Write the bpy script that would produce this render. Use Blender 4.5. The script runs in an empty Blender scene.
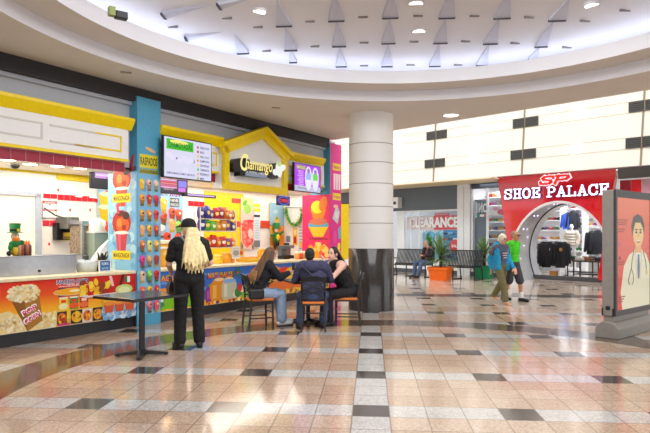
import bpy, bmesh, math, random
from mathutils import Vector, Matrix
random.seed(7)
PI = math.pi
SC = bpy.context.scene
COL = SC.collection
V = Vector

# ------------------------------------------------------------------ helpers
def lin(c):
    out = []
    for x in c[:3]:
        x = x / 255.0
        out.append(x / 12.92 if x <= 0.04045 else ((x + 0.055) / 1.055) ** 2.4)
    return (out[0], out[1], out[2], 1.0)

MATS = {}
def mat(name, c, rough=0.5, metal=0.0, emit=0.0, var=0.06, scale=14.0, trans=0.0, alpha=1.0, spec=0.5, coat=0.0):
    """A procedural principled material: base colour with a fine noise variation."""
    if name in MATS:
        return MATS[name]
    m = bpy.data.materials.new(name)
    m.use_nodes = True
    nt = m.node_tree
    b = nt.nodes['Principled BSDF']
    col = lin(c)
    b.inputs['Base Color'].default_value = col
    b.inputs['Roughness'].default_value = rough
    b.inputs['Metallic'].default_value = metal
    b.inputs['Specular IOR Level'].default_value = spec
    b.inputs['Transmission Weight'].default_value = trans
    b.inputs['Alpha'].default_value = alpha
    b.inputs['Coat Weight'].default_value = coat
    if emit:
        b.inputs['Emission Color'].default_value = col
        b.inputs['Emission Strength'].default_value = emit
    if var:
        tc = nt.nodes.new('ShaderNodeTexCoord')
        nz = nt.nodes.new('ShaderNodeTexNoise')
        nz.inputs['Scale'].default_value = scale
        nz.inputs['Detail'].default_value = 4
        nt.links.new(tc.outputs['Object'], nz.inputs['Vector'])
        rp = nt.nodes.new('ShaderNodeValToRGB')
        rp.color_ramp.elements[0].position = 0.3
        rp.color_ramp.elements[1].position = 0.7
        rp.color_ramp.elements[0].color = tuple(x * (1 - var) for x in col[:3]) + (1,)
        rp.color_ramp.elements[1].color = tuple(min(1, x * (1 + var)) for x in col[:3]) + (1,)
        nt.links.new(nz.outputs['Fac'], rp.inputs['Fac'])
        nt.links.new(rp.outputs['Color'], b.inputs['Base Color'])
    MATS[name] = m
    return m

def ink(c, emit=0.0, rough=0.45):
    """A flat printing ink (or a lit screen colour when emit > 0)."""
    c = tuple(int(round(x / 5.0) * 5) for x in c)
    m = mat('ink_%d_%d_%d_%d' % (c + (int(emit * 10),)), c, rough=rough, emit=emit, var=0)
    if emit:            # a lit screen or tube: black when switched off
        m.node_tree.nodes['Principled BSDF'].inputs['Base Color'].default_value = (.01, .01, .012, 1)
    return m

class MB:
    """Collects shapes and links them as ONE mesh object."""
    def __init__(self):
        self.v = []; self.f = []; self.m = []; self.sm = []; self.mats = []
    def mi(self, m):
        if m is None: return 0
        if m not in self.mats: self.mats.append(m)
        return self.mats.index(m)
    def add(self, vs, fs, m=None, smooth=False, M=None):
        b = len(self.v)
        if M is not None: vs = [M @ V(p) for p in vs]
        self.v.extend(tuple(p) for p in vs)
        k = self.mi(m)
        for f in fs:
            self.f.append([b + i for i in f]); self.m.append(k); self.sm.append(smooth)
    def box(self, c, s, m=None, rz=0.0, M=None):
        x, y, z = s[0] / 2, s[1] / 2, s[2] / 2
        vs = [V((a * x, b * y, d * z)) for d in (-1, 1) for b in (-1, 1) for a in (-1, 1)]
        R = Matrix.Translation(V(c)) @ Matrix.Rotation(rz, 4, 'Z')
        if M is not None: R = Matrix.Translation(V(c)) @ M.to_4x4()
        self.add([R @ p for p in vs], [(0, 2, 3, 1), (4, 5, 7, 6), (0, 1, 5, 4), (2, 6, 7, 3), (0, 4, 6, 2), (1, 3, 7, 5)], m)
    def bx(self, x0, x1, y0, y1, z0, z1, m=None):
        self.box(((x0 + x1) / 2, (y0 + y1) / 2, (z0 + z1) / 2), (abs(x1 - x0), abs(y1 - y0), abs(z1 - z0)), m)
    def bar(self, p0, p1, w, d=None, m=None, up=(0, 0, 1)):
        """A rectangular bar from p0 to p1, w wide, d thick."""
        d = w if d is None else d
        p0, p1 = V(p0), V(p1); a = (p1 - p0).normalized(); u = V(up)
        if abs(a.dot(u)) > 0.98: u = V((0, 1, 0))
        s = a.cross(u).normalized(); t = s.cross(a)
        vs = []
        for p in (p0, p1):
            for i, j in ((-1, -1), (1, -1), (1, 1), (-1, 1)):
                vs.append(p + s * (i * w / 2) + t * (j * d / 2))
        self.add(vs, [(3, 2, 1, 0), (4, 5, 6, 7), (0, 1, 5, 4), (1, 2, 6, 5), (2, 3, 7, 6), (3, 0, 4, 7)], m)
    def rings(self, rings, m=None, smooth=True, cap=True, closed=False):
        n = len(rings[0]); vs = [p for r in rings for p in r]; fs = []
        R = len(rings)
        for i in range(R if closed else R - 1):
            j = (i + 1) % R
            for k in range(n):
                l = (k + 1) % n
                fs.append((i * n + k, i * n + l, j * n + l, j * n + k))
        self.add(vs, fs, m, smooth)
        if cap and not closed:
            self.add(rings[0], [tuple(range(n - 1, -1, -1))], m)
            self.add(rings[-1], [tuple(range(n))], m)
    def lathe(self, prof, c=(0, 0, 0), m=None, n=24, smooth=True, cap=True):
        rs = [[(c[0] + r * math.cos(2 * PI * k / n), c[1] + r * math.sin(2 * PI * k / n), c[2] + z) for k in range(n)] for r, z in prof]
        self.rings(rs, m, smooth, cap)
    def tube(self, pts, r, m=None, n=8, cap=True, smooth=True):
        pts = [V(p) for p in pts]; rs = []
        rad = r if isinstance(r, (list, tuple)) else [r] * len(pts)
        ref = None
        for i, p in enumerate(pts):
            a = (pts[min(i + 1, len(pts) - 1)] - pts[max(i - 1, 0)])
            if a.length < 1e-9: a = V((0, 0, 1))
            a.normalize()
            if ref is None:
                ref = V((0, 0, 1)) if abs(a.z) < 0.9 else V((1, 0, 0))
            s = a.cross(ref)
            if s.length < 1e-6: s = a.cross(V((0, 1, 0)))
            s.normalize(); t = a.cross(s).normalized(); ref = -t if t.dot(ref) < 0 else t
            ref = V(ref)
            rs.append([p + (s * math.cos(2 * PI * k / n) + t * math.sin(2 * PI * k / n)) * rad[i] for k in range(n)])
        self.rings(rs, m, smooth, cap)
    def capsule(self, p0, p1, r0, r1, m=None, n=14, flat=1.0, side=None):
        """Closed tapered capsule; flat squeezes it across `side`'s normal."""
        p0, p1 = V(p0), V(p1); a = p1 - p0
        L = a.length
        if L < 1e-6: a = V((0, 0, 1))
        a.normalize()
        ref = V(side) if side else (V((1, 0, 0)) if abs(a.x) < 0.9 else V((0, 1, 0)))
        s = (ref - a * ref.dot(a)).normalized(); t = a.cross(s)
        rs = []
        prof = [(p0, -math.cos(q) * r0, math.sin(q) * r0) for q in (0.12, 0.6, 1.1)] + [(p0, 0, r0), (p1, 0, r1)] + [(p1, math.cos(q) * r1, math.sin(q) * r1) for q in (1.1, 0.6, 0.12)]
        for p, d, rr in prof:
            rs.append([p + a * d + s * (rr * math.cos(2 * PI * k / n)) + t * (rr * flat * math.sin(2 * PI * k / n)) for k in range(n)])
        self.rings(rs, m, True, True)
    def ell(self, c, r, m=None, R=None, n=16, h=10):
        rs = []
        R = R if R is not None else Matrix.Identity(3)
        for i in range(h + 1):
            q = 0.06 + (PI - 0.12) * i / h
            rs.append([V(c) + R @ V((r[0] * math.sin(q) * math.cos(2 * PI * k / n), r[1] * math.sin(q) * math.sin(2 * PI * k / n), -r[2] * math.cos(q))) for k in range(n)])
        self.rings(rs, m, True, True)
    def prism(self, poly, y0, y1, m=None, smooth=False):
        """A polygon in the x-z plane given thickness from y0 (front) to y1."""
        n = len(poly)
        f = [(x, y0, z) for x, z in poly]; b = [(x, y1, z) for x, z in poly]
        self.add(f + b, [tuple(range(n)), tuple(range(2 * n - 1, n - 1, -1))] + [(i, i + n, (i + 1) % n + n, (i + 1) % n) for i in range(n)], m, smooth)
    def sweep_x(self, prof, x0, x1, m=None):
        """A (y, z) profile drawn out along x."""
        n = len(prof)
        a = [(x0, y, z) for y, z in prof]; b = [(x1, y, z) for y, z in prof]
        self.add(a + b, [tuple(range(n)), tuple(range(2 * n - 1, n - 1, -1))] + [(i, i + n, (i + 1) % n + n, (i + 1) % n) for i in range(n)], m)
    def mesh(self, name):
        me = bpy.data.meshes.new(name)
        me.from_pydata([tuple(p) for p in self.v], [], self.f)
        for m in self.mats: me.materials.append(m)
        me.polygons.foreach_set('material_index', self.m)
        me.polygons.foreach_set('use_smooth', self.sm)
        bm = bmesh.new(); bm.from_mesh(me)
        bmesh.ops.recalc_face_normals(bm, faces=[f for f in bm.faces])
        bm.to_mesh(me); bm.free()
        me.update()
        return me
    def build(self, name, parent=None, m=None, bevel=0.0, loc=None, rz=0.0, label=None):
        if m is not None:
            self.mats = [m] if not self.mats else self.mats
        me = self.mesh(name) if not getattr(self, 'flatprint', False) else self.mesh_raw(name)
        o = bpy.data.objects.new(name, me); COL.objects.link(o)
        if parent is not None: o.parent = parent
        if loc: o.location = loc
        o.rotation_euler.z = rz
        if bevel:
            b = o.modifiers.new('bevel', 'BEVEL'); b.width = bevel; b.segments = 2; b.limit_method = 'ANGLE'
        if label: o['label'] = label
        return o
    def mesh_raw(self, name):
        me = bpy.data.meshes.new(name)
        me.from_pydata([tuple(p) for p in self.v], [], self.f)
        for m in self.mats: me.materials.append(m)
        me.polygons.foreach_set('material_index', self.m)
        me.update()
        return me
    def remesh(self, name, parent, m, voxel=0.012, smooth=4, noise=0.0):
        """Fuses everything collected so far into one continuous skin."""
        me = self.mesh(name + '_raw')
        o = bpy.data.objects.new(name + '_raw', me); COL.objects.link(o)
        r = o.modifiers.new('r', 'REMESH'); r.mode = 'VOXEL'; r.voxel_size = voxel; r.use_smooth_shade = True
        if smooth:
            s = o.modifiers.new('s', 'SMOOTH'); s.factor = 0.5; s.iterations = smooth
        dg = bpy.context.evaluated_depsgraph_get(); dg.update()
        me2 = bpy.data.meshes.new_from_object(o.evaluated_get(dg), depsgraph=dg)
        bpy.data.objects.remove(o); bpy.data.meshes.remove(me)
        me2.name = name
        me2.materials.clear(); me2.materials.append(m)
        me2.polygons.foreach_set('material_index', [0] * len(me2.polygons))
        me2.polygons.foreach_set('use_smooth', [True] * len(me2.polygons))
        if noise:
            for v in me2.vertices:
                p = v.co
                d = math.sin(p.z * 47 + p.x * 21) * math.sin(p.x * 39 + p.y * 33 + 1) + 0.6 * math.sin(p.z * 90 - p.y * 50)
                v.co = p + v.normal * (noise * d)
        me2.update()
        ob = bpy.data.objects.new(name, me2); COL.objects.link(ob)
        if parent is not None: ob.parent = parent
        return ob

TXT = {}
def text_geo(s, bold=0.0):
    k = (s, bold)
    if k not in TXT:
        cu = bpy.data.curves.new('t', 'FONT'); cu.body = s; cu.offset = bold; cu.resolution_u = 3
        o = bpy.data.objects.new('t', cu); COL.objects.link(o)
        dg = bpy.context.evaluated_depsgraph_get(); dg.update()
        me = bpy.data.meshes.new_from_object(o.evaluated_get(dg), depsgraph=dg)
        vs = [(v.co.x, v.co.y) for v in me.vertices]; fs = [tuple(p.vertices) for p in me.polygons]
        bpy.data.objects.remove(o); bpy.data.curves.remove(cu); bpy.data.meshes.remove(me)
        x0 = min(a for a, b in vs); x1 = max(a for a, b in vs); y0 = min(b for a, b in vs); y1 = max(b for a, b in vs)
        TXT[k] = ([((a - x0) / (x1 - x0), (b - y0) / (y1 - y0)) for a, b in vs], fs)
    return TXT[k]

class Art(MB):
    """A printed sheet: coloured shapes in a plane (local x right, z up, facing -y), each layer a hair in front of the last."""
    flatprint = True
    def __init__(self, y=0.0, emit=0.0, step=0.00015):
        super().__init__(); self.y = y; self.emit = emit; self.step = step; self.k = 1
        self.o = V((0, 0, 0)); self.ux = V((1, 0, 0)); self.n = V((0, -1, 0))
    xf = None
    def at(self, x, z):
        if self.xf:
            c_, sx, sz, xm = self.xf; x = min(xm, max(0, c_ + (x - c_) * sx)); z *= sz
        return self.o + self.ux * x + V((0, 0, z)) + self.n * (self.k * self.step) + V((0, self.y, 0))
    def poly(self, pts, c, emit=None):
        m = c if isinstance(c, bpy.types.Material) else ink(c, self.emit if emit is None else emit)
        a = sum(pts[i][0] * pts[(i + 1) % len(pts)][1] - pts[(i + 1) % len(pts)][0] * pts[i][1] for i in range(len(pts)))
        if a < 0: pts = pts[::-1]
        self.add([self.at(x, z) for x, z in pts], [tuple(range(len(pts)))], m)
        self.k += 1
    def group(self, list_of_polys, c, emit=None):
        k = self.k
        for p in list_of_polys:
            self.k = k; self.poly(p, c, emit)
        self.k = k + 1
    def rect(self, x0, z0, x1, z1, c, emit=None):
        self.poly([(min(x0, x1), min(z0, z1)), (max(x0, x1), min(z0, z1)), (max(x0, x1), max(z0, z1)), (min(x0, x1), max(z0, z1))], c, emit)
    def ell2(self, x, z, rx, rz, c, n=14, rot=0.0, emit=None):
        self.poly([(x + rx * math.cos(2 * PI * k / n) * math.cos(rot) - rz * math.sin(2 * PI * k / n) * math.sin(rot), z + rx * math.cos(2 * PI * k / n) * math.sin(rot) + rz * math.sin(2 * PI * k / n) * math.cos(rot)) for k in range(n)], c, emit)
    def text(self, s, x0, z0, x1, h, c, bold=0.02, rot=0.0, shear=0.0, emit=None):
        """s fitted between x0 and x1 with its foot at z0, h tall, turned by rot about its foot."""
        vs, fs = text_geo(s, bold)
        m = ink(c, self.emit if emit is None else emit); w = x1 - x0
        out = []
        for a, b in vs:
            dx, dz = a * w + b * h * shear, b * h
            out.append(self.at(x0 + dx * math.cos(rot) - dz * math.sin(rot), z0 + dx * math.sin(rot) + dz * math.cos(rot)))
        self.add(out, fs, m); self.k += 1
    def dots(self, n, x0, z0, x1, z1, r, cols):
        k = self.k
        for i in range(n):
            self.k = k + i % 3
            rr = r * random.uniform(0.6, 1.2)
            self.ell2(random.uniform(x0, x1), random.uniform(z0, z1), rr, rr * random.uniform(.7, 1), random.choice(cols), n=7, rot=random.uniform(0, 3))
        self.k = k + 4

def tag(o, label=None, cat=None, group=None, kind=None):
    if label: o['label'] = label
    if cat: o['category'] = cat
    if group: o['group'] = group
    if kind: o['kind'] = kind
    return o

def thing(name, label, cat, loc=(0, 0, 0), rz=0.0, group=None):
    o = bpy.data.objects.new(name, None); COL.objects.link(o)
    o.empty_display_size = 0.1
    o.location = loc; o.rotation_euler = (0, 0, rz)
    return tag(o, label, cat, group)

def struct(name, mb, m=None, parent=None, loc=None, rz=0.0, bevel=0.0):
    o = mb.build(name, parent, m, bevel, loc, rz)
    if parent is None: o['kind'] = 'structure'
    return o

def dup(o, loc=None, rz=None, label=None, group=None, parent=None):
    """A copy of a thing with copies of its parts and sub-parts."""
    c = o.copy(); COL.objects.link(c)
    if parent is not None: c.parent = parent
    for ch in list(o.children): dup(ch, parent=c)
    if loc is not None: c.location = loc
    if rz is not None: c.rotation_euler.z = rz
    if label: c['label'] = label
    if group: c['group'] = group
    return c

# ------------------------------------------------------------------ the lie of the land
# The mall hall: the food stalls stand along line A, the far shop fronts along line B.
EYE, FOC, U0, V0 = 1.55, 565.0, 325.0, 235.0
AA = math.atan2(.838, .545)          # direction of the food stalls
AB = math.atan2(-.692, .722)         # direction of the far shop fronts
def frame(a, s, y, z=0.0):
    return (s * math.cos(a) - y * math.sin(a), s * math.sin(a) + y * math.cos(a), z)
def WA(s, y, z=0.0): return frame(AA, s, y, z)
def WB(s, y, z=0.0): return frame(AB, s, y, z)
def on_plane(a, u, v, y):
    X, Z = (u - U0) / FOC, (V0 - v) / FOC
    lx, ly = X * math.cos(a) + math.sin(a), -X * math.sin(a) + math.cos(a)
    return lx * y / ly, EYE + Z * y / ly
def pa(u, v, y=7.9): return on_plane(AA, u, v, y)       # a sight line's meeting point with a plane along A: (s, z)
def pb(u, v, y=17.82): return on_plane(AB, u, v, y)
def pf(u, v, z=0.0):                                    # ... with a level plane
    t = (z - EYE) * FOC / (V0 - v)
    return ((u - U0) / FOC * t, t, z)
def pd(u, v, Y): return ((u - U0) / FOC * Y, Y, EYE + (V0 - v) / FOC * Y)

# shared materials
M_white = mat('white_paint', (238, 236, 230), .45)
M_yellow = mat('yellow_paint', (255, 220, 0), .4)
M_black = mat('black_metal', (24, 24, 27), .35, spec=.5)
M_dark = mat('dark_plastic', (18, 18, 20), .4)
M_steel = mat('stainless_steel', (190, 192, 195), .28, 1.0)
M_chrome = mat('chrome', (215, 217, 220), .15, 1.0)
M_red = mat('red_tile', (165, 20, 55), .3)
M_redb = mat('bright_red_tile', (225, 20, 35), .3)
M_blue = mat('pillar_blue', (84, 168, 205), .45)
M_pink = mat('pillar_pink', (232, 45, 150), .45)
M_orangewood = mat('orange_wood', (228, 124, 45), .35, var=.12, scale=9)
def pane_mat(name, tint, f0):
    """Thin clear sheet: lets light through, mirrors a little more at grazing angles."""
    m = bpy.data.materials.new(name); m.use_nodes = True; nt = m.node_tree
    for n in list(nt.nodes): nt.nodes.remove(n)
    out = nt.nodes.new('ShaderNodeOutputMaterial'); mx = nt.nodes.new('ShaderNodeMixShader')
    tr = nt.nodes.new('ShaderNodeBsdfTransparent'); gl = nt.nodes.new('ShaderNodeBsdfGlossy'); fr = nt.nodes.new('ShaderNodeLayerWeight'); pw = nt.nodes.new('ShaderNodeMath'); pw.operation = 'POWER'; pw.inputs[1].default_value = 3.0; sc = nt.nodes.new('ShaderNodeMath'); sc.operation = 'MULTIPLY_ADD'; sc.inputs[1].default_value = f0; sc.inputs[2].default_value = .012
    tr.inputs[0].default_value = lin(tint); gl.inputs['Roughness'].default_value = .02; fr.inputs[0].default_value = .5
    nt.links.new(fr.outputs['Facing'], pw.inputs[0]); nt.links.new(pw.outputs[0], sc.inputs[0]); nt.links.new(sc.outputs[0], mx.inputs[0]); nt.links.new(tr.outputs[0], mx.inputs[1]); nt.links.new(gl.outputs[0], mx.inputs[2]); nt.links.new(mx.outputs[0], out.inputs[0])
    return m
M_glass = pane_mat('clear_glass', (250, 252, 253), .35)
M_glass2 = pane_mat('poster_glass', (253, 253, 253), .06)
def lamp_mat(k, c=(255, 250, 240)): return mat('lamp_glow_%d_%d_%d_%d' % (int(k * 10), c[0], c[1], c[2]), c, emit=k, var=0)

# ------------------------------------------------------------------ the floor
def floor_material():
    m = bpy.data.materials.new('terrazzo_tile_floor'); m.use_nodes = True
    nt = m.node_tree; b = nt.nodes['Principled BSDF']
    L = nt.links.new
    def mth(op, *a):
        n = nt.nodes.new('ShaderNodeMath'); n.operation = op
        for i, x in enumerate(a):
            if isinstance(x, (int, float)): n.inputs[i].default_value = x
            else: L(x, n.inputs[i])
        return n.outputs[0]
    def mix(f, a, b_):
        n = nt.nodes.new('ShaderNodeMix'); n.data_type = 'RGBA'
        if isinstance(f, (int, float)): n.inputs[0].default_value = f
        else: L(f, n.inputs[0])
        for s, x in ((6, a), (7, b_)):
            if isinstance(x, tuple): n.inputs[s].default_value = x
            else: L(x, n.inputs[s])
        return n.outputs[2]
    tc = nt.nodes.new('ShaderNodeTexCoord'); sp = nt.nodes.new('ShaderNodeSeparateXYZ'); L(tc.outputs['Object'], sp.inputs[0])
    X, Y = sp.outputs[0], sp.outputs[1]
    xp = mth('SUBTRACT', mth('MULTIPLY', X, .9967), mth('MULTIPLY', Y, .081))
    yp = mth('ADD', mth('MULTIPLY', X, .081), mth('MULTIPLY', Y, .9967))
    T = .3215
    tx = mth('DIVIDE', mth('ADD', xp, T / 2), T); ty = mth('DIVIDE', mth('ADD', yp, -5.0 + T / 2), T)
    i, j = mth('FLOOR', tx), mth('FLOOR', ty)
    fx, fy = mth('FRACT', tx), mth('FRACT', ty)
    edge = mth('MINIMUM', mth('MINIMUM', fx, mth('SUBTRACT', 1.0, fx)), mth('MINIMUM', fy, mth('SUBTRACT', 1.0, fy)))
    grout = mth('LESS_THAN', edge, .02)
    i4 = mth('LESS_THAN', mth('FLOORED_MODULO', i, 4.0), .5); j4 = mth('LESS_THAN', mth('FLOORED_MODULO', j, 4.0), .5)
    i0 = mth('LESS_THAN', mth('ABSOLUTE', i), .5)
    dark = mth('MULTIPLY', i4, j4); band = mth('MAXIMUM', j4, i0)
    cb = nt.nodes.new('ShaderNodeCombineXYZ'); L(i, cb.inputs[0]); L(j, cb.inputs[1])
    wn = nt.nodes.new('ShaderNodeTexWhiteNoise'); L(cb.outputs[0], wn.inputs[0])
    base = mix(wn.outputs['Value'], lin((198, 174, 154)), lin((182, 153, 130)))
    col = mix(band, base, lin((194, 191, 188)))
    col = mix(dark, col, lin((70, 62, 60)))
    dx = mth('SUBTRACT', X, .95); dy = mth('SUBTRACT', Y, 5.65)
    r = mth('SQRT', mth('ADD', mth('MULTIPLY', dx, dx), mth('MULTIPLY', dy, dy)))
    ring = mth('MULTIPLY', mth('GREATER_THAN', r, 4.02), mth('LESS_THAN', r, 4.66))
    col = mix(ring, col, mix(wn.outputs['Value'], lin((112, 94, 80)), lin((98, 83, 74))))
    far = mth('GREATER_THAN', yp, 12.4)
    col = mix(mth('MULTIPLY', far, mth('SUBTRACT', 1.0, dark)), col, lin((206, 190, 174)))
    st = mth('MULTIPLY', mth('GREATER_THAN', yp, 14.4), mth('LESS_THAN', yp, 15.05))
    col = mix(st, col, lin((100, 92, 90)))
    # speckle of the polished stone
    vo = nt.nodes.new('ShaderNodeTexVoronoi'); vo.inputs['Scale'].default_value = 75; L(tc.outputs['Object'], vo.inputs['Vector'])
    sv = nt.nodes.new('ShaderNodeSeparateColor'); L(vo.outputs['Color'], sv.inputs[0])
    hs = nt.nodes.new('ShaderNodeHueSaturation'); L(col, hs.inputs['Color'])
    L(mth('ADD', .74, mth('MULTIPLY', sv.outputs[0], .48)), hs.inputs['Value'])
    col = mix(mth('MULTIPLY', grout, .6), hs.outputs[0], lin((110, 92, 80)))
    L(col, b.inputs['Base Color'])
    nz = nt.nodes.new('ShaderNodeTexNoise'); nz.inputs['Scale'].default_value = 1.6; L(tc.outputs['Object'], nz.inputs['Vector'])
    L(mth('ADD', .07, mth('MULTIPLY', nz.outputs['Fac'], .09)), b.inputs['Roughness'])
    b.inputs['Specular IOR Level'].default_value = .85
    return m
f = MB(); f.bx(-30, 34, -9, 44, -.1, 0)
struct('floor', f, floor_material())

# ------------------------------------------------------------------ the ceiling: flat soffit, stepped round opening, dome
M_soffit = mat('soffit_cream_plaster', (226, 222, 217), .7, var=.02, scale=2)
M_fascia = mat('fascia_white_plaster', (232, 232, 238), .6, var=.02, scale=2)
M_dome = mat('dome_white_plaster', (232, 233, 239), .7, var=.02, scale=2)
CX, CY = 1.1, 5.8
def edge_dist(a):
    d = V((math.cos(a), math.sin(a))); best = 60.0
    planes = []
    for n, c in (((-.838, .545), 8.05), ((.692, .722), 10.85), ((0, -1), 7.5), ((-1, 0), 24), ((1, 0), 20)):
        nn = V(n); k = nn.dot(d)
        if k > 1e-6: best = min(best, (c - nn.dot(V((CX, CY)))) / k)
    return best
angs = sorted(set([2 * PI * k / 160 for k in range(160)]))
def circ(r, z, a): return (CX + r * math.cos(a), CY + r * math.sin(a), z)
c = MB()
c.rings([[(CX + edge_dist(a) * math.cos(a), CY + edge_dist(a) * math.sin(a), 4.05) for a in angs], [circ(4.75, 4.05, a) for a in angs]], M_soffit, False, False)
c.rings([[circ(4.75, 4.05, a) for a in angs], [circ(4.75, 4.24, a) for a in angs]], M_fascia, True, False)
c.rings([[circ(4.75, 4.24, a) for a in angs], [circ(4.23, 4.24, a) for a in angs]], M_soffit, False, False)
c.rings([[circ(4.23, 4.24, a) for a in angs], [circ(4.23, 4.46, a) for a in angs], [circ(4.27, 4.46, a) for a in angs], [circ(4.27, 4.36, a) for a in angs], [circ(4.8, 4.36, a) for a in angs], [circ(4.8, 4.62, a) for a in angs]], M_fascia, False, False)
def dome_z(r): return 4.60 + .66 * (1 - (r / 4.8) ** 2)
c.rings([[circ(r, dome_z(r), a) for a in angs] for r in (4.8, 4.4, 4.0, 3.5, 3.0, 2.4, 1.8, 1.2, .6, .002)], M_dome, True, False)
# closed top over the soffit, so that no daylight leaks in
c.rings([[(CX + edge_dist(a) * math.cos(a), CY + edge_dist(a) * math.sin(a), 5.6) for a in angs], [circ(.05, 5.6, a) for a in angs]], M_fascia, False, True)
c.rings([[(CX + edge_dist(a) * math.cos(a), CY + edge_dist(a) * math.sin(a), z) for a in angs] for z in (4.05, 5.6)], M_fascia, False, False)
struct('ceiling', c)

def dome_hit(u, v):
    X, Z = (u - U0) / FOC, (V0 - v) / FOC
    lo, hi = 3.0, 14.0
    for _ in range(50):
        t = (lo + hi) / 2
        r = math.hypot(X * t - CX, t - CY)
        if EYE + Z * t < dome_z(r): lo = t
        else: hi = t
    return V((X * lo, lo, EYE + Z * lo))
M_fin = mat('dome_fin_white', (206, 210, 226), .6, var=.02)
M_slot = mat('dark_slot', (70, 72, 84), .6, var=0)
# triangular scoops pressed down from the dome: foot and tip of each, and half its width
scoops = [((336.3, 18.3), (334, -8), .15), ((390.2, 15.3), (392, -12), .15), ((446.8, 15.3), (453, -12), .15), ((502, 15.6), (511, -10), .15), ((557, 18), (570, -3), .15),
          ((339, 44), (336.8, 19.5), .14), ((388.5, 41), (390, 17), .14), ((440.3, 40.7), (446, 17), .14), ((490.3, 41.4), (500, 17.5), .14), ((541, 44.3), (554, 20.5), .12),
          ((341.3, 64.3), (339.6, 45.5), .12), ((387, 64.2), (388.3, 43), .12), ((434.8, 63.8), (439.5, 42.5), .12), ((481.8, 63), (489.5, 43), .12), ((533, 57), (540, 46), .09),
          ((284, 23.5), (276.5, -1), .15), ((290.8, 48), (285, 26.5), .13), ((293, 60), (291, 50), .08), ((243, 51), (234, 33), .12), ((163.5, 13.5), (213, 4), .10), ((186, 36.5), (222, 32), .08), ((219, 4), (256, -3), .10)]
for k, (p, q, hw) in enumerate(scoops):
    b0, t0 = dome_hit(*p), dome_hit(*q)
    d = (t0 - b0); d.z = 0; d.normalize(); s = V((-d.y, d.x, 0))
    drop = V((0, 0, -.05)); hw *= .85
    t = MB()
    A, B_, A2, B2, T_ = b0 + s * hw, b0 - s * hw, b0 + s * hw + drop, b0 - s * hw + drop, t0 + V((0, 0, .0))
    up = V((0, 0, .06))
    t.add([A + up, B_ + up, A2, B2, T_ + V((0, 0, -.005)), T_ + up], [(2, 3, 4), (0, 2, 4, 5), (3, 1, 5, 4), (0, 1, 3, 2), (0, 5, 1)], M_fin)
    o = t.build('ceiling_scoop'); tag(o, 'narrow white triangular scoop fin on the pale dome ceiling', 'ceiling fin', 'triangular fins of the dome ceiling')
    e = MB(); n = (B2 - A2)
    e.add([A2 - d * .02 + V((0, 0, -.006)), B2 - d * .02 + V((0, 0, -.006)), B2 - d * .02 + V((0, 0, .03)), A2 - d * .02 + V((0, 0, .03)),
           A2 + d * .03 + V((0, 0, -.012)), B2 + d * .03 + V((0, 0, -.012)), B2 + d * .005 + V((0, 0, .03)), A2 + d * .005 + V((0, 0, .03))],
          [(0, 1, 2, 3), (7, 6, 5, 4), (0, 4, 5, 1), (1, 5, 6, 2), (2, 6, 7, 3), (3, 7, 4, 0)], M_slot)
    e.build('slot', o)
for (u, v) in [(363, 16.6), (418, 15.5), (474.5, 15.5), (529, 16.8), (585, 20.5), (364, 42.2), (414, 41.2), (465.5, 41), (515, 42.8), (567, 47), (364, 65.3), (410.5, 64.5), (458, 64.5), (310, 21), (315, 46), (258, 26.6), (266.5, 50.5), (227, 17.8), (173, 26.5), (625, 10)]:
    p = dome_hit(u, v); t = MB(); t.box((0, 0, 0), (.15, .03, .03), mat('slot_grey', (135, 132, 135), .6, var=0))
    o = t.build('ceiling_slot', loc=tuple(p + V((0, 0, -.005)))); tag(o, 'small dark grey slot between the fins of the dome ceiling', 'ceiling slot', 'slots of the dome ceiling')
for (u, v, lab) in [(259, 11.5, 'round recessed lamp in the dome, alone beside the longest fin'), (419, 31, 'round recessed lamp in the dome between two columns of fins'), (592, 5, 'round recessed lamp in the dome near its bright rim'), (416, 3, 'round recessed lamp highest in the dome between the fins')]:
    p = dome_hit(u, v); o = thing('dome_downlight', lab, 'ceiling light', tuple(p), 0, 'dome downlights')
    t = MB(); t.lathe([(.10, .02), (.125, .02), (.125, -.02), (.10, -.02)], m=M_fascia, cap=False); t.build('trim_ring', o)
    t = MB(); t.lathe([(.02, -.008), (.10, -.008)], m=lamp_mat(2.2)); t.build('lens', o)

# the cove lamp: a strip of light lying behind the rim of the round opening
t = MB(); t.rings([[circ(4.4, 4.375, a) for a in angs], [circ(4.55, 4.375, a) for a in angs]], lamp_mat(3.0, (240, 243, 255)), False, False)
tag(t.build('cove_light_strip'), 'ring of bluish light lying in the cove round the dome', 'cove light')

# little camera on the rim, soffit vents and soffit lamp
p = pd(117, 14, 6.55)
o = thing('security_camera', 'small black and yellow camera mounted on the rim of the dome', 'camera', (p[0], p[1], p[2] - .06), .6)
t = MB(); t.box((.045, 0, .05), (.14, .09, .085), M_dark); t.build('body', o, bevel=.01)
t = MB(); t.box((-.06, 0, .075), (.07, .08, .10), mat('camera_bracket_green', (150, 165, 90), .5)); t.build('bracket', o)
for (u, v, lab) in [(126, 72, 'short grey soffit slot above the blue pillar'), (276, 107.5, 'short grey soffit slot above the gabled sign')]:
    X, Z = (u - U0) / FOC, (V0 - v) / FOC; tt = 2.5 / Z
    t = MB(); t.box((0, 0, 0), (.16, .05, .02), mat('vent_grey', (150, 138, 128), .5)); o = t.build('soffit_slot', loc=(X * tt, tt, 4.045), rz=.3)
    tag(o, lab, 'ceiling slot')
X, Z = (451 - U0) / FOC, (V0 - 114.8) / FOC; tt = 2.5 / Z
o = thing('soffit_downlight', 'round white lamp in the flat soffit beside the column', 'ceiling light', (X * tt, tt, 4.045))
t = MB(); t.lathe([(.02, -.004), (.15, -.004)], m=lamp_mat(2)); t.build('lens', o)
t = MB(); t.lathe([(.15, .0), (.185, .0), (.185, -.015), (.15, -.015)], m=M_fascia, cap=False); t.build('trim_ring', o)

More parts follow.
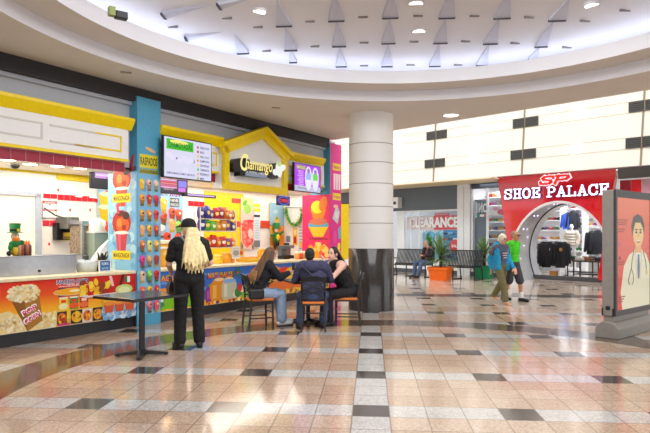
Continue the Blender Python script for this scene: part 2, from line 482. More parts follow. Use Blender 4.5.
# ------------------------------------------------------------------ the upper wall over the far shops
M_cream = mat('wall_cream_panel', (250, 249, 243), .5, var=.015, scale=1.5)
w = MB(); w.bx(-20, 3, 17.82, 18.02, 3.53, 9.2, M_cream)
w.bx(-20, -9.22, 17.82, 19.9, 3.49, 3.53, mat('cream_lintel', (244, 226, 190), .5)); w.bx(-9.22, 3, 18.7, 19.9, 3.49, 3.53, MATS['cream_lintel'])
wr = struct('wall_right', w, rz=AB)
M_seam = mat('seam_tan', (150, 138, 120), .6)
for x in (-18.4, -14.9, -11.42, -8.03, -4.52, -1.0):
    t = MB(); t.bar((x - .12, 17.81, 3.53), (x + .16, 17.81, 9.2), .05, .03, M_seam, up=(0, 1, 0)); t.build('seam', wr)
M_line = mat('panel_line_grey', (216, 210, 196), .6, var=0)
for z in (4.03, 4.35, 5.06, 5.38):
    t = MB(); t.bx(-20, 3, 17.808, 17.82, z - .008, z + .008, M_line); t.build('panel_joint', wr)
M_vent = mat('vent_dark', (62, 62, 64), .5)
for x in (-18.5, -15.0, -11.47, -8.1, -4.6, -1.1):
    for zc, row in ((4.19, 'lower'), (5.22, 'upper')):
        if x < -14 and zc: continue
        lab = '%s dark horizontal vent on the cream wall %s' % (row, {-11.47: 'above the clearance shop', -8.1: 'above the red shoe shop portal', -4.6: 'past the red portal at the frame edge', -1.1: 'far past the red portal'}[x])
        o = thing('wall_vent', lab, 'vent', WB(x + (.0 if zc < 5 else .08), 17.8, zc), AB, 'wall vents')
        t = MB(); t.bx(-.42, .42, -.02, .02, -.15, .15, M_vent); t.build('back_plate', o)
        for k in range(5):
            q = MB(); q.bx(-.42, .42, -.045, -.02, -.14 + k * .06, -.115 + k * .06, mat('slat_grey', (84, 84, 86), .5)); q.build('slat', o)
        q = MB(); q.bx(-.012, .012, -.05, -.02, -.15, .15, M_seam); q.build('divider', o)
for (u, v, lab) in [(477, 129, 'glowing white wall square, upper one left of the middle seam'), (474, 159, 'glowing white wall square, lower one above the window corner'), (579, 113, 'glowing white wall square, upper one over the red portal'), (576, 149, 'glowing white wall square, lower one over the red portal'), (397.5, 142, 'glowing white wall square close beside the column')]:
    x, z = pb(u, v, 17.8)
    o = thing('wall_square', lab, 'wall light', WB(x, 17.79, z), AB, 'glowing white wall squares')
    t = MB(); t.bx(-.14, .14, -.02, .02, -.14, .14, lamp_mat(1.6, (255, 255, 252))); t.build('lens', o)  # flat white square that glows, brighter than the wall panel
# blocking wall and roof of the high lane
w = MB(); w.bx(-24, 8, 10.85, 10.95, 4.06, 9.2, M_cream); struct('wall_back', w, rz=AB)
w = MB(); w.bx(-24, 8, 10.85, 18.1, 9.2, 9.3, M_white); struct('ceiling_high', w, rz=AB)

# ------------------------------------------------------------------ the round column
M_granite = mat('black_granite', (58, 54, 52), .12, var=.45, scale=60, spec=.6)
M_colw = mat('column_cream', (240, 239, 237), .55, var=.02, scale=3)
CXc, CYc, CR = .965, 11.84, .462
t = MB(); t.lathe([(CR, 1.27), (CR, 4.06)], (0, 0, 0), M_colw, 48, cap=False)
col_o = struct('column', t, loc=(CXc, CYc, 0))
t = MB(); t.lathe([(CR + .012, 0), (CR + .012, 1.26), (CR, 1.275)], m=M_granite, n=48, cap=False); t.build('granite_base', col_o)
for z in (1.79, 2.13, 2.6, 3.03, 3.42):
    t = MB(); t.lathe([(CR + .002, z - .007), (CR + .004, z), (CR + .002, z + .007)], m=mat('joint_grey', (150, 145, 138), .6, var=0), n=48, cap=False); t.build('joint', col_o)
for a in range(6):
    q = a * PI / 3 - 1.25
    t = MB(); t.bar(((CR + .013) * math.cos(q), (CR + .013) * math.sin(q), 0), ((CR + .013) * math.cos(q), (CR + .013) * math.sin(q), 1.26), .006, .004, M_dark); t.build('joint', col_o)

# ------------------------------------------------------------------ the food stalls (line A)
def TA(name, label, cat, s, y, z=0.0, group=None): return thing(name, label, cat, WA(s, y, z), AA, group)
M_grey = mat('bulkhead_grey_blue', (186, 192, 204), .6, var=.02)
M_tile = mat('kitchen_white_tile', (252, 247, 238), .3, var=.02)
w = MB(); w.bx(-4, 12.9, 8.06, 8.2, 2.70, 4.05, M_grey); w.bx(-4, 12.9, 7.99, 8.06, 3.76, 3.82, M_grey)
struct('wall_left', w, rz=AA)
t = MB(); t.bx(-4, 12.36, 7.90, 8.06, 3.82, 4.049, mat('trim_black', (38, 34, 36), .55)); struct('trim_1', t, rz=AA)
w = MB(); w.bx(-4, 13.1, 8.07, 11.3, 2.70, 2.76, mat('stall_ceiling_white', (252, 244, 228), .5)); struct('ceiling_stalls', w, rz=AA)
YB = 9.9
w = MB(); w.bx(-4, 13.1, YB, YB + .1, 0, 2.76, M_tile)
wk = struct('wall_kitchen', w, rz=AA)
w = MB(); w.bx(13.0, 13.1, 8.45, YB + .1, 0, 2.76, mat('end_wall_white', (246, 244, 238), .5)); we = struct('wall_stall_end', w, rz=AA)

def tile_strip(name, s0, s1, z0, z1, y, n, m, parent):
    t = MB(); d = (s1 - s0) / n
    for i in range(n): t.bx(s0 + i * d + .006, s0 + (i + 1) * d - .006, y - .012, y, z0 + .006, z1 - .006, m)
    t.bx(s0, s1, y - .006, y, z0, z1, mat('grout_pink', (220, 170, 175), .6)); return t.build(name, parent)
# wall patterns of the kitchen: a yellow band and red tile courses
t = MB()
s0, z1 = pa(0, 163, YB); s1, _ = pa(56.5, 172, YB); t.bx(s0 - 2, s1, YB - .015, YB, 2.66, 2.76, M_yellow)
t.bx(s1, 6.75, YB - .02, YB, 2.58, 2.76, M_yellow); t.build('yellow_band', wk)
a_, b_ = pa(43, 196, YB), pa(57, 196, YB); tile_strip('red_tile_course', a_[0], b_[0], 2.22, 2.31, YB, 2, M_redb, wk)
a_, b_ = pa(57.5, 196, YB), pa(98.5, 196, YB); tile_strip('red_tile_course', a_[0], b_[0], 2.20, 2.31, YB, 7, M_redb, wk)
a_, b_ = pa(42.5, 223, YB), pa(56, 223, YB); tile_strip('red_tile_course', a_[0], b_[0], pa(42, 226, YB)[1], pa(42, 220, YB)[1], YB, 2, mat('red_tile_dull', (215, 50, 70), .3), wk)
a_, b_ = pa(188, 203, YB), pa(204, 203, YB); tile_strip('red_tile_course', a_[0], b_[0], pa(188, 206, YB)[1], pa(188, 200.5, YB)[1], YB, 3, M_redb, wk)
a_, b_ = pa(190, 226, YB), pa(204, 226, YB); tile_strip('red_tile_course', a_[0], b_[0], pa(188, 229, YB)[1], pa(188, 223.5, YB)[1], YB, 3, M_redb, wk)
t = MB(); a_, b_ = pa(204, 200, YB), pa(243, 200, YB); t.bx(a_[0], b_[0], YB - .02, YB, 1.0, 2.62, mat('kitchen_yellow', (255, 208, 0), .4)); t.build('yellow_panel', wk)
for (u0, u1, v0, v1) in ((231, 241, 198, 203), (233, 241, 221, 227), (260, 270, 220.5, 228), (232, 242, 251, 255)):
    a_, b_ = pa(u0, v0, YB), pa(u1, v0, YB); tile_strip('red_tile_course', a_[0], b_[0], pa(u0, v1, YB)[1], pa(u0, v0, YB)[1], YB - .02, 3, mat('orange_red_tile', (228, 70, 30), .3), wk)
t = Art(YB - .004)
for (u, v) in [(70, 210), (90, 210), (70, 244), (58, 190), (49, 244)]:
    t.ell2(*pa(u, v, YB), .02, .03, (220, 30, 40), n=8)
a_ = pa(78.5, 196, YB); t.y = YB - .02
t.poly([(a_[0] - .1, a_[1] - .02), (a_[0] + .04, a_[1] - .03), (a_[0] + .12, a_[1] + .02), (a_[0] - .02, a_[1] + .03)], (250, 250, 250))
a_ = pa(93, 197, YB); t.poly([(a_[0] - .1, a_[1]), (a_[0], a_[1] + .04), (a_[0] + .12, a_[1] - .01), (a_[0] + .1, a_[1] - .03), (a_[0] - .1, a_[1] - .02)], (250, 250, 250))
t.build('tile_decal', wk)

# door at the back of the first stall
d0, dz = pa(-14, 192, YB); d1, _ = pa(37, 193, YB)
t = MB(); t.bx(d0, d1, YB - .03, YB - .001, 0, 2.24, mat('door_cream', (252, 240, 218), .5)); do = struct('door_1', t, rz=AA)
t = MB(); t.bx(d1 - .05, d1 + .05, YB - .06, YB - .001, 0, 2.28, mat('door_frame_grey', (176, 184, 198), .5)); t.bx(d0, d1 + .05, YB - .06, YB - .001, 2.24, 2.32, MATS['door_frame_grey']); t.build('door_frame', do)
t = MB(); t.ell((d1 - .14, YB - .07, 1.02), (.03, .04, .03), M_steel); t.build('door_handle', do)

# --- sign bands over the stalls
M_sign = mat('sign_board_white', (246, 246, 246), .5, var=.015)
CORN = [(8.0, 3.30), (7.89, 3.30), (7.80, 3.44), (7.80, 3.49), (8.0, 3.49)]
def fascia(name, label, s0, s1, mitre):
    o = TA(name, label, 'sign board', s0, 7.9)
    t = MB(); t.bx(0, s1 - s0, 0, .12, 2.77, 3.32, M_sign); t.build('panel', o)
    t = MB(); t.sweep_x([(y - 7.9, z) for y, z in CORN], -.02, s1 - s0 + mitre, M_yellow); t.build('cornice', o)
    t = MB(); t.bx(0, s1 - s0, -.02, .0, 2.765, 2.81, M_yellow); t.build('lower_trim', o)
    tile_strip('red_tile_band', 0, s1 - s0, 2.60, 2.765, .10, max(3, int((s1 - s0) / .21)), M_red, o)
    return o
fa = fascia('stall_fascia', 'long white sign board with thick yellow cornice over the popcorn stall', 1.5, 6.12, .06)
M_lt = mat('moulding_light', (222, 220, 214), .5, var=0)
def frame_moulding(s0, s1, z0, z1, parts, o, base):
    for key, m in parts.items():
        q = MB()
        if key == 't': q.bx(s0 - base, s1 - base, -.014, 0, z1 - .012, z1 + .012, m)
        if key == 'b': q.bx(s0 - base, s1 - base, -.014, 0, z0 - .012, z0 + .012, m)
        if key == 'r': q.bx(s1 - base - .012, s1 - base + .012, -.014, 0, z0 - .012, z1 + .012, m)
        if key == 'l': q.bx(s0 - base - .012, s0 - base + .012, -.014, 0, z0 - .012, z1 + .012, m)
        q.build('moulding', o)
frame_moulding(2.2, 4.62, 2.95, 3.17, {'t': M_lt, 'b': M_lt, 'r': M_lt, 'l': M_lt}, fa, 1.5)
frame_moulding(4.75, 5.5, 2.93, 3.165, {'t': M_lt, 'b': M_lt}, fa, 1.5)
frame_moulding(5.49, 5.97, 2.93, 3.165, {'t': M_yellow, 'r': M_yellow}, fa, 1.5)
frame_moulding(5.13, 5.97, 2.93, 3.165, {'b': M_yellow}, fa, 1.5)
fb = fascia('stall_fascia', 'white sign board with yellow cornice behind the white menu screen', 6.78, 8.32, 0)
frame_moulding(7.4, 8.2, 2.93, 3.165, {'t': M_yellow, 'r': M_yellow, 'b': M_yellow}, fb, 6.78)
fc = fascia('stall_fascia', 'short white sign board with yellow cornice behind the purple menu screen', 10.3, 12.1, -.06)
frame_moulding(10.45, 11.95, 2.93, 3.165, {'t': M_yellow, 'r': M_yellow, 'b': M_yellow}, fc, 10.3)

# --- the gabled sign
g = TA('gabled_sign', 'yellow framed gable sign board with white face and lit name', 'sign board', 8.26, 7.78)
t = MB(); t.prism([(0, 2.48), (2.07, 2.48), (2.07, 3.36), (1.25, 3.84), (0, 3.34)], .02, .25, M_sign); t.build('face', g)
def frame_bar(p, q, w_, y0, y1, m):
    b = MB(); b.bar((p[0], (y0 + y1) / 2, p[1]), (q[0], (y0 + y1) / 2, q[1]), abs(y1 - y0), w_, m, up=(0, 0, 1) if abs(q[0] - p[0]) > .1 else (0, 1, 0)); return b
t = MB(); t.bx(0, 2.07, -.05, .03, 2.46, 2.61, M_yellow); t.build('bottom_rail', g)
t = MB(); t.bx(0, .14, -.05, .03, 2.61, 3.30, M_yellow); t.build('side_rail', g)
t = MB(); t.bx(1.93, 2.07, -.05, .03, 2.61, 3.34, M_yellow); t.build('side_rail', g)
for P in ([(-.06, 3.20), (.0, 3.14), (1.23, 3.63), (1.25, 3.86), (-.06, 3.36)], [(1.23, 3.63), (2.06, 3.20), (2.2, 3.38), (1.25, 3.86)]):
    t = MB(); t.prism(P, -.05, .03, M_yellow); t.build('gable_rail', g)
for P in ([(-.08, 3.28), (1.25, 3.79), (1.25, 3.88), (-.08, 3.37)], [(1.25, 3.79), (2.16, 3.34), (2.24, 3.40), (1.25, 3.88)]):
    t = MB(); t.prism(P, -.13, .10, M_yellow); t.build('cornice', g)
# the lit name
n = TA('lit_name_sign', 'black backed lit script sign on the white gable board', 'shop sign', 8.26, 7.78)
def pg(u, v): a = pa(u, v, 7.72); return (a[0] - 8.26, a[1])
back = MB()
back.prism([(x, z) for x, z in [pg(*p) for p in ((231, 163), (234, 159), (241, 158), (247, 160), (248, 164), (268, 168), (270, 164), (276, 163), (279, 167), (279, 176), (274, 179), (269, 177), (266, 178), (240, 175.5), (237, 176), (237, 172), (232, 172), (230.5, 168))]], -.13, .02, M_dark); back.build('backing', n)
a = Art(-.14, emit=1.0)
p0, p1, p2 = pg(236.5, 171), pg(243, 171), pg(236.5, 159.3)
rt = math.atan2(pg(268, 175)[1] - p0[1], pg(268, 175)[0] - p0[0])
a.text('C', p0[0], p0[1] + .01, p1[0] + .03, .35, (255, 238, 150), bold=.02, shear=.15, rot=rt)
q0, q1 = pg(242, 171.4), pg(269, 174.5)
a.text('hamango', q0[0], q0[1] - .03, q1[0], .33, (255, 236, 140), bold=.015, shear=.15, rot=rt)
a.build('lettering', n)
a = Art(-.15, emit=.7)
b0, b1, b2, b3 = pg(242, 173), pg(264, 175.5), pg(263, 178.5), pg(242, 176)
a.poly([b0, b1, b2, b3], (150, 160, 180)); a.text('LA ORIGINAL LA MEJOR', b3[0] + .02, b3[1] + .05, b2[0] - .02, .06, (250, 250, 255), rot=rt)
a.build('subtitle_bar', n)
a = Art(-.16, emit=.9)
a.ell2(*pg(275.5, 169.5), .13, .17, (250, 252, 240)); a.ell2(*pg(279.5, 168), .10, .07, (250, 250, 250), rot=.4); a.ell2(*pg(271.5, 172.5), .09, .07, (250, 250, 250)); a.ell2(*pg(275.5, 164.5), .07, .05, (190, 225, 120)); a.ell2(*pg(276, 174), .08, .08, (245, 250, 235))
a.build('fruit_emblem', n)

# --- counters
M_kick = mat('kick_black', (40, 40, 44), .35)
M_ledge = mat('ledge_cream', (240, 226, 190), .4)
def ramp_mat(name, stops):
    m = bpy.data.materials.new(name); m.use_nodes = True; nt = m.node_tree; b = nt.nodes['Principled BSDF']
    tc = nt.nodes.new('ShaderNodeTexCoord'); sp = nt.nodes.new('ShaderNodeSeparateXYZ'); nt.links.new(tc.outputs['Object'], sp.inputs[0])
    rp = nt.nodes.new('ShaderNodeValToRGB'); els = rp.color_ramp.elements
    for i, (p, c_) in enumerate(stops):
        e = els[i] if i < 2 else els.new(p)
        e.position = p; e.color = lin(c_)
    nt.links.new(sp.outputs[2], rp.inputs[0]); nt.links.new(rp.outputs[0], b.inputs['Base Color']); b.inputs['Roughness'].default_value = .35
    return m
def counter(name, label, s0, s1):
    o = TA(name, label, 'counter', s0, 7.9)
    t = MB(); t.bx(0, s1 - s0, .04, .62, 0, .185, M_kick); t.build('kick_plate', o)
    t = MB(); t.bx(0, s1 - s0, .0, .66, .185, .90, M_white); t.build('body', o)
    t = MB(); t.bx(-.0, s1 - s0, -.03, .70, .90, .945, M_ledge); t.build('ledge', o, bevel=.008)
    return o
c1 = counter('service_counter', 'popcorn stall counter with orange popcorn and nacho print front', 2.6, 6.26)
c2 = counter('service_counter', 'blue fronted fruit water counter behind the seated group', 6.77, 12.33)

# front print of the first counter
a = Art(0)
def q1_(u, v): p = pa(u, v, 7.89); return (p[0] - 2.6, p[1])
a.rect(0, .19, 3.66, .90, ramp_mat('popcorn_print_fade', [(.34, (252, 214, 60)), (.50, (252, 170, 25)), (.68, (238, 84, 12)), (.86, (222, 40, 8))]))
x0 = q1_(56, 300)[0]
a.group([[(x0, .19), (3.66, .19), (3.66, .29), (x0, .29)]], (232, 180, 60))
# popcorn heap along the foot
pop = [(250, 236, 190), (246, 222, 150), (255, 246, 214), (236, 206, 130)]
a.poly([(0, .19), (0, .42), (1.2, .44), (1.55, .50), (1.72, .40), (1.95, .30), (2.3, .42), (x0, .36), (x0, .19)], (240, 214, 150))
a.dots(300, 1.1, .21, x0, .42, .027, pop)
# the bag
bag = [q1_(10.5, 308), q1_(25, 331), q1_(44, 320), q1_(38, 284), q1_(24, 293)]
a.poly([q1_(9.5, 297), q1_(28, 331.5), q1_(43, 320.5), q1_(39, 288)], (176, 118, 40))
a.poly([q1_(9.5, 297), q1_(28, 331.5), q1_(25, 302)], (140, 88, 30))
cx_, cz_ = q1_(24, 293)
a.ell2(cx_, cz_, .22, .11, (246, 226, 160), rot=.25)
kk = a.k
for k in range(150):
    q = random.uniform(0, 2 * PI); rr = math.sqrt(random.random())
    a.ell2(cx_ + .23 * rr * math.cos(q), cz_ - .01 + .12 * rr * math.sin(q), .024, .021, random.choice(pop), n=7); a.k = kk + k % 3
for s_, A0, A1 in (('POP', (25.5, 316.5), (40, 308)), ('CORN', (27.5, 325), (43.5, 314.5))):
    p, r_ = q1_(*A0), q1_(*A1); L_ = math.hypot(r_[0] - p[0], r_[1] - p[1]); ro = math.atan2(r_[1] - p[1], r_[0] - p[0])
    a.text(s_, p[0] - .03, p[1] - .006, p[0] + L_ - .02, .092, (255, 250, 250), bold=.09, rot=ro)
    a.text(s_, p[0] - .015, p[1] + .004, p[0] + L_ - .035, .072, (222, 50, 110), bold=.03, rot=ro)
# nacho photographs
p = q1_(57.5, 282.2); r_ = q1_(88.5, 279.5)
a.text('NACHO CHIPS', p[0] - .01, .808, r_[0] + .01, .072, (225, 228, 240), bold=.09); a.text('NACHO CHIPS', p[0], .815, r_[0], .058, (50, 56, 110), bold=.02)
a.text('with hot cheese', p[0] + .15, .79, r_[0] - .1, .022, (250, 245, 240))
a.text('ORIGINAL SAUCE AND JALAPENOS', p[0] + .02, .765, r_[0], .022, (250, 245, 240))
def tile(u0, v0, u1, v1, c_): p, r_ = q1_(u0, v1), q1_(u1, v0); a.rect(p[0], p[1], r_[0], r_[1], c_); return p, r_
p, r_ = q1_(58.5, 296), q1_(85, 286.5); a.rect(p[0], .63, r_[0], .755, (40, 36, 60)); m_ = ((p[0] + r_[0]) / 2, .692)
a.ell2(m_[0], m_[1], .30, .058, (250, 200, 150)); a.ell2(m_[0], m_[1] + .004, .28, .050, (250, 176, 20)); a.ell2(m_[0] + .05, m_[1] + .01, .09, .02, (255, 240, 190))
for (u, c_, d_) in ((59.5, (246, 216, 60), (250, 240, 170)), (70, (50, 140, 50), (240, 90, 40)), (80, (200, 40, 30), (240, 120, 60))):
    p = q1_(u, 300); x1 = q1_(u + 8.5, 300)[0]
    a.rect(p[0], .425, x1, .61, c_); a.rect(p[0], .595, x1, .615, (250, 250, 240)); a.ell2((p[0] + x1) / 2, .48, .08, .045, d_); a.rect(p[0] + .03, .535, x1 - .03, .575, (230, 40, 40) if u < 75 else (250, 230, 200))
for (u, c_) in ((57.5, (230, 110, 40)), (71, (245, 190, 30)), (82.5, (225, 130, 40)), (93, (235, 170, 40))):
    p = q1_(u, 322); x1 = q1_(u + (12 if u == 71 else 9.5), 322)[0]
    a.rect(p[0], .20, x1, .405, (52, 34, 34) if u != 82.5 else (235, 225, 210)); cx_ = (p[0] + x1) / 2
    a.ell2(cx_, .30, (x1 - p[0]) * .46, .085, c_)
    a.dots(16, p[0] + .04, .23, x1 - .04, .37, .026, [(250, 205, 40), (200, 60, 30), (250, 150, 30), (120, 60, 20)])
p = q1_(57.5, 326); a.rect(p[0], .195, p[0] + .2, .225, (220, 60, 120))
# loaded chips, straws, lime and cups on red
xr = q1_(88, 290)[0]
a.poly([(xr, .56), (3.66, .56), (3.66, .90), (xr, .90)], (206, 26, 16))
p = q1_(98, 285)
for k in range(26): a.ell2(p[0] + random.uniform(-.28, .25), .71 + random.uniform(-.08, .10), .06, .04, random.choice([(250, 205, 30), (240, 180, 20), (252, 220, 70), (150, 60, 20)]), rot=random.uniform(0, 3), n=9)
a.poly([(p[0] - .3, .60), (p[0] - .2, .575), (p[0] + .3, .575), (p[0] + .36, .62)], (236, 222, 220))
for (uA, vA, uB, vB, c_) in ((110, 276, 112.5, 286, (250, 200, 200)), (123, 274, 120, 285, (70, 20, 20))):
    A_, B_ = q1_(uA, vA), q1_(uB, vB); a.poly([(A_[0] - .02, A_[1]), (A_[0] + .03, A_[1]), (B_[0] + .03, B_[1]), (B_[0] - .02, B_[1])], c_)
p = q1_(124, 289); a.ell2(p[0], p[1], .17, .08, (200, 225, 130)); a.ell2(p[0], p[1] - .01, .12, .05, (230, 240, 180))
p = q1_(128.3, 279); a.rect(p[0] - .07, p[1] - .05, p[0] - .025, p[1] + .05, (20, 130, 70)); a.rect(p[0] - .025, p[1] - .05, p[0] + .03, p[1] + .05, (250, 250, 250)); a.rect(p[0] + .03, p[1] - .05, p[0] + .07, p[1] + .05, (215, 40, 40))
xi = q1_(103, 300)[0]
a.rect(xi, .19, 3.66, .56, (150, 195, 235)); a.rect(xi, .42, 3.66, .56, (250, 200, 30))
a.dots(90, xi, .20, 3.64, .40, .05, [(200, 228, 248), (120, 175, 225), (235, 246, 255)])
p = q1_(113, 303); a.text('Charolas', p[0] - .18, .50, p[0] + .38, .09, (250, 250, 250), bold=.06); a.text('Charolas', p[0] - .18, .50, p[0] + .38, .09, (30, 40, 110), bold=.02)
for k in range(3):
    q = p[0] - .08 + k * .2; a.poly([(q - .07, .30), (q + .07, .30), (q + .10, .44), (q - .10, .44)], (214, 90, 50)); a.ell2(q, .45, .10, .04, (240, 150, 60))
a.build('printed_front', c1)

# front print of the second counter
a = Art(0)
def q2(u, v): p = pa(u, v, 7.89); return (p[0] - 6.77, p[1])
a.rect(0, .19, 5.56, .90, (52, 110, 205))
for k in range(12): a.ell2(random.uniform(0, 5.5), random.uniform(.4, .8), random.uniform(.1, .35), random.uniform(.02, .05), (90, 150, 225), n=10)
a.poly([(0, .19), (0, .27), (1.2, .30), (2.4, .29), (3.2, .32), (5.56, .30), (5.56, .19)], (250, 190, 40))
a.dots(90, 0, .21, 5.5, .27, .045, [(225, 50, 40), (250, 220, 60), (60, 130, 50), (250, 140, 30), (120, 40, 110), (255, 240, 160)])
for s_, u0_, u1_, vv in (('AGUAS', 161, 182, 282), ('NATURALES', 208, 233, 274)):
    p, r_ = q2(u0_, vv), q2(u1_, vv); zz = .72 if s_ == 'AGUAS' else .70
    a.text(s_, p[0] - .02, zz - .015, r_[0] + .03, .135, (90, 20, 20), bold=.07); a.text(s_, p[0], zz, r_[0], .11, (250, 190, 30), bold=.02); a.text(s_, p[0], zz, r_[0], .055, (235, 60, 20), bold=.01)
p = q2(165, 300); a.poly([(p[0] - .1, .22), (p[0] + .9, .22), (p[0] + .75, .5), (p[0] + .35, .62), (p[0] + .05, .5)], (130, 200, 30)); a.ell2(p[0] + .4, .44, .2, .07, (180, 225, 60))
a.rect(p[0] - .3, .52, p[0] + .2, .60, (250, 150, 50)); a.ell2(p[0] - .16, .40, .14, .09, (240, 240, 235)); a.ell2(p[0] - .16, .31, .16, .06, (60, 150, 80))
for (u, w_, c_, c2_, zt) in ((211.5, .17, (140, 50, 140), (190, 90, 180), .56), (219.5, .26, (238, 150, 30), (250, 190, 80), .66), (229.5, .22, (206, 206, 176), (235, 232, 210), .66)):
    p = q2(u, 295)
    a.poly([(p[0] - w_ * .8, .25), (p[0] + w_ * .8, .25), (p[0] + w_, .32), (p[0] + w_, zt - .1), (p[0] + w_ * .6, zt), (p[0] - w_ * .6, zt), (p[0] - w_, zt - .1), (p[0] - w_, .32)], c_)
    a.poly([(p[0] - w_ * .7, .30), (p[0] - w_ * .3, .30), (p[0] - w_ * .3, zt - .1), (p[0] - w_ * .7, zt - .1)], c2_); a.ell2(p[0], zt + .005, w_ * .55, .035, (250, 215, 150) if u != 211.5 else (110, 170, 60))
    a.ell2(p[0] + w_ * .9, .33, .10, .07, c2_)
p = q2(232, 268); 
for r_ in range(6): a.ell2(p[0] + .17 + .06 * math.cos(r_), .78 + .05 * math.sin(r_), .09, .02, (40, 120, 50), rot=r_ * 1.05, n=8)
a.ell2(p[0] + .17, .77, .03, .03, (225, 50, 40))
p = q2(238, 300)
for (dx_, dz_, rx_, rz_, c_) in ((0, .36, .10, .10, (60, 140, 50)), (.18, .42, .12, .08, (240, 225, 190)), (.26, .30, .16, .09, (130, 190, 50)), (.42, .46, .10, .12, (40, 110, 50)), (.06, .46, .07, .09, (220, 60, 50)), (-.25, .62, .2, .04, (130, 180, 235))):
    a.ell2(p[0] + dx_, dz_, rx_, rz_, c_)
p = q2(249, 290)
for k, c_ in enumerate(((236, 110, 30), (230, 225, 215), (225, 60, 40), (236, 130, 50))):
    x_ = p[0] - .15 + k * .22
    a.poly([(x_, .62), (x_ + .16, .60), (x_ + .50, .84), (x_ + .34, .86)], c_)
    if k == 1: a.dots(10, x_ + .1, .64, x_ + .4, .82, .02, [(220, 50, 40)])
a.poly([(p[0] - .18, .62), (p[0] + .85, .57), (p[0] + .80, .35), (p[0] - .05, .38)], (30, 28, 40))  # added broad fill under the dome, brightens the floor and people from above
a.text('ELOTE!', p[0] + .06, .50, p[0] + .75, .10, (240, 235, 40), bold=.03)
a.ell2(p[0] + .35, .36, .3, .10, (235, 120, 60)); a.ell2(p[0] + .8, .32, .2, .10, (240, 180, 70))
p = q2(278, 275)
for (u, c_) in ((277, (235, 170, 50)), (285, (235, 60, 40)), (293, (250, 200, 60)), (302, (200, 60, 120)), (311, (250, 180, 40)), (319, (90, 160, 60))):
    x_ = q2(u, 275)[0]; a.ell2(x_, .66, .30, .16, c_); a.ell2(x_ + .1, .60, .16, .08, (250, 225, 150)); a.ell2(x_ - .05, .40, .25, .1, (245, 120, 40))
a.build('printed_front', c2)

# --- the two menu pillars
def drink(a, x, z, h, w_, c_, kind=0):
    low = tuple(int(q * .72) for q in c_)
    a.poly([(x - w_ * .24, z - h * .42), (x + w_ * .24, z - h * .42), (x + w_ * .38, z + h * .06), (x - w_ * .38, z + h * .06)], low if kind % 3 else c_)
    a.ell2(x, z + h * .16, w_ * .42, h * .22, c_)
    a.ell2(x - w_ * .10, z + h * .28, w_ * .24, h * .13, tuple(min(255, int(q * 1.15) + 10) for q in c_))
    a.ell2(x + w_ * .14, z + h * .12, w_ * .14, h * .09, [(250, 235, 200), (190, 40, 40), (70, 34, 30), (250, 205, 80)][kind % 4])
    a.rect(x - w_ * .27, z - h * .50, x + w_ * .27, z - h * .34, [(196, 160, 40), (84, 110, 60), (120, 84, 40)][kind % 3])
p1_ = TA('menu_pillar', 'sky blue square pillar covered with rows of pictured drinks', 'pillar', 6.27, 7.86)
t = MB(); t.bx(0, .50, 0, .58, .0, 2.60, M_blue); t.bx(0, .50, 0, .58, 2.60, 3.90, M_blue); t.build('shaft', p1_)
t = MB(); t.bx(-.01, .51, .03, .5, 0, .185, M_kick); t.build('kick_plate', p1_)
a = Art(0)
a.rect(.01, .19, .49, 2.60, (128, 190, 228)); a.dots(60, .03, .22, .47, 2.5, .07, [(140, 200, 235), (105, 170, 215), (95, 160, 210)])
a.rect(.05, 2.70, .44, 2.93, (228, 214, 40)); a.text('RASPADOS', .065, 2.745, .425, .14, (30, 30, 25), bold=.02)
a.rect(.05, 2.60, .44, 2.68, (170, 170, 60)); a.text('DE FRUTAS NATURALES', .065, 2.615, .425, .05, (30, 30, 25))
a.ell2(.28, 3.02, .12, .03, (235, 190, 130), rot=-.3)
cols = [(250, 195, 20), (230, 180, 150), (235, 200, 170), (250, 160, 30), (200, 50, 40), (230, 50, 80), (240, 170, 60), (245, 150, 20), (220, 60, 60), (240, 170, 110), (250, 190, 60), (225, 80, 50), (235, 120, 40), (230, 220, 110), (250, 180, 20), (235, 60, 150), (220, 170, 110), (160, 60, 40), (230, 190, 150), (130, 210, 60), (230, 40, 40), (235, 90, 60), (240, 190, 60), (190, 40, 60), (240, 60, 60), (250, 140, 150), (235, 80, 100)]
for r_ in range(9):
    for k in range(3):
        drink(a, .10 + k * .15, 2.42 - r_ * .262, .225, .14, cols[r_ * 3 + k], r_ + k * 2)
a.build('drinks_print', p1_)
def side_art(a, y1=0.0):   # a sheet on the side that faces along the stalls towards the entrance
    a.ux = V((0, -1, 0)); a.n = V((-1, 0, 0)); a.o = V((-.002, y1, 0))
    return a
a = side_art(Art(0), .58)
sb = MB(); sb.bx(-.03, -.001, .0, .74, .95, 2.62, mat('poster_board_blue', (140, 195, 230), .4)); sb.build('side_board', p1_)
a.o = V((-.032, .74, 0)); W_ = .74
a.rect(0, .95, W_, 2.62, (140, 200, 235)); a.dots(70, .04, 1.0, W_ - .04, 2.55, .09, [(165, 215, 240), (190, 228, 245), (115, 180, 225)])
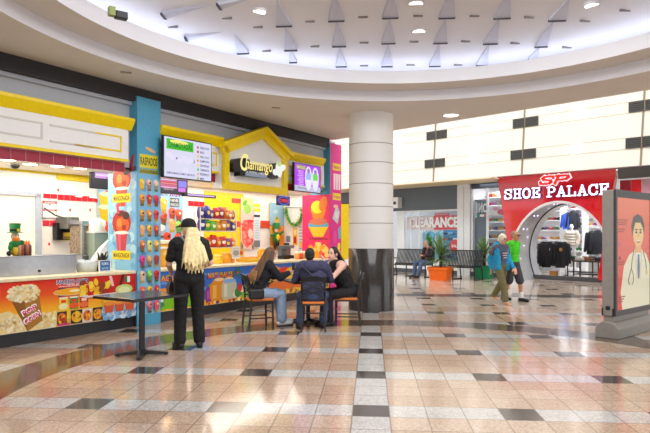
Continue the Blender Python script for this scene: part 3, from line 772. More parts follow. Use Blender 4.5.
def big_drink(a, x, z, c1_, c2_, cup, lab):
    a.poly([(x - .10, z - cup), (x + .10, z - cup), (x + .17, z), (x - .17, z)], c2_)
    a.poly([(x - .06, z - cup), (x - .02, z - cup), (x - .03, z - .04), (x - .09, z - .04)], tuple(min(255, q + 40) for q in c2_))
    a.ell2(x, z + .10, .25, .22, c1_); a.ell2(x + .03, z + .06, .17, .14, (245, 96, 20)); a.ell2(x - .06, z + .10, .07, .08, (252, 140, 50)); a.ell2(x + .07, z + .02, .06, .05, (170, 30, 12))
    a.ell2(x + .12, z + .22, .09, .07, (64, 22, 18)); a.ell2(x - .02, z + .26, .10, .05, (90, 30, 20))
    a.poly([(x - .12, z + .26), (x - .05, z + .26), (x - .08, z + .42), (x - .15, z + .42)], (240, 70, 100)); a.ell2(x, z - .07, .20, .03, (250, 235, 230))
    a.rect(x - .24, z - lab - .07, x + .24, z - lab + .08, (248, 222, 10)); a.text('MANGONADA', x - .21, z - lab - .04, x + .21, .085, (50, 50, 10), bold=.02)
big_drink(a, .37, 2.42, (205, 48, 16), (200, 70, 40), .38, .24); big_drink(a, .37, 1.66, (190, 42, 24), (200, 56, 76), .46, .46)
a.build('side_print', p1_)
a = side_art(Art(0), .58); a.rect(.02, 2.64, .56, 2.72, (100, 60, 110)); a.poly([(.30, 2.62), (.44, 2.62), (.50, 2.92), (.46, 2.92)], (220, 50, 60)); a.ell2(.28, 2.68, .16, .10, (90, 30, 20)); a.build('straw_print', p1_)

p2_ = TA('menu_pillar', 'hot pink and blue square pillar with dessert pictures beside the column', 'pillar', 12.34, 7.86)
t = MB(); t.bx(0, .54, .0, .60, 0, 3.94, M_pink); t.build('shaft', p2_)
t = MB(); t.bx(-.02, -.001, .0, .60, 2.60, 3.94, M_blue); t.build('blue_side', p2_)
t = MB(); t.bx(-.01, .55, -.01, .5, 0, .185, M_kick); t.build('kick_plate', p2_)
a = Art(0)
for (z_, s_) in ((3.34, 'Helados'), (2.56, 'Fresas'), (1.05, 'Chamoy')):
    a.rect(.12, z_ - .09, .50, z_ + .09, (245, 225, 30)); a.text(s_, .15, z_ - .05, .47, .10, (200, 30, 110))
for k in range(3): a.poly([(.16 + k * .12, 2.74), (.24 + k * .12, 2.74), (.26 + k * .12, 3.16), (.15 + k * .12, 3.16)], (250, 225, 235))
a.poly([(.10, 1.98), (.36, 1.84), (.46, 2.16), (.30, 2.36)], (206, 214, 215)); a.ell2(.30, 2.08, .10, .10, (230, 235, 230)); a.ell2(.26, 2.3, .12, .05, (240, 200, 170))
a.poly([(.40, 1.45), (.52, 1.45), (.52, 1.80), (.38, 1.72)], (120, 190, 215)); a.ell2(.22, 1.5, .1, .16, (240, 80, 170)); a.ell2(.42, 1.25, .08, .1, (250, 225, 60))
a.build('dessert_print', p2_)
sb = MB(); sb.bx(-.04, -.001, .0, .86, .95, 2.60, mat('poster_board_pink', (238, 50, 110), .4)); sb.build('side_board', p2_)
a = side_art(Art(0), .86); a.o = V((-.042, .86, 0))
a.rect(0, .95, .86, 2.60, (238, 40, 105)); 
a.poly([(.36, 1.98), (.66, 1.98), (.76, 2.22), (.26, 2.22)], (250, 140, 20)); a.ell2(.48, 2.28, .20, .17, (240, 235, 40)); a.ell2(.66, 2.36, .12, .2, (240, 130, 30), rot=-.3)
a.poly([(.36, 1.50), (.66, 1.50), (.82, 1.76), (.20, 1.76)], (250, 200, 40)); a.rect(.20, 1.76, .82, 1.86, (90, 175, 205)); a.ell2(.51, 1.90, .28, .09, (220, 120, 90))
a.text('Chamango', .22, 1.40, .80, .09, (60, 40, 20), bold=.02)
a.poly([(.40, 1.1), (.62, 1.1), (.60, 1.36), (.42, 1.36)], (250, 215, 110))
a.dots(24, .08, .98, .78, 1.26, .08, [(250, 170, 40), (250, 215, 120), (235, 110, 60)])
a.build('side_print', p2_)

# --- screens over the stalls
def screen(label, s0, s1, z0, z1, y, draw, tilt=0.0, group=None, name='menu_screen'):
    o = TA(name, label, 'screen', s0, y, 0)
    t = MB(); t.bx(-.02, s1 - s0 + .02, 0, .06, z0 - .02, z1 + .02, M_dark); t.build('bezel', o, bevel=.006)
    a = Art(-.001, emit=.98); W_, H_ = s1 - s0, z1 - z0; a.o = V((0, 0, z0)); draw(a, W_, H_); a.build('display', o)
    return o
def draw1(a, W_, H_):
    a.rect(0, 0, W_, H_, (222, 222, 246))
    a.rect(.05, H_ - .21, W_ * .60, H_ - .03, (60, 190, 20)); a.ell2(W_ * .3, H_ - .07, .22, .04, (240, 240, 120)); a.text('CHAMOYADAS', .09, H_ - .18, W_ * .57, .10, (20, 110, 20), bold=.02)
    for k, (c_, s_) in enumerate((((225, 70, 110), 'FRESA KIWI'), ((210, 60, 50), 'MANGO'), ((250, 200, 60), 'PIÑA COCO'), ((245, 150, 90), 'LIMON'), ((250, 210, 70), 'SANDIA'), ((110, 190, 120), 'TAMARINDO'), ((240, 170, 160), 'PEPINO'), ((190, 190, 60), 'MIX'))):
        z_ = H_ - .10 - k * .082; a.ell2(W_ * .70, z_, .028, .026, c_); a.text(s_, W_ * .75, z_ - .022, W_ * (.95 if k != 1 and k != 7 else .84), .044, (60, 60, 110), bold=.02)
    a.ell2(W_ * .25, H_ * .47, .02, .03, (70, 60, 100)); a.ell2(W_ * .53, H_ * .5, .015, .015, (200, 120, 150)); a.poly([(W_ * .6, H_ * .42), (W_ * .62, H_ * .42), (W_ * .63, H_ * .55)], (50, 90, 110))
    for k in range(7): a.ell2(W_ * random.uniform(.08, .55), H_ * random.uniform(.2, .65), .08, .05, (228, 226, 248))
    a.text('GOMITAS MANGO CHAMOY TAJIN FRUTA', .05, .04, W_ * .63, .05, (70, 60, 130))
def ws(u, v, y): return pa(u, v, y)
A_, B_ = ws(162, 176, 7.72), ws(211, 143, 7.72)
screen('large white menu screen with green heading hung from a yellow cornice', A_[0] + .03, B_[0] - .02, 2.575, 3.275, 7.70, draw1)
def draw2(a, W_, H_):
    a.rect(0, 0, W_, H_, (180, 50, 235)); a.rect(0, 0, W_, H_ * .2, (195, 195, 225)); a.text('chamango', .1, H_ * .05, W_ * .6, .07, (110, 130, 120))
    a.rect(.06, H_ - .13, W_ * .42, H_ - .02, (150, 130, 120)); a.text('MANGO', .09, H_ - .11, W_ * .4, .07, (230, 220, 150))
    for k in range(7): a.text(['HIELO', 'FRUTA', 'CHAMOY', 'LECHE', 'NIEVE', 'GOMITA', 'TAJIN'][k], .12 + .04 * (k % 2), H_ - .19 - k * .052, W_ * .33, .04, (235, 200, 250), bold=.03)
    for (x, c_, cc) in ((W_ * .52, (150, 190, 235), (235, 235, 250)), (W_ * .79, (110, 220, 60), (235, 235, 245))):
        a.ell2(x, H_ * .5, .15, .29, (236, 232, 250)); a.ell2(x, H_ * .55, .11, .13, c_); a.poly([(x - .06, H_ * .2), (x + .06, H_ * .2), (x + .10, H_ * .45), (x - .10, H_ * .45)], cc); a.ell2(x, H_ * .78, .06, .06, (150, 110, 210))
screen('purple menu screen with two pictured drinks beside the pink pillar', 10.58, 11.66, 2.59, 3.22, 7.72, draw2)
for (s0, z, lab, nm) in ((6.9, 3.3, 'thin dark bracket holding the white menu screen', 1), (10.8, 3.3, 'thin dark bracket holding the purple menu screen', 2)):
    t = MB(); t.bx(0, .05, 0, .16, 0, .05, M_dark); t.bx(.0, .05, -.02, .0, -.08, .05, M_dark); o = t.build('screen_bracket', loc=WA(s0, 7.77, z - .12), rz=AA); tag(o, lab, 'bracket')
def draw3(a, W_, H_):
    a.rect(0, 0, W_, H_, (30, 26, 34)); a.rect(.06, H_ * .55, W_, H_ * .95, (215, 150, 235)); a.rect(.08, H_ * .68, W_, H_ * .80, (235, 210, 250)); a.rect(.3, H_ * .57, W_, H_ * .66, (205, 60, 160))
A_, B_ = pa(92, 186, 9.2), pa(115.5, 186, 9.2)
screen('dark order monitor with pink and white bars above the popcorn counter', A_[0], A_[0] + .72, A_[1] - .02, A_[1] + .30, 9.2, draw3, name='order_monitor')
def draw4(a, W_, H_):
    a.rect(0, 0, W_, H_, (40, 28, 44))
    for k, c_ in enumerate(((235, 190, 230), (225, 40, 90), (240, 110, 120), (225, 80, 140), (240, 160, 210))): a.rect(.04, H_ * (.86 - .13 * k), W_ * .62, H_ * (.96 - .13 * k), c_)
    a.rect(W_ * .68, H_ * .45, W_ * .98, H_ * .92, (130, 120, 240)); a.rect(W_ * .68, H_ * .14, W_ * .94, H_ * .42, (220, 110, 235)); a.text('ORDENA AQUI', .12, .05, W_ * .5, .05, (190, 180, 190))
A_, B_ = pa(159, 192, 9.0), pa(187, 180, 9.0)
screen('small order monitor with pink and violet bars beside the blue pillar', A_[0], B_[0], A_[1], B_[1] - .01, 9.0, draw4, name='order_monitor')
o = TA('lit_tray_bar', 'slim violet lit bar sticking out beneath the small violet monitor', 'lamp bar', A_[0] + .62, 9.0)
t = MB(); t.bx(0, .95, -.05, .03, A_[1] - .05, A_[1] + .02, M_dark); t.build('housing', o)
a = Art(-.051, emit=1.2); a.rect(.1, A_[1] - .025, .9, A_[1] + .005, (200, 170, 240)); a.build('glow', o)

# ceiling lamps of the stalls
for k, (u, v) in enumerate([(8, 160), (30, 164), (57, 166), (80, 168.5), (170, 184), (187, 188), (206, 191), (219, 192.5), (232, 193.5), (244, 194.5), (255, 195.5), (296, 197.5)]):
    X, Z = (u - U0) / FOC, (V0 - v) / FOC; tt = (2.697 - EYE) / Z
    o = thing('stall_downlight', 'round warm lamp set in the stall ceiling', 'ceiling light', (X * tt, tt, 2.70), AA, 'round lamps in the stall ceiling')
    t = MB(); t.lathe([(.01, -.006), (.11, -.006)], m=lamp_mat(6, (255, 240, 210)), n=16); t.build('lens', o)
    t = MB(); t.lathe([(.11, 0), (.135, 0), (.135, -.012), (.11, -.012)], m=M_white, n=16, cap=False); t.build('trim_ring', o)
A_ = (15 - U0) / FOC; tt = (2.69 - EYE) / ((V0 - 164.5) / FOC)
o = thing('ceiling_camera', 'small dark dome camera under the stall ceiling between two lamps', 'camera', (A_ * tt, tt, 2.70))
t = MB(); t.ell((0, 0, -.03), (.07, .07, .05), M_dark); t.build('dome', o); t = MB(); t.lathe([(.08, 0), (.08, -.015)], m=M_white, n=16); t.build('mount', o)

# --- things on and behind the popcorn counter
def on_counter(u, y): return pa(u, 240, y)[0]
CT = .945
o = TA('steel_guard', 'long stainless steel splash guard on the popcorn counter', 'steel guard', 3.0, 8.3, CT)
s_end = pa(76, 262, 8.3)[0]
t = MB(); t.bx(0, s_end - 3.0, 0, .02, 0, .29, M_steel); t.build('front_plate', o)
t = MB(); t.bx(0, s_end - 3.0, .0, .30, .27, .295, M_steel); t.build('top_plate', o, bevel=.006)
t = MB(); t.bx(s_end - 3.02, s_end - 3.0, .02, .30, 0, .27, M_steel); t.build('end_plate', o)
t = MB(); t.ell((pa(40, 273, 8.28)[0] - 3.0, -.012, .06), (.02, .02, .02), M_dark); t.build('knob', o)
GT = CT + .295
# leprechaun decoration and sauce bottles on the guard
x = pa(15, 250, 8.45)[0]
o = TA('party_figurine', 'small green hatted bearded party figurine on the steel guard', 'figurine', x, 8.45, GT); o.scale = (.66, .8, .78)
M_gr = mat('felt_green', (20, 120, 50), .7); M_sk = mat('figurine_skin', (248, 214, 180), .6); M_be = mat('figurine_beard', (236, 130, 30), .7)
t = MB(); t.ell((0, 0, .10), (.09, .07, .11), mat('figurine_yellow', (245, 200, 40), .6)); t.build('body', o)
t = MB(); t.ell((0, -.02, .23), (.15, .07, .07), M_gr); t.ell((-.12, -.03, .16), (.05, .05, .07), M_gr); t.ell((.13, -.03, .25), (.06, .05, .05), M_gr); t.build('bow', o)
t = MB(); t.ell((0, 0, .37), (.085, .08, .09), M_sk); t.build('head', o)
t = MB(); t.ell((0, -.03, .315), (.085, .06, .055), M_be); t.build('beard', o)
t = MB(); t.lathe([(.15, .44), (.15, .455), (.10, .46), (.115, .62), (.01, .625)], m=M_gr, n=18); h = t.build('hat', o)
t = MB(); t.lathe([(.106, .47), (.109, .51)], m=M_dark, n=18, cap=False); t.build('hat_band', h); t = MB(); t.box((0, -.11, .49), (.05, .02, .05), M_yellow); t.build('buckle', h)
t = MB(); t.ell((-.03, -.078, .39), (.012, .008, .012), M_dark); t.build('eye', o); t = MB(); t.ell((.03, -.078, .39), (.012, .008, .012), M_dark); t.build('eye', o)
bc = [(215, 160, 120), (170, 90, 60), (90, 40, 34), (190, 110, 80), (120, 70, 60)]
for k, (u, lab) in enumerate(((19, 'pale tan sauce bottle beside the green hatted figurine'), (21.5, 'reddish sauce bottle second from the figurine'), (24, 'dark brown sauce bottle in the middle of the row'), (26.5, 'tan brown sauce bottle fourth from the figurine'), (29, 'dull brown sauce bottle at the far end of the row'))):
    o = TA('sauce_bottle', lab, 'bottle', pa(u, 250, 8.42)[0], 8.42, GT, 'sauce bottles on the steel guard')
    t = MB(); t.lathe([(.005, 0), (.036, 0), (.036, .15), (.02, .17)], m=mat('sauce_%d' % k, bc[k], .3), n=14); t.build('bottle', o)
    t = MB(); t.lathe([(.021, .168), (.016, .20), (.004, .23)], m=mat('sauce_cap', (235, 130, 70), .4), n=12); t.build('cap', o)
t = MB(); t.ell((0, 0, .04), (.035, .035, .04), M_dark); o = t.build('knob_shaker', loc=WA(pa(9, 250, 8.42)[0], 8.42, GT), rz=AA); tag(o, 'small black round shaker left of the figurine', 'shaker')

# wall notice, yellow notice
def wall_sheet(name, label, u0, v0, u1, v1, y, draw, cat='sign', thick=.01):
    A_, B_ = pa(u0, v1, y), pa(u1, v0, y)
    zc0 = pa((u0 + u1) / 2, v1, y)[1]; zc1 = pa((u0 + u1) / 2, v0, y)[1]
    o = TA(name, label, cat, A_[0], y)
    W_, H_ = B_[0] - A_[0], zc1 - zc0
    t = MB(); t.bx(0, W_, 0, thick, zc0, zc1, M_white); t.build('board', o)
    a = Art(-.0005); a.o = V((0, 0, zc0)); draw(a, W_, H_); a.build('print', o)
    return o
def dn(a, W_, H_):
    a.rect(-.015, -.015, W_ + .015, H_ + .015, (170, 150, 155)); a.rect(0, 0, W_, H_, (250, 246, 240)); a.rect(0, H_ * .86, W_, H_, (215, 40, 50)); a.text('WARNING', W_ * .1, H_ * .885, W_ * .9, H_ * .09, (255, 250, 250)); a.rect(0, H_ * .40, W_, H_ * .52, (220, 50, 60)); a.text('NOTICE', W_ * .15, H_ * .42, W_ * .85, H_ * .08, (255, 250, 250))
    for k in range(4): a.rect(W_ * .12, H_ * (.58 + k * .065), W_ * .88, H_ * (.60 + k * .065), (190, 185, 190))
    for k in range(5): a.rect(W_ * .12, H_ * (.06 + k * .065), W_ * .88, H_ * (.08 + k * .065), (195, 190, 195))
    a.ell2(W_ * .5, H_ * .80, W_ * .12, H_ * .03, (60, 60, 80))
wall_sheet('wall_notice', 'white notice with two red bars on the kitchen wall', 43, 201.5, 56.5, 217.5, YB - .02, dn)
def dyel(a, W_, H_):
    a.rect(0, 0, W_, H_, (250, 205, 20)); a.rect(0, H_ * .05, W_, H_ * .42, (60, 54, 30)); a.text('CAUTION', W_ * .08, H_ * .16, W_ * .92, H_ * .2, (240, 200, 40))
    for k in range(3): a.rect(W_ * .15, H_ * (.55 + k * .13), W_ * .85, H_ * (.59 + k * .13), (150, 120, 20))
wall_sheet('caution_notice', 'yellow and black notice on the kitchen wall under the grey oven', 60, 231, 73, 240.5, YB - .03, dyel)

def machine(name, label, cat, u0, u1, v0, v1, y, depth):
    A_, B_ = pa(u0, v1, y), pa(u1, v0, y); zc0 = pa((u0 + u1) / 2, v1, y)[1]; zc1 = pa((u0 + u1) / 2, v0, y)[1]
    o = TA(name, label, cat, A_[0], y, zc0); return o, B_[0] - A_[0], zc1 - zc0
# back counter that carries the machines
t = MB(); bs0 = pa(76, 250, 8.75)[0]; t.bx(0, 6.2 - bs0, 0, .6, 0, 1.0, M_steel); o = t.build('back_counter', loc=WA(bs0, 8.9), rz=AA); tag(o, 'steel back counter under the machines of the popcorn stall', 'counter')
# wall oven
A_ = pa(66, 229, 9.55); B_ = pa(78, 216, 9.55)
o = TA('small_oven', 'small grey box oven with dark door on the kitchen wall', 'oven', A_[0], 9.5, A_[1])
W_, H_ = B_[0] - A_[0], B_[1] - A_[1] - .02
t = MB(); t.bx(0, W_, 0, .38, 0, H_, mat('oven_grey', (120, 124, 118), .4, .4)); t.build('body', o, bevel=.02)
t = MB(); t.bx(.04, W_ - .05, -.02, 0, .05, H_ - .05, mat('oven_door', (150, 154, 142), .3, .3)); t.build('door', o, bevel=.008)
t = MB(); t.tube([(.06, -.03, H_ - .04), (.06, -.05, H_ - .04), (W_ - .06, -.05, H_ - .04), (W_ - .06, -.03, H_ - .04)], .01, M_dark); t.build('handle', o)
t = MB(); t.tube([(0, .1, .2), (-.15, .15, .25), (-.3, .25, .38)], .012, M_dark); t.build('cord', o)
t = MB(); t.bx(.1, .2, .2, .3, -.06, 0, M_dark); t.build('bracket', o)
t = MB(); q = pa(58.5, 232, 9.8); t.bx(q[0] - .06, q[0] + .06, 9.75, 9.89, pa(58, 240, 9.8)[1], pa(58, 223, 9.8)[1], M_dark); o = t.build('dispenser', rz=AA); tag(o, 'narrow dark dispenser on the kitchen wall beside the yellow notice', 'dispenser')
# popcorn warmer: glass and steel box
s0, s1 = pa(78.5, 240, 9.2)[0], pa(97.5, 240, 9.2)[0]
o = TA('popcorn_warmer', 'tall steel and glass popcorn warmer on the back counter', 'popcorn machine', s0, 9.1, 1.0)
W_ = (s1 - s0) * .97; H_ = pa(88, 221, 9.1)[1] - 1.0
t = MB(); t.bx(0, W_, 0, .45, 0, H_ * .25, M_steel); t.build('base', o, bevel=.01)
t = MB(); t.bx(0, W_, 0, .45, H_ * .92, H_, M_steel); t.build('top', o, bevel=.01)
for x in (0, W_ - .04):
    t = MB(); t.bx(x, x + .04, 0, .04, H_ * .25, H_ * .92, M_steel); t.build('post', o)
t = MB(); t.bx(.04, W_ - .04, .06, .42, H_ * .27, H_ * .90, mat('warm_corn', (150, 132, 112), .7, var=.5, scale=30)); t.build('popcorn', o)
t = MB(); t.bx(W_ * .08, W_ * .6, -.02, 0, .03, H_ * .22, mat('warmer_dark', (90, 98, 92), .4)); t.build('control_panel', o)
# grey-green blender cabinet and glass lid
s0, s1 = pa(93, 240, 8.95)[0], pa(110, 240, 8.95)[0]
o = TA('ice_shaver', 'grey green ice shaver with clear hood on the back counter', 'ice machine', s0, 8.92, 1.0)
H_ = pa(100, 233, 8.95)[1] - 1.0; W_ = s1 - s0
t = MB(); t.bx(0, W_, 0, .35, 0, H_, mat('shaver_green', (150, 166, 150), .4)); t.build('body', o, bevel=.02)
t = MB(); t.bx(.0, W_, -.01, .36, H_, H_ + .03, M_white); t.build('lid', o)
t = MB(); t.lathe([(.16, H_ + .03), (.15, H_ + .22), (.06, H_ + .27), (.01, H_ + .27)], (W_ * .5, .17, 0), mat('hood_clear', (215, 218, 205), .15), 18); t.build('hood', o)
t = MB(); t.ell((W_ * .8, -.04, H_ + .10), (.08, .05, .09), mat('red_fruit', (235, 70, 30), .5)); t.build('fruit_tray', o)
# white sack of cups, black tongs holder, blue label
s0 = pa(107, 255, 8.6)[0]
o = TA('paper_sack', 'white paper sack leaning beside the ice shaver', 'sack', s0, 8.72, CT)
t = MB(); t.rings([[(-.22, -.06, 0), (.20, -.06, 0), (.20, .06, 0), (-.22, .06, 0)], [(-.20, -.08, .18), (.22, -.08, .20), (.22, .06, .20), (-.20, .06, .18)], [(-.04, -.05, .38), (.23, -.05, .42), (.23, .05, .42), (-.04, .05, .38)], [(.12, -.03, .52), (.22, -.03, .55), (.22, .03, .55), (.12, .03, .52)]], mat('sack_white', (246, 242, 235), .7), False); t.build('sack', o)
t = MB(); t.box((.1, -.075, .3), (.14, .01, .08), mat('sack_print', (225, 190, 140), .7), M=Matrix.Rotation(-.4, 3, 'Y')); t.build('print', o)
s0 = pa(98, 255, 8.45)[0]
o = TA('straw_caddy', 'spiky black straw caddy on the popcorn counter', 'caddy', s0, 8.35, CT)
t = MB(); t.lathe([(.01, 0), (.11, 0), (.12, .12), (.10, .16), (.01, .16)], m=M_dark, n=16); t.build('bin', o)
for k in range(9):
    t = MB(); q = k * .7; t.tube([(.03 * math.cos(q), .03 * math.sin(q), .15), (.06 * math.cos(q) + .02 * (k % 3), .08 * math.sin(q), .26 + .02 * (k % 4))], [.03, .008], M_dark, 6); t.build('straw', o)
A_ = pa(99, 271, 8.1); B_ = pa(111, 260, 8.1)
o = TA('price_card', 'small blue price card standing on the popcorn counter', 'card', A_[0], 8.1, CT)
t = MB(); t.bx(0, B_[0] - A_[0], 0, .02, 0, .19, M_white); t.build('card', o)
a = Art(-.001); W_ = B_[0] - A_[0]; a.rect(.02, .02, W_ - .02, .18, (40, 100, 165)); a.text('PALOMITAS', .05, .11, W_ - .05, .045, (230, 240, 250)); a.text('CHICAS Y GRANDES', .05, .04, W_ - .05, .035, (200, 220, 245)); a.build('print', o)
o = TA('ice_tub', 'clear plastic tub with ice beside the straw caddy', 'tub', pa(86, 262, 8.4)[0], 8.38, CT)
t = MB(); t.lathe([(.01, 0), (.15, 0), (.18, .16), (.165, .16), (.14, .02)], m=mat('tub_clear', (210, 216, 214), .2), n=16); t.build('tub', o)
t = MB(); 
for k in range(20): t.box((random.uniform(-.09, .09), random.uniform(-.09, .09), .13 + random.uniform(0, .05)), (.05, .05, .05), mat('ice_pale', (232, 240, 244), .2), rz=random.random())
t.build('ice', o)

# posters on the kitchen wall to either side of the blue pillar
def dpost1(a, W_, H_):
    a.rect(0, 0, W_, H_, (150, 198, 232)); a.rect(0, H_ * .0, W_, H_ * .15, (120, 176, 222))
    a.rect(W_ * .35, H_ * .83, W_ * .62, H_ * .93, (230, 50, 60)); a.rect(W_ * .65, H_ * .83, W_ * .95, H_ * .93, (240, 100, 60))
    for (x, z, c_) in ((.32, .64, (250, 205, 30)), (.78, .60, (215, 225, 235)), (.30, .30, (250, 190, 20)), (.78, .26, (240, 90, 60))):
        a.poly([(W_ * x - .08, H_ * z - .16), (W_ * x + .08, H_ * z - .16), (W_ * x + .13, H_ * z + .14), (W_ * x - .13, H_ * z + .14)], c_); a.ell2(W_ * x, H_ * z + .15, .12, .05, (250, 240, 200)); a.ell2(W_ * x, H_ * z - .18, .09, .05, (225, 60, 40))
wall_sheet('drinks_poster', 'pale blue drinks poster on the kitchen wall behind the popcorn warmer', 98, 188, 118, 226, YB - .03, dpost1, 'poster')
def dpost2(a, W_, H_):
    a.rect(0, 0, W_, H_, (150, 195, 232)); a.text('MENU', W_ * .05, H_ * .89, W_ * .40, H_ * .07, (110, 100, 160), bold=.04); a.text('2024', W_ * .42, H_ * .885, W_ * .9, H_ * .075, (150, 40, 130), bold=.04)
    a.rect(W_ * .46, H_ * .70, W_ * .84, H_ * .86, (60, 64, 76)); a.text('NIEVES', W_ * .49, H_ * .79, W_ * .81, H_ * .05, (220, 220, 225)); a.text('FRESCAS', W_ * .49, H_ * .715, W_ * .81, H_ * .05, (220, 220, 225))
    for k, (x, z, c_) in enumerate(((.22, .74, (245, 180, 50)), (.22, .50, (225, 90, 50)), (.55, .58, (235, 90, 60)), (.55, .38, (250, 170, 110)), (.82, .56, (240, 90, 60)), (.82, .34, (140, 215, 90)), (.36, .14, (225, 60, 40)), (.80, .12, (230, 70, 50)), (.12, .28, (235, 240, 245)))):
        drink(a, W_ * x, H_ * z, .34, .26, c_, k)
wall_sheet('drinks_poster', 'blue drinks poster between the blue pillar and the yellow wall', 158, 190, 183, 246, YB - .03, dpost2, 'poster')
def dstraw(a, W_, H_):
    a.rect(0, 0, W_, H_, (250, 196, 186)); a.rect(0, H_ * .78, W_, H_, (196, 220, 140)); a.ell2(W_ * .5, H_ * .78, W_ * .3, H_ * .10, (150, 205, 90)); a.ell2(W_ * .3, H_ * .9, W_ * .2, .06, (110, 180, 60), rot=.6)
    a.poly([(W_ * .12, H_ * .12), (W_ * .5, H_ * .02), (W_ * .88, H_ * .12), (W_ * .97, H_ * .45), (W_ * .8, H_ * .58), (W_ * .2, H_ * .56), (W_ * .03, H_ * .4)], (238, 100, 90)); a.dots(50, W_ * .1, H_ * .1, W_ * .9, H_ * .52, .05, [(245, 130, 115), (228, 76, 72), (250, 160, 140)])
    a.rect(W_ * .5, H_ * .52, W_, H_ * .57, (225, 50, 50)); a.rect(W_ * .0, H_ * .47, W_ * .3, H_ * .5, (235, 80, 70)); a.ell2(W_ * .75, H_ * .3, .09, .13, (250, 215, 195))
    a.poly([(0, 0), (W_ * .12, 0), (W_ * .2, H_ * .06), (0, H_ * .16)], (110, 120, 100)); a.poly([(W_ * .88, 0), (W_, 0), (W_, H_ * .14), (W_ * .85, H_ * .05)], (110, 120, 100))
wall_sheet('strawberry_poster', 'tall pink strawberry poster with green top on the stall wall', 241, 198, 253.5, 249, YB - .05, dstraw, 'poster')
def dlist(a, W_, H_):
    a.rect(0, 0, W_, H_, (215, 232, 236)); a.rect(0, H_ * .80, W_, H_ * .98, (246, 214, 20)); a.rect(0, H_ * .88, W_, H_ * .90, (250, 250, 240)); a.rect(0, H_ * .68, W_, H_ * .73, (30, 40, 50)); a.rect(0, 0, W_, H_ * .15, (120, 130, 130))
    for k in range(8): a.rect(W_ * .15, H_ * (.2 + k * .055), W_ * .8, H_ * (.22 + k * .055), (170, 200, 205))
wall_sheet('price_list', 'narrow yellow topped price list beside the strawberry poster', 254, 203, 260, 247, YB - .05, dlist, 'poster')
def dor(a, W_, H_):
    a.rect(0, 0, W_, H_, (250, 150, 20)); a.rect(0, H_ * .55, W_ * .4, H_, (250, 190, 60)); a.dots(12, W_ * .1, H_ * .1, W_ * .9, H_ * .9, .06, [(255, 180, 50), (240, 110, 20), (250, 210, 90)])
wall_sheet('orange_poster', 'bright orange poster behind the green suited figurine', 270, 226, 284, 250, YB - .06, dor, 'poster')
def dcy(a, W_, H_):
    a.rect(0, 0, W_, H_, (150, 200, 220)); a.ell2(W_ * .5, H_ * .2, .10, .12, (240, 190, 60)); a.ell2(W_ * .4, H_ * .6, .1, .06, (190, 220, 230)); a.poly([(W_ * .42, H_ * .25), (W_ * .58, H_ * .25), (W_ * .5, H_ * .4)], (60, 140, 60))
wall_sheet('blue_poster', 'light blue poster under the lit open sign', 270, 203, 283.5, 225, YB - .06, dcy, 'poster')
def dwhite(a, W_, H_):
    a.rect(0, 0, W_, H_, (235, 232, 226))
    for k in range(5): a.rect(W_ * .15, H_ * (.15 + k * .16), W_ * .85, H_ * (.19 + k * .16), (190, 185, 180))
    a.ell2(W_ * .5, H_ * .45, .1, .06, (170, 165, 165))
wall_sheet('paper_notice', 'white paper notice taped at the counter right of the snack rack', 232, 246.5, 240, 258.5, 8.3, dwhite)

# second figurine on the orange poster
A_ = pa(276, 238, YB - .14)
o = TA('party_figurine', 'green suited party figurine hung on the orange poster', 'figurine', A_[0], YB - .16, A_[1])
t = MB(); t.ell((0, 0, .0), (.13, .06, .17), M_gr); t.build('body', o); t = MB(); t.ell((0, -.05, .02), (.07, .03, .09), M_yellow); t.build('vest', o)
t = MB(); t.ell((0, 0, .22), (.08, .06, .08), M_sk); t.build('head', o); t = MB(); t.lathe([(.13, .27), (.13, .285), (.08, .29), (.09, .42), (.01, .42)], m=M_gr, n=14); t.build('hat', o)
for s_ in (-1, 1):
    t = MB(); t.capsule((s_ * .1, 0, .08), (s_ * .26, -.02, .12 + s_ * .05), .04, .03, M_gr, 8); t.build('arm', o)
    t = MB(); t.capsule((s_ * .05, 0, -.12), (s_ * .08, 0, -.30), .05, .03, M_dark, 8); t.build('leg', o)
# lit OPEN sign
A_, B_ = pa(277.5, 205, 8.35), pa(290, 195.5, 8.35)
o = TA('open_sign', 'red and blue lit open sign hanging in the second stall', 'sign', A_[0], 8.35)
W_ = B_[0] - A_[0]; H_ = .23; z0 = A_[1] - .0
t = MB(); t.bx(0, W_, 0, .05, z0, z0 + H_, mat('sign_navy', (46, 40, 90), .4)); t.build('housing', o, bevel=.01)
a = Art(-.001, emit=1.3); a.o = V((0, 0, z0)); a.ell2(W_ / 2, H_ / 2, W_ * .46, H_ * .44, (90, 110, 230)); a.ell2(W_ / 2, H_ / 2, W_ * .41, H_ * .37, (50, 40, 100), emit=0); a.text('OPEN', W_ * .16, H_ * .32, W_ * .84, H_ * .36, (235, 50, 60), bold=.02); a.build('neon', o)
for x in (.06, W_ - .06):
    t = MB(); t.tube([(x, .02, z0 + H_), (x, .02, 2.70)], .005, M_dark, 6); t.build('cord', o)
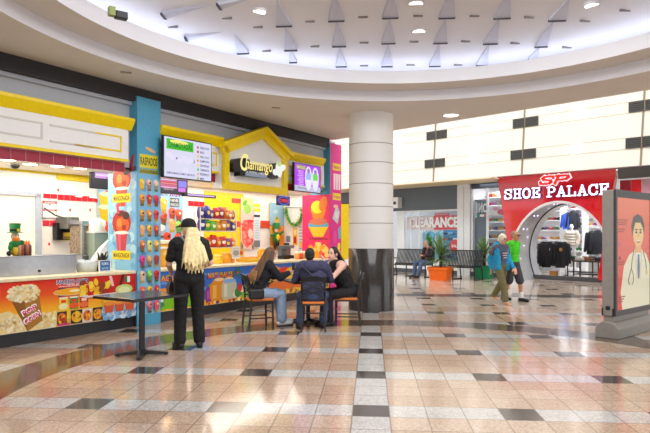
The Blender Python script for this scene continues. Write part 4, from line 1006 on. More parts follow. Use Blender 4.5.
# garland on the end wall: local x along -depth
pts = []
def pend(u, v):     # sight line meets the end wall plane s = 12.98
    X, Z = (u - U0) / FOC, (V0 - v) / FOC
    a0, b0 = X * math.cos(AA) + math.sin(AA), -X * math.sin(AA) + math.cos(AA)
    t_ = 12.97 / a0; return b0 * t_, EYE + Z * t_
gp = [pend(*p) for p in ((286, 207.5), (287.5, 216), (291, 223.5), (296, 225), (300.5, 221), (302.5, 213), (304, 208.5))]
M_gar = mat('garland_green', (60, 150, 60), .6, var=.3, scale=40)
def garland(label, pts):
    o = TA('tinsel_garland', label, 'garland', 12.95, pts[0][0]); t = MB(); t.tube([(0, y - pts[0][0], z) for y, z in pts], .035, M_gar, 8); t.build('core', o)
    t = MB()
    for i in range(len(pts) - 1):
        for k in range(26):
            f_ = random.random(); y = pts[i][0] * (1 - f_) + pts[i + 1][0] * f_ - pts[0][0]; z = pts[i][1] * (1 - f_) + pts[i + 1][1] * f_
            q = random.uniform(0, 6.28); t.bar((0, y, z), (-.05 * abs(math.sin(q * 2)) - .02, y + .08 * math.cos(q), z + .08 * math.sin(q)), .012, .006, M_gar if k % 3 else M_yellow)
    t.build('tinsel', o); return o
garland('green tinsel garland hung in a deep loop on the pale end wall', gp)
garland('short green tinsel end sloping beside the small dark plaque', [pend(*p) for p in ((305, 213.5), (308, 217), (311, 221))])
def end_sheet(name, label, u0, v0, u1, v1, cat, draw, emit=0):
    A_, B_ = pend(u0, v1), pend(u1, v0)
    o = TA(name, label, cat, 12.985, A_[0]); W_, H_ = A_[0] - B_[0], B_[1] - A_[1]
    t = MB(); t.bx(0, .012, -W_, 0, A_[1], B_[1], M_white); t.build('board', o)
    a = Art(0); a.ux = V((0, -1, 0)); a.n = V((-1, 0, 0)); a.o = V((-.001, 0, A_[1])); draw(a, W_, H_); a.build('print', o)
end_sheet('plaque', 'small dark plaque with pink letters beside the garland', 302.5, 209, 309, 215, 'sign', lambda a, W_, H_: (a.rect(0, 0, W_, H_, (100, 84, 96)), a.text('GRACIAS', W_ * .1, H_ * .55, W_ * .9, H_ * .25, (220, 170, 190)), a.text('AMIGOS', W_ * .15, H_ * .15, W_ * .85, H_ * .25, (220, 170, 190))))
end_sheet('wall_cabinet', 'dark lower cabinet door on the pale end wall', 283.5, 243, 289, 256, 'cabinet', lambda a, W_, H_: (a.rect(0, 0, W_, H_, (86, 88, 90)), a.rect(W_ * .1, H_ * .55, W_ * .9, H_ * .92, (60, 62, 64)), a.rect(W_ * .1, H_ * .08, W_ * .9, H_ * .48, (66, 68, 70))))
end_sheet('wall_panel', 'small blue grey wall panel above the dark cabinet door', 286, 236, 290, 242, 'panel', lambda a, W_, H_: a.rect(0, 0, W_, H_, (120, 138, 160)))
end_sheet('menu_strip', 'orange and red menu strip on the pale end wall under the garland', 292.5, 228, 297, 245, 'poster', lambda a, W_, H_: (a.rect(0, 0, W_, H_, (246, 190, 60)), a.rect(W_ * .2, H_ * .1, W_ * .8, H_ * .5, (200, 50, 40)), a.rect(W_ * .2, H_ * .6, W_ * .8, H_ * .9, (250, 230, 160))))
end_sheet('menu_strip', 'tall pale grey menu strip on the end wall under the garland', 298, 224, 305, 252, 'poster', lambda a, W_, H_: (a.rect(0, 0, W_, H_, (222, 218, 214)), [a.rect(W_ * .15, H_ * (.1 + k * .11), W_ * .85, H_ * (.15 + k * .11), (170, 165, 170)) for k in range(8)], a.ell2(W_ * .5, H_ * .25, W_ * .4, H_ * .1, (250, 190, 110))))
end_sheet('menu_strip', 'orange menu strip on the end wall next to the pink board', 306, 228, 310, 250, 'poster', lambda a, W_, H_: (a.rect(0, 0, W_, H_, (242, 150, 80)), a.rect(W_ * .2, H_ * .3, W_ * .8, H_ * .6, (250, 220, 150))))
t = MB(); q0, q1 = pend(286, 207.5), pend(305, 208); t.tube([(0, 0, q0[1]), (0, q1[0] - q0[0], q1[1])], .008, M_dark, 6); o = t.build('garland_rail', loc=WA(12.95, q0[0]), rz=AA); tag(o, 'thin dark rail that the green garland loops from', 'rail')

# snack rack with bags
s0, s1 = pa(197, 230, 8.8)[0], pa(233, 230, 8.8)[0]
zt = pa(215, 211, 8.8)[1]; W_ = s1 - s0
o = TA('snack_rack', 'wire rack of chip bags on the second counter', 'rack', s0, 8.7, CT)
M_wire = mat('rack_wire_white', (225, 222, 220), .35, .3)
for x in (0, W_):
    for y in (0, .18):
        t = MB(); t.tube([(x, y, 0), (x, y, zt - CT + .05)], .012, M_wire, 6); t.build('post', o)
rows = [zt - CT - .16, zt - CT - .42, zt - CT - .78]
for z in rows:
    for y in (0, .18):
        t = MB(); t.tube([(0, y, z - .02), (W_, y, z - .02)], .008, M_wire, 6); t.build('rail', o)
    t = MB(); t.bx(0, W_, 0, .18, z - .035, z - .025, M_wire); t.build('shelf', o)
bagc = [[(70, 60, 130), (50, 60, 150), (110, 70, 150), (190, 40, 60), (170, 60, 90), (235, 120, 40), (225, 130, 50), (90, 50, 130)], [(60, 60, 140), (70, 180, 60), (110, 200, 50), (240, 170, 40), (235, 150, 60), (130, 90, 160), (60, 60, 110)], [(225, 60, 40), (235, 90, 40), (220, 50, 50), (235, 110, 40), (210, 60, 60), (120, 90, 160), (235, 70, 40)]]
nm = ['violet', 'blue', 'purple', 'red', 'crimson', 'orange', 'amber', 'plum']
nb = [['violet', 'blue', 'purple', 'red', 'rose', 'orange', 'amber', 'plum'], ['indigo', 'green', 'lime', 'golden', 'tangerine', 'lilac', 'navy'], ['scarlet', 'orange red', 'cherry', 'coral', 'brick red', 'mauve', 'vermilion']]
rn = ['top', 'middle', 'bottom']
for r_ in range(3):
    n_ = len(bagc[r_])
    for k in range(n_):
        h_ = random.uniform(.20, .29); w_ = W_ / n_ * .94
        c_ = bagc[r_][k]
        o = TA('chip_bag', '%s chip bag on the %s shelf of the snack rack' % (nb[r_][k], rn[r_]), 'chip bag', s0 + W_ * (k + .5 + random.uniform(-.06, .06)) / n_, 8.74 + random.uniform(-.03, .04), CT + rows[r_] - .024, 'chip bags on the snack rack')
        t = MB(); t.rings([[(-w_ / 2, -.004, 0), (w_ / 2, -.004, 0), (w_ / 2, .004, 0), (-w_ / 2, .004, 0)], [(-w_ / 2, -.05, h_ * .3), (w_ / 2, -.05, h_ * .3), (w_ / 2, .05, h_ * .3), (-w_ / 2, .05, h_ * .3)], [(-w_ / 2, -.05, h_ * .7), (w_ / 2, -.05, h_ * .7), (w_ / 2, .05, h_ * .7), (-w_ / 2, .05, h_ * .7)], [(-w_ / 2, -.004, h_), (w_ / 2, -.004, h_), (w_ / 2, .004, h_), (-w_ / 2, .004, h_)]], mat('bag_%d_%d' % (r_, k), c_, .3), True); t.build('bag', o); o.rotation_euler.y = random.uniform(-.14, .14); o.rotation_euler.z = AA + random.uniform(-.35, .35)
        a = Art(-.052); a.ell2(0, h_ * .5, w_ * .32, .05, (250, 225, 120) if k % 2 else (245, 240, 235)); a.rect(-w_ * .36, h_ * .62, w_ * .36, h_ * .70, tuple(max(0, q - 60) for q in c_)); a.build('label_print', o)

# jars and machines on the second counter
def jar(label, u, y, r, h, c_, lid=(220, 60, 50)):
    o = TA('drink_jar', label, 'jar', pa(u, 250, y)[0], y, CT)
    t = MB(); t.lathe([(.01, 0), (r * .9, 0), (r, .02), (r, h * .8), (r * .8, h * .9), (r * .8, h)], m=mat('jar_' + '_'.join(map(str, c_)), c_, .12), n=18); t.build('jar', o)
    t = MB(); t.lathe([(r * .86, h), (r * .86, h + .03), (.01, h + .035)], m=mat('lid_' + '_'.join(map(str, lid)), lid, .4), n=18); t.build('lid', o)
jar('big orange drink jar behind the long haired person', 163, 8.5, .17, .34, (250, 170, 30), (250, 235, 220))
jar('yellow drink jar beside the big orange jar', 157.5, 8.65, .13, .30, (250, 200, 60), (250, 240, 230))
jar('round orange jar under the snack rack', 226, 8.45, .11, .20, (250, 165, 30), (240, 190, 80))
jar('small orange jar under the snack rack', 231, 8.45, .08, .15, (245, 150, 40), (240, 190, 80))
jar('yellow jar under the snack rack beside the long hair', 218, 8.4, .10, .16, (252, 205, 50), (250, 225, 120))
jar('tall orange jar on the counter beside the red lidded tin', 262, 8.6, .11, .25, (250, 165, 30), (240, 200, 90))
jar('low red lidded tin near the seated long haired woman', 267, 8.45, .09, .07, (225, 70, 50), (200, 40, 50))
o = TA('juice_dispenser', 'lit juice dispenser with clear tank behind the standing person', 'juice machine', pa(155.5, 250, 8.95)[0], 8.95, CT)
W_ = pa(181, 250, 8.95)[0] - pa(155.5, 250, 8.95)[0]
t = MB(); t.bx(0, W_, 0, .4, 0, .10, M_white); t.build('base', o, bevel=.01)
t = MB(); t.bx(.02, W_ - .02, .02, .38, .10, .42, mat('juice_amber', (250, 185, 70), .15)); t.build('tank', o, bevel=.03)
t = MB(); t.bx(0, W_, 0, .4, .42, .50, mat('juice_lid', (252, 232, 200), .3)); t.build('lid', o, bevel=.02)
t = MB(); t.bx(W_ * .4, W_ * .46, -.05, 0, .10, .18, M_dark); t.build('tap', o)
M_tray = mat('tray_yellow', (250, 200, 60), .4)
o = TA('topping_tray', 'yellow topping tray on the second counter near the seated woman', 'tray', pa(246, 257, 8.25)[0], 8.25, CT)
W_ = pa(262, 257, 8.25)[0] - pa(246, 257, 8.25)[0]
t = MB(); t.rings([[(0, 0, 0), (W_, 0, 0), (W_, .25, 0), (0, .25, 0)], [(-.03, -.03, .08), (W_ + .03, -.03, .08), (W_ + .03, .28, .08), (-.03, .28, .08)]], M_tray, False); t.build('tray', o)
t = MB()
for k in range(24): t.ell((random.uniform(.05, W_ - .05), random.uniform(.03, .22), .085), (.05, .04, .03), mat('topping_orange', (245, 150, 40), .5), n=6, h=4)
t.build('topping', o)
for (u, y, c_, lab) in ((287, 8.5, (90, 96, 104), 'dark coffee machine on the counter between the seated heads'), (291.5, 8.7, (120, 126, 132), 'grey card terminal stand beside the dark coffee machine')):
    o = TA('counter_machine', lab, 'machine', pa(u, 250, y)[0], y, CT)
    t = MB(); t.bx(-.12, .12, 0, .2, 0, .08, M_dark); t.build('base', o); t = MB(); t.bx(-.10, .10, .1, .2, .08, .26, mat('machine_%d' % u, c_, .4)); t.build('body', o); t = MB(); t.bx(-.12, .12, 0, .2, .26, .34, mat('machine_%d' % u, c_, .4)); t.build('head', o)
for k, (u, c_) in enumerate(((297, (250, 170, 80)), (301, (235, 90, 70)), (304, (250, 200, 120)), (307.5, (240, 140, 60)))):
    o = TA('paper_cup', ['pale orange cup on the counter left of the seated man', 'red paper cup on the counter behind the seated man', 'cream paper cup on the counter behind the seated man', 'orange paper cup on the counter beside the pink board'][k], 'cup', pa(u, 255, 8.3)[0], 8.3, CT, 'cups on the second counter')
    t = MB(); t.lathe([(.01, 0), (.05, 0), (.07, .16), (.066, .16), (.04, .02)], m=mat('cup_%d' % k, c_, .5), n=14); t.build('cup', o)
    t = MB(); t.lathe([(.062, .12), (.07, .15), (.04, .19), (.005, .20)], m=mat('cup_cream', (255, 240, 215), .5), n=14); t.build('topping', o)

# ------------------------------------------------------------------ tables and chairs
M_blacktop = mat('black_table_top', (28, 26, 28), .16, spec=.6, var=.3, scale=60)
def cafe_table(label, loc, rz, w_, d_, h_, cross=True):
    o = thing('cafe_table', label, 'table', loc, rz)
    t = MB(); t.bx(-w_ / 2, w_ / 2, -d_ / 2, d_ / 2, h_ - .035, h_, M_blacktop); t.build('table_top', o, bevel=.006)
    t = MB(); t.bx(-w_ / 2 - .004, w_ / 2 + .004, -d_ / 2 - .004, d_ / 2 + .004, h_ - .038, h_ - .012, M_black); t.build('edge_band', o)
    t = MB(); t.lathe([(.038, .05), (.038, h_ - .04)], m=M_black, n=18); t.build('pole', o)
    t = MB(); t.bx(-.16, .16, -.16, .16, h_ - .05, h_ - .035, M_black); t.build('top_plate', o)
    t = MB(); t.lathe([(.07, .03), (.06, .07), (.04, .08)], m=M_black, n=18); t.build('collar', o)
    for k in range(4):
        q = k * PI / 2 + PI / 4
        t = MB(); t.add([], [])
        p = V((math.cos(q), math.sin(q), 0)); s = V((-p.y, p.x, 0))
        vs = []
        for r_, hw, z0, z1 in ((.03, .045, .02, .075), (.30, .035, .012, .04), (.33, .03, .012, .03)):
            vs.append([p * r_ + s * hw + V((0, 0, z0)), p * r_ - s * hw + V((0, 0, z0)), p * r_ - s * hw + V((0, 0, z1)), p * r_ + s * hw + V((0, 0, z1))])
        t.rings(vs, M_black, False); ft = t.build('base_foot', o)
        t = MB(); t.lathe([(.02, 0), (.02, .014)], (p.x * .29, p.y * .29, 0), M_dark, 10); t.build('glide', ft)
    return o
cafe_table('black square pedestal table standing alone before the popcorn counter', (-2.36, 7.28, 0), AA, .86, .80, .785)
cafe_table('black pedestal table between the three seated people', (-.30, 10.08, 0), .35, .74, .74, .75)

def make_chair(label, loc, rz):
    o = thing('dining_chair', label, 'chair', loc, rz, 'black framed chairs of the seated group')
    t = MB()
    prof = [(-.20, -.20), (.20, -.20), (.215, .18), (.16, .215), (-.16, .215), (-.215, .18)]
    t.rings([[(x * k, y * k, z) for x, y in prof] for k, z in ((.95, .445), (1, .455), (1, .478), (.96, .486))], M_orangewood, False); t.build('seat', o, bevel=.004)
    for sx in (-1, 1):
        t = MB(); t.bar((sx * .185, .185, 0), (sx * .18, .175, .45), .028, .028, M_black); t.build('leg', o)
        t = MB(); t.bar((sx * .19, -.24, 0), (sx * .185, -.19, .45), .028, .028, M_black); t.build('leg', o)
        t = MB(); t.bar((sx * .187, -.225, .16), (sx * .183, .18, .16), .018, .018, M_black); t.build('stretcher', o)
        t = MB(); t.tube([(sx * .185, -.19, .44), (sx * .185, -.205, .6), (sx * .185, -.235, .76), (sx * .18, -.265, .885)], .016, M_black, 8); t.build('back_post', o)
    t = MB(); t.bar((-.185, .18, .25), (.185, .18, .25), .018, .018, M_black); t.build('stretcher', o)
    t = MB(); t.bx(-.19, .19, -.19, .19, .42, .446, M_black); t.build('seat_frame', o)
    t = MB()
    rs = []
    for k in range(9):
        x = -.185 + .37 * k / 8; bow = -.03 * math.sin(PI * k / 8); z0 = .80 + .012 * math.sin(PI * k / 8); z1 = .87 + .03 * math.sin(PI * k / 8)
        y = -.25 + bow; rs.append([(x, y - .012, z0), (x, y + .012, z0), (x, y - .02 + .012, z1), (x, y - .02 - .012, z1)])
    t.rings(rs, M_black, False); t.build('top_rail', o)
    for sx in (-1, 1):
        for dz in (0, .10):
            t = MB(); t.bar((sx * .175, -.205, .56 + dz), (-sx * .175, -.24, .70 + dz), .022, .012, M_black, up=(0, 1, 0)); t.build('cross_brace', o)
    t = MB(); t.bar((-.18, -.205, .545), (.18, -.205, .545), .025, .014, M_black, up=(0, 1, 0)); t.build('lower_rail', o)
    return o
CH1, CH2, CH3 = (-1.12, 9.62), (-.19, 9.22), (.37, 9.78)
T1, T2, T3 = -1.14, .02, 1.5
ch = make_chair('black framed chair with orange seat under the long brown haired woman', CH1 + (0,), T1)
dup(ch, CH2 + (0,), T2, 'black framed cross backed chair under the man in the navy hoodie')
dup(ch, CH3 + (0,), T3, 'black framed chair with orange seat beside the column, under the woman in black')

# ------------------------------------------------------------------ people
SKIN = mat('skin_light', (226, 176, 148), .5, var=.03); SKIN2 = mat('skin_tan', (200, 140, 108), .5, var=.03)
M_eye = mat('eye_dark', (40, 30, 28), .2, var=0); M_lip = mat('lip_red', (190, 70, 70), .4, var=0)
def cloth(name, c, r=.85): return mat(name, c, r, var=.14, scale=22)
def RZX(yaw, pitch=0.0): return Matrix.Rotation(yaw, 3, 'Z') @ Matrix.Rotation(pitch, 3, 'X')

def hand(mb, w_, d, pn, side, curl=.5):
    """Palm, four fingers of unequal length and a thumb; d = pointing direction, pn = palm normal, side = towards the thumb."""
    d = V(d).normalized(); pn = V(pn); pn = (pn - d * pn.dot(d)).normalized(); s = V(side); s = (s - d * s.dot(d) - pn * s.dot(pn)).normalized()
    w_ = V(w_)
    R = Matrix((s, pn, d)).transposed()
    mb.ell(w_ + d * .05, (.042, .018, .055), None, R, 12, 8)
    for k, L in enumerate((.070, .078, .073, .056)):
        r0 = w_ + d * .085 + s * (.031 - .021 * k)
        a1 = (d * math.cos(curl * .6) + pn * math.sin(curl * .6)); a2 = (d * math.cos(curl * 1.6) + pn * math.sin(curl * 1.6))
        m_ = r0 + a1 * (L * .5); e = m_ + a2 * (L * .5)
        mb.capsule(r0 - d * .02, m_, .0105, .0098, None, 8); mb.capsule(m_, e, .0098, .0085, None, 8)
    b = w_ + d * .025 + s * .03
    t1 = b + (s * .75 + d * .6 + pn * .25).normalized() * .04; t2 = t1 + (d * .9 + s * .2 + pn * .3).normalized() * .03
    mb.capsule(b - s * .01, t1, .014, .011, None, 8); mb.capsule(t1, t2, .011, .009, None, 8)

def mid(a, b, t): return V(a) * (1 - t) + V(b) * t

def person(label, loc, rz, J, skin, top, legs, shoes, sleeve=.5, bare=False, legwear=1.0, head_yaw=0.0, head_pitch=0.0, bulk=1.0, open_top=None, curl=.5, palms=None, barefoot=False, mouth=M_lip, wide_leg=0.0, top_len=.0):
    o = thing('person', label, 'person', loc, rz)
    HD = RZX(head_yaw, head_pitch); hc = V(J['head'])
    b = MB()
    def H(x, y, z): return hc + HD @ V((x, y, z))
    # head with jaw, nose, ears
    b.ell(hc + HD @ V((0, -.012, .02)), (.074, .092, .098), None, HD); b.ell(H(0, .018, -.045), (.056, .068, .072), None, HD)
    b.ell(H(0, .092, -.012), (.013, .020, .024), None, HD, 8, 6); b.ell(H(0, .070, -.055), (.030, .020, .020), None, HD, 8, 6); b.ell(H(0, .066, -.095), (.026, .022, .018), None, HD, 8, 6)
    for s in (-1, 1): b.ell(H(s * .076, -.012, -.012), (.012, .022, .034), None, HD, 8, 6)
    nk = V(J['neck']); b.capsule(nk - V((0, 0, .03)), H(0, -.02, -.06), .056, .052, None)
    ch_, pl = V(J['chest']), V(J['pel']); B = bulk
    shL, shR = V(J['shL']), V(J['shR'])
    def torso(m, e, lo=0.0):
        ax = (shR - shL).normalized()
        k_ = .34 if (bare and e) else .12; m.capsule(mid(shL, shR, k_), mid(shL, shR, 1 - k_), .078 * B + e, .078 * B + e, None, 14, 1.0)
        R = Matrix((ax, (nk - pl).normalized().cross(ax), (nk - pl).normalized())).transposed()
        m.ell(ch_, (.165 * B + e, .115 * B + e, .20 + e), None, R); m.ell(mid(ch_, pl, .55), (.145 * B + e, .108 * B + e, .17), None, R)
        m.ell(pl + V((0, 0, lo)), (.168 * B + e, .122 * B + e, .13 + e), None, R)
        m.capsule(mid(ch_, nk, .6), nk, .085 + e, .058 + e * .6, None)
    torso(b, 0)
    pal = palms or {}
    for sd in ('L', 'R'):
        s, e, w_ = V(J['sh' + sd]), V(J['el' + sd]), V(J['wr' + sd])
        b.capsule(s, e, .050 * (B * .5 + .5), .040, None); b.capsule(e, w_, .041, .027, None)
        h, k, a_ = V(J['hip' + sd]), V(J['kn' + sd]), V(J['an' + sd])
        b.capsule(h, k, .085 * (B * .5 + .5), .056, None); b.capsule(k, a_, .055, .038, None); b.ell(mid(k, a_, .3) , (.052, .056, .10), None)
        f = (V(J['toe' + sd]) - a_); f.z = 0; f.normalize()
        b.capsule(a_ + V((0, 0, -.035)) - f * .02, a_ + f * .14 + V((0, 0, -.052)), .036, .026, None)
        if barefoot:
            for q in range(5): 
                sx = V((-f.y, f.x, 0)) * ((q - 2) * .016); b.capsule(a_ + f * .14 + sx + V((0, 0, -.06)), a_ + f * (.185 - .007 * q) + sx + V((0, 0, -.066)), .012, .010, None, 8)
        d, pn, sdv = pal.get(sd, ((w_ - e).normalized(), (0, 0, -1), (-1 if sd == 'R' else 1, .2, 0)))
        hand(b, w_, d, pn, sdv, curl)
    body = b.remesh('body', o, skin, .0075, 2)
    # face
    for s in (-1, 1):
        t = MB(); t.ell(H(s * .032, .080, .012), (.011, .008, .007), M_eye, HD, 8, 6); t.build('eye', o)
        t = MB(); t.ell(H(s * .032, .083, .032), (.018, .006, .004), mat('brow_dark', (70, 50, 40), .8), HD, 8, 6); t.build('eyebrow', o)
    t = MB(); t.ell(H(0, .087, -.056), (.021, .008, .007), mouth, HD, 10, 6); t.build('mouth', o)
    # trousers
    g = MB(); e = .014
    g.ell(pl + V((0, 0, -.01)), (.175 * B + e, .128 * B + e, .125), None)
    for sd in ('L', 'R'):
        h, k, a_ = V(J['hip' + sd]), V(J['kn' + sd]), V(J['an' + sd])
        if legwear >= 1:
            g.capsule(h, k, .092 * (B * .5 + .5) + e, .066 + e + wide_leg * .5, None); g.capsule(k, mid(k, a_, .92), .066 + e + wide_leg * .5, .056 + e + wide_leg, None)
        else:
            g.capsule(h, mid(h, k, legwear), .092 * (B * .5 + .5) + e, .082 + e, None)
    g.remesh('trousers' if legwear >= 1 else 'shorts', o, legs, .011, 2, .0025)
    # top
    g = MB(); torso(g, .017, .02 + top_len)
    for sd in ('L', 'R'):
        s, e_, w_ = V(J['sh' + sd]), V(J['el' + sd]), V(J['wr' + sd])
        if sleeve >= 1:
            g.capsule(s, e_, .070 * (B * .5 + .5), .060, None); g.capsule(e_, mid(e_, w_, .93), .060, .046, None)
        elif sleeve > 0:
            g.capsule(s, mid(s, e_, sleeve + .25), .072 * (B * .5 + .5), .066, None)
    g.remesh('top', o, top, .011, 2, .003)
    # shoes
    if not barefoot:
        for sd in ('L', 'R'):
            a_ = V(J['an' + sd]); f = (V(J['toe' + sd]) - a_); f.z = 0; f.normalize(); f_ = f
            g = MB(); z0 = a_.z - .08
            g.capsule(V((a_.x, a_.y, z0 + .045)) - f * .04, V((a_.x, a_.y, z0 + .038)) + f * .17, .046, .036, None); g.capsule(a_ + V((0, 0, -.03)), a_, .046, .048, None)
            sh = g.remesh('shoe', o, shoes, .008, 2)
            q = MB(); s = V((-f.y, f.x, 0)); c0 = V((a_.x, a_.y, z0 + .008))
            q.add([c0 - f * .085 + s * .038, c0 - f * .085 - s * .038, c0 + f * .12 - s * .045, c0 + f * .205 - s * .02, c0 + f * .205 + s * .02, c0 + f * .12 + s * .045] + [p + V((0, 0, -.008)) for p in (c0 - f * .085 + s * .038, c0 - f * .085 - s * .038, c0 + f * .12 - s * .045, c0 + f * .205 - s * .02, c0 + f * .205 + s * .02, c0 + f * .12 + s * .045)],
                  [(0, 1, 2, 3, 4, 5), (11, 10, 9, 8, 7, 6)] + [(i, i + 6, (i + 1) % 6 + 6, (i + 1) % 6) for i in range(6)], mat('sole_rubber', (60, 58, 58), .7))
            q.build('sole', sh)
    return o, H, HD
def child(mb, name, o, m=None): return mb.build(name, o, m)

def sit(lean=.0, spread=.11, fx=0.0):
    return dict(pel=(0, -.06, .585), chest=(0, -.02 + lean, .87), neck=(0, .03 + lean * 1.5, 1.08), head=(0, .08 + lean * 1.7, 1.235),
        shL=(-.18, .0 + lean * 1.4, 1.03), shR=(.18, .0 + lean * 1.4, 1.03), elL=(-.25, .16 + lean, .80), elR=(.25, .16 + lean, .80), wrL=(-.10, .36 + lean, .84), wrR=(.10, .36 + lean, .84),
        hipL=(-.10, -.04, .555), hipR=(.10, -.04, .555), knL=(-spread, .36, .535), knR=(spread, .36, .535), anL=(-spread, .34, .085), anR=(spread, .34, .085), toeL=(-spread - .02, .6, 0), toeR=(spread + .02, .6, 0))

def hair_strands(mb, n, root, tip, r0, m):
    for i in range(n):
        a_, b_ = root(i / (n - 1.0)), tip(i / (n - 1.0))
        mdl = mid(a_, b_, .45) + V((random.uniform(-.01, .01), random.uniform(-.012, .006), 0))
        mb.tube([a_, mdl, b_], [r0, r0 * .95, r0 * .25], m, 7)

# --- the standing long haired person
st = dict(pel=(0, 0, .97), chest=(0, .0, 1.27), neck=(0, .0, 1.49), head=(-.01, .045, 1.625), shL=(-.20, .0, 1.43), shR=(.20, .0, 1.43),
          elL=(-.27, .04, 1.15), elR=(.29, .0, 1.16), wrL=(-.20, .24, 1.03), wrR=(.24, .24, 1.10), hipL=(-.10, 0, .93), hipR=(.10, 0, .93),
          knL=(-.115, .02, .50), knR=(.12, .02, .50), anL=(-.13, -.02, .085), anR=(.14, .0, .085), toeL=(-.20, .25, 0), toeR=(.20, .25, 0))
M_blk = cloth('cloth_black', (22, 22, 25))
P1, H, HD = person('standing person in black tee and cap with long blond hair, seen from behind', (-1.86, 7.74, 0), .42, st, SKIN, M_blk, cloth('cloth_black_trousers', (20, 20, 22)), mat('shoe_black', (20, 20, 22), .5), sleeve=.45, head_yaw=.75, bulk=1.13, wide_leg=.012, palms={'L': ((.0, .75, -.6), (1, 0, 0), (0, .3, .9))})
M_blond = mat('hair_blond', (236, 214, 160), .45, var=.2, scale=30)
t = MB(); t.ell(H(0, -.03, .01), (.088, .092, .10), M_blond, HD)
hair_strands(t, 60, lambda f: H(-.085 + .17 * f, -.075 - .03 * math.sin(PI * f), -.01 + .03 * math.sin(f * 60)), lambda f: V((-.135 + .36 * f, -.20 + .03 * math.cos(f * 40), 1.05 + .10 * abs(math.sin(f * 23)) + .10 * abs(f - .5))), .026, M_blond)
hair_strands(t, 24, lambda f: H(-.08 + .16 * f, -.09, -.06), lambda f: V((-.08 + .24 * f, -.165, 1.08 + .06 * math.sin(f * 31))), .03, M_blond)
t.remesh('hair', P1, M_blond, .010, 1)
t = MB(); rs = []
for q, zz in ((1.0, .0), (.99, .035), (.90, .075), (.70, .105), (.40, .122), (.05, .128)):
    rs.append([H(.094 * q * math.cos(2 * PI * k / 20), -.012 + .112 * q * math.sin(2 * PI * k / 20), .03 + zz) for k in range(20)])
t.rings(rs, cloth('cap_black', (26, 26, 28)), True, True); cp = child(t, 'cap', P1)
t = MB(); t.rings([[H(.075 * math.cos(q), .085 + (.11 if 0 < k < 8 else 0) * math.sin(q), .045 - .018 * math.sin(q) + dz) for k, q in enumerate([PI * j / 8 for j in range(9)])] for dz in (0, .008)], MATS['cap_black'], False, True); t.build('brim', cp)
t = MB(); t.box(H(.05, -.112, .055), (.04, .008, .025), M_white, M=RZX(.75 + .45)); t.build('badge', cp)
t = MB(); t.tube([(-.2, .11, 1.30), (-.17, .09, 1.46), (-.12, -.06, 1.53), (-.05, -.14, 1.42)], .018, mat('strap_grey', (130, 128, 130), .6), 8); child(t, 'shoulder_strap', P1)
p = P1.matrix_basis if False else None
q = Matrix.Rotation(.42, 3, 'Z') @ V((-.20, .315, .97))
o = thing('hand_bag', 'small black bag held in the hand of the standing person', 'bag', (-1.86 + q.x, 7.74 + q.y, .70), .42)
t = MB(); t.rings([[(-.03, -.13, 0), (.03, -.13, 0), (.03, .13, 0), (-.03, .13, 0)], [(-.045, -.14, .12), (.045, -.14, .12), (.045, .14, .12), (-.045, .14, .12)], [(-.02, -.12, .20), (.02, -.12, .20), (.02, .12, .20), (-.02, .12, .20)]], M_dark, False); t.build('body', o, bevel=.01)
t = MB(); t.tube([(0, -.09, .19), (0, -.05, .27), (0, .05, .27), (0, .09, .19)], .009, M_dark); t.build('handle', o)

# --- seated woman with long brown hair (left chair)
j = sit(.10, .10); j.update(head=(.0, .20, 1.215), neck=(0, .16, 1.07), elR=(.22, .30, .82), wrR=(.10, .50, .90), elL=(-.20, .32, .82), wrL=(-.06, .48, .86), anL=(-.10, .46, .085), anR=(.12, .36, .085), toeL=(-.1, .7, 0), toeR=(.12, .6, 0))
P2, H, HD = person('seated woman in black top and pale jeans with long brown hair', CH1 + (0,), T1, j, SKIN, cloth('cloth_black_knit', (30, 30, 38)), cloth('denim_pale', (150, 170, 200)), mat('sneaker_white', (236, 234, 232), .5), sleeve=1, head_yaw=.15, head_pitch=-.15, wide_leg=.02)
M_brown = mat('hair_brown', (108, 78, 56), .45, var=.3, scale=30); M_tips = mat('hair_gold_tips', (176, 130, 80), .45, var=.2, scale=30)
t = MB(); t.ell(H(0, -.022, .022), (.088, .098, .102), M_brown, HD)
hair_strands(t, 40, lambda f: H(-.085 + .17 * f, -.06 - .04 * math.sin(PI * f), .02), lambda f: V((-.13 + .30 * f, -.13 + .07 * abs(f - .4), .80 + .05 * math.sin(f * 29))), .018, M_brown)
hair_strands(t, 12, lambda f: H(.07, .02 - .06 * f, .03), lambda f: V((.15, .16 - .12 * f, .86 + .03 * math.sin(f * 9))), .016, M_brown)
hair_strands(t, 12, lambda f: H(-.07, .02 - .06 * f, .03), lambda f: V((-.13, .16 - .12 * f, .86)), .016, M_brown)
hair_strands(t, 14, lambda f: V((-.10 + .26 * f, -.09, .95)), lambda f: V((-.12 + .30 * f, -.15, .74 + .03 * math.sin(f * 19))), .013, M_tips)
child(t, 'hair', P2)
o = thing('shoulder_bag', 'black quilted bag at the hip of the brown haired woman', 'bag', tuple(V(CH1 + (.49,)) + Matrix.Rotation(T1, 3, 'Z') @ V((.25, -.13, 0))), T1)
t = MB(); t.bx(-.05, .05, -.13, .13, 0, .17, M_dark); t.build('body', o, bevel=.03)
t = MB(); t.tube([(0, -.11, .16), (0, -.06, .30), (0, .06, .30), (0, .11, .16)], .008, M_dark); t.build('strap', o)
q = V(CH1 + (0,)) + Matrix.Rotation(T1, 3, 'Z') @ V((.06, .60, .98))
o = thing('phone', 'dark phone held up in the hand of the brown haired woman', 'phone', tuple(q), T1 + .3)
t = MB(); t.bx(-.037, .037, -.005, .005, -.07, .08, M_dark); t.build('case', o, bevel=.004)
a = Art(-.006); a.rect(-.033, -.065, .033, .075, (60, 70, 90)); a.build('screen', o)

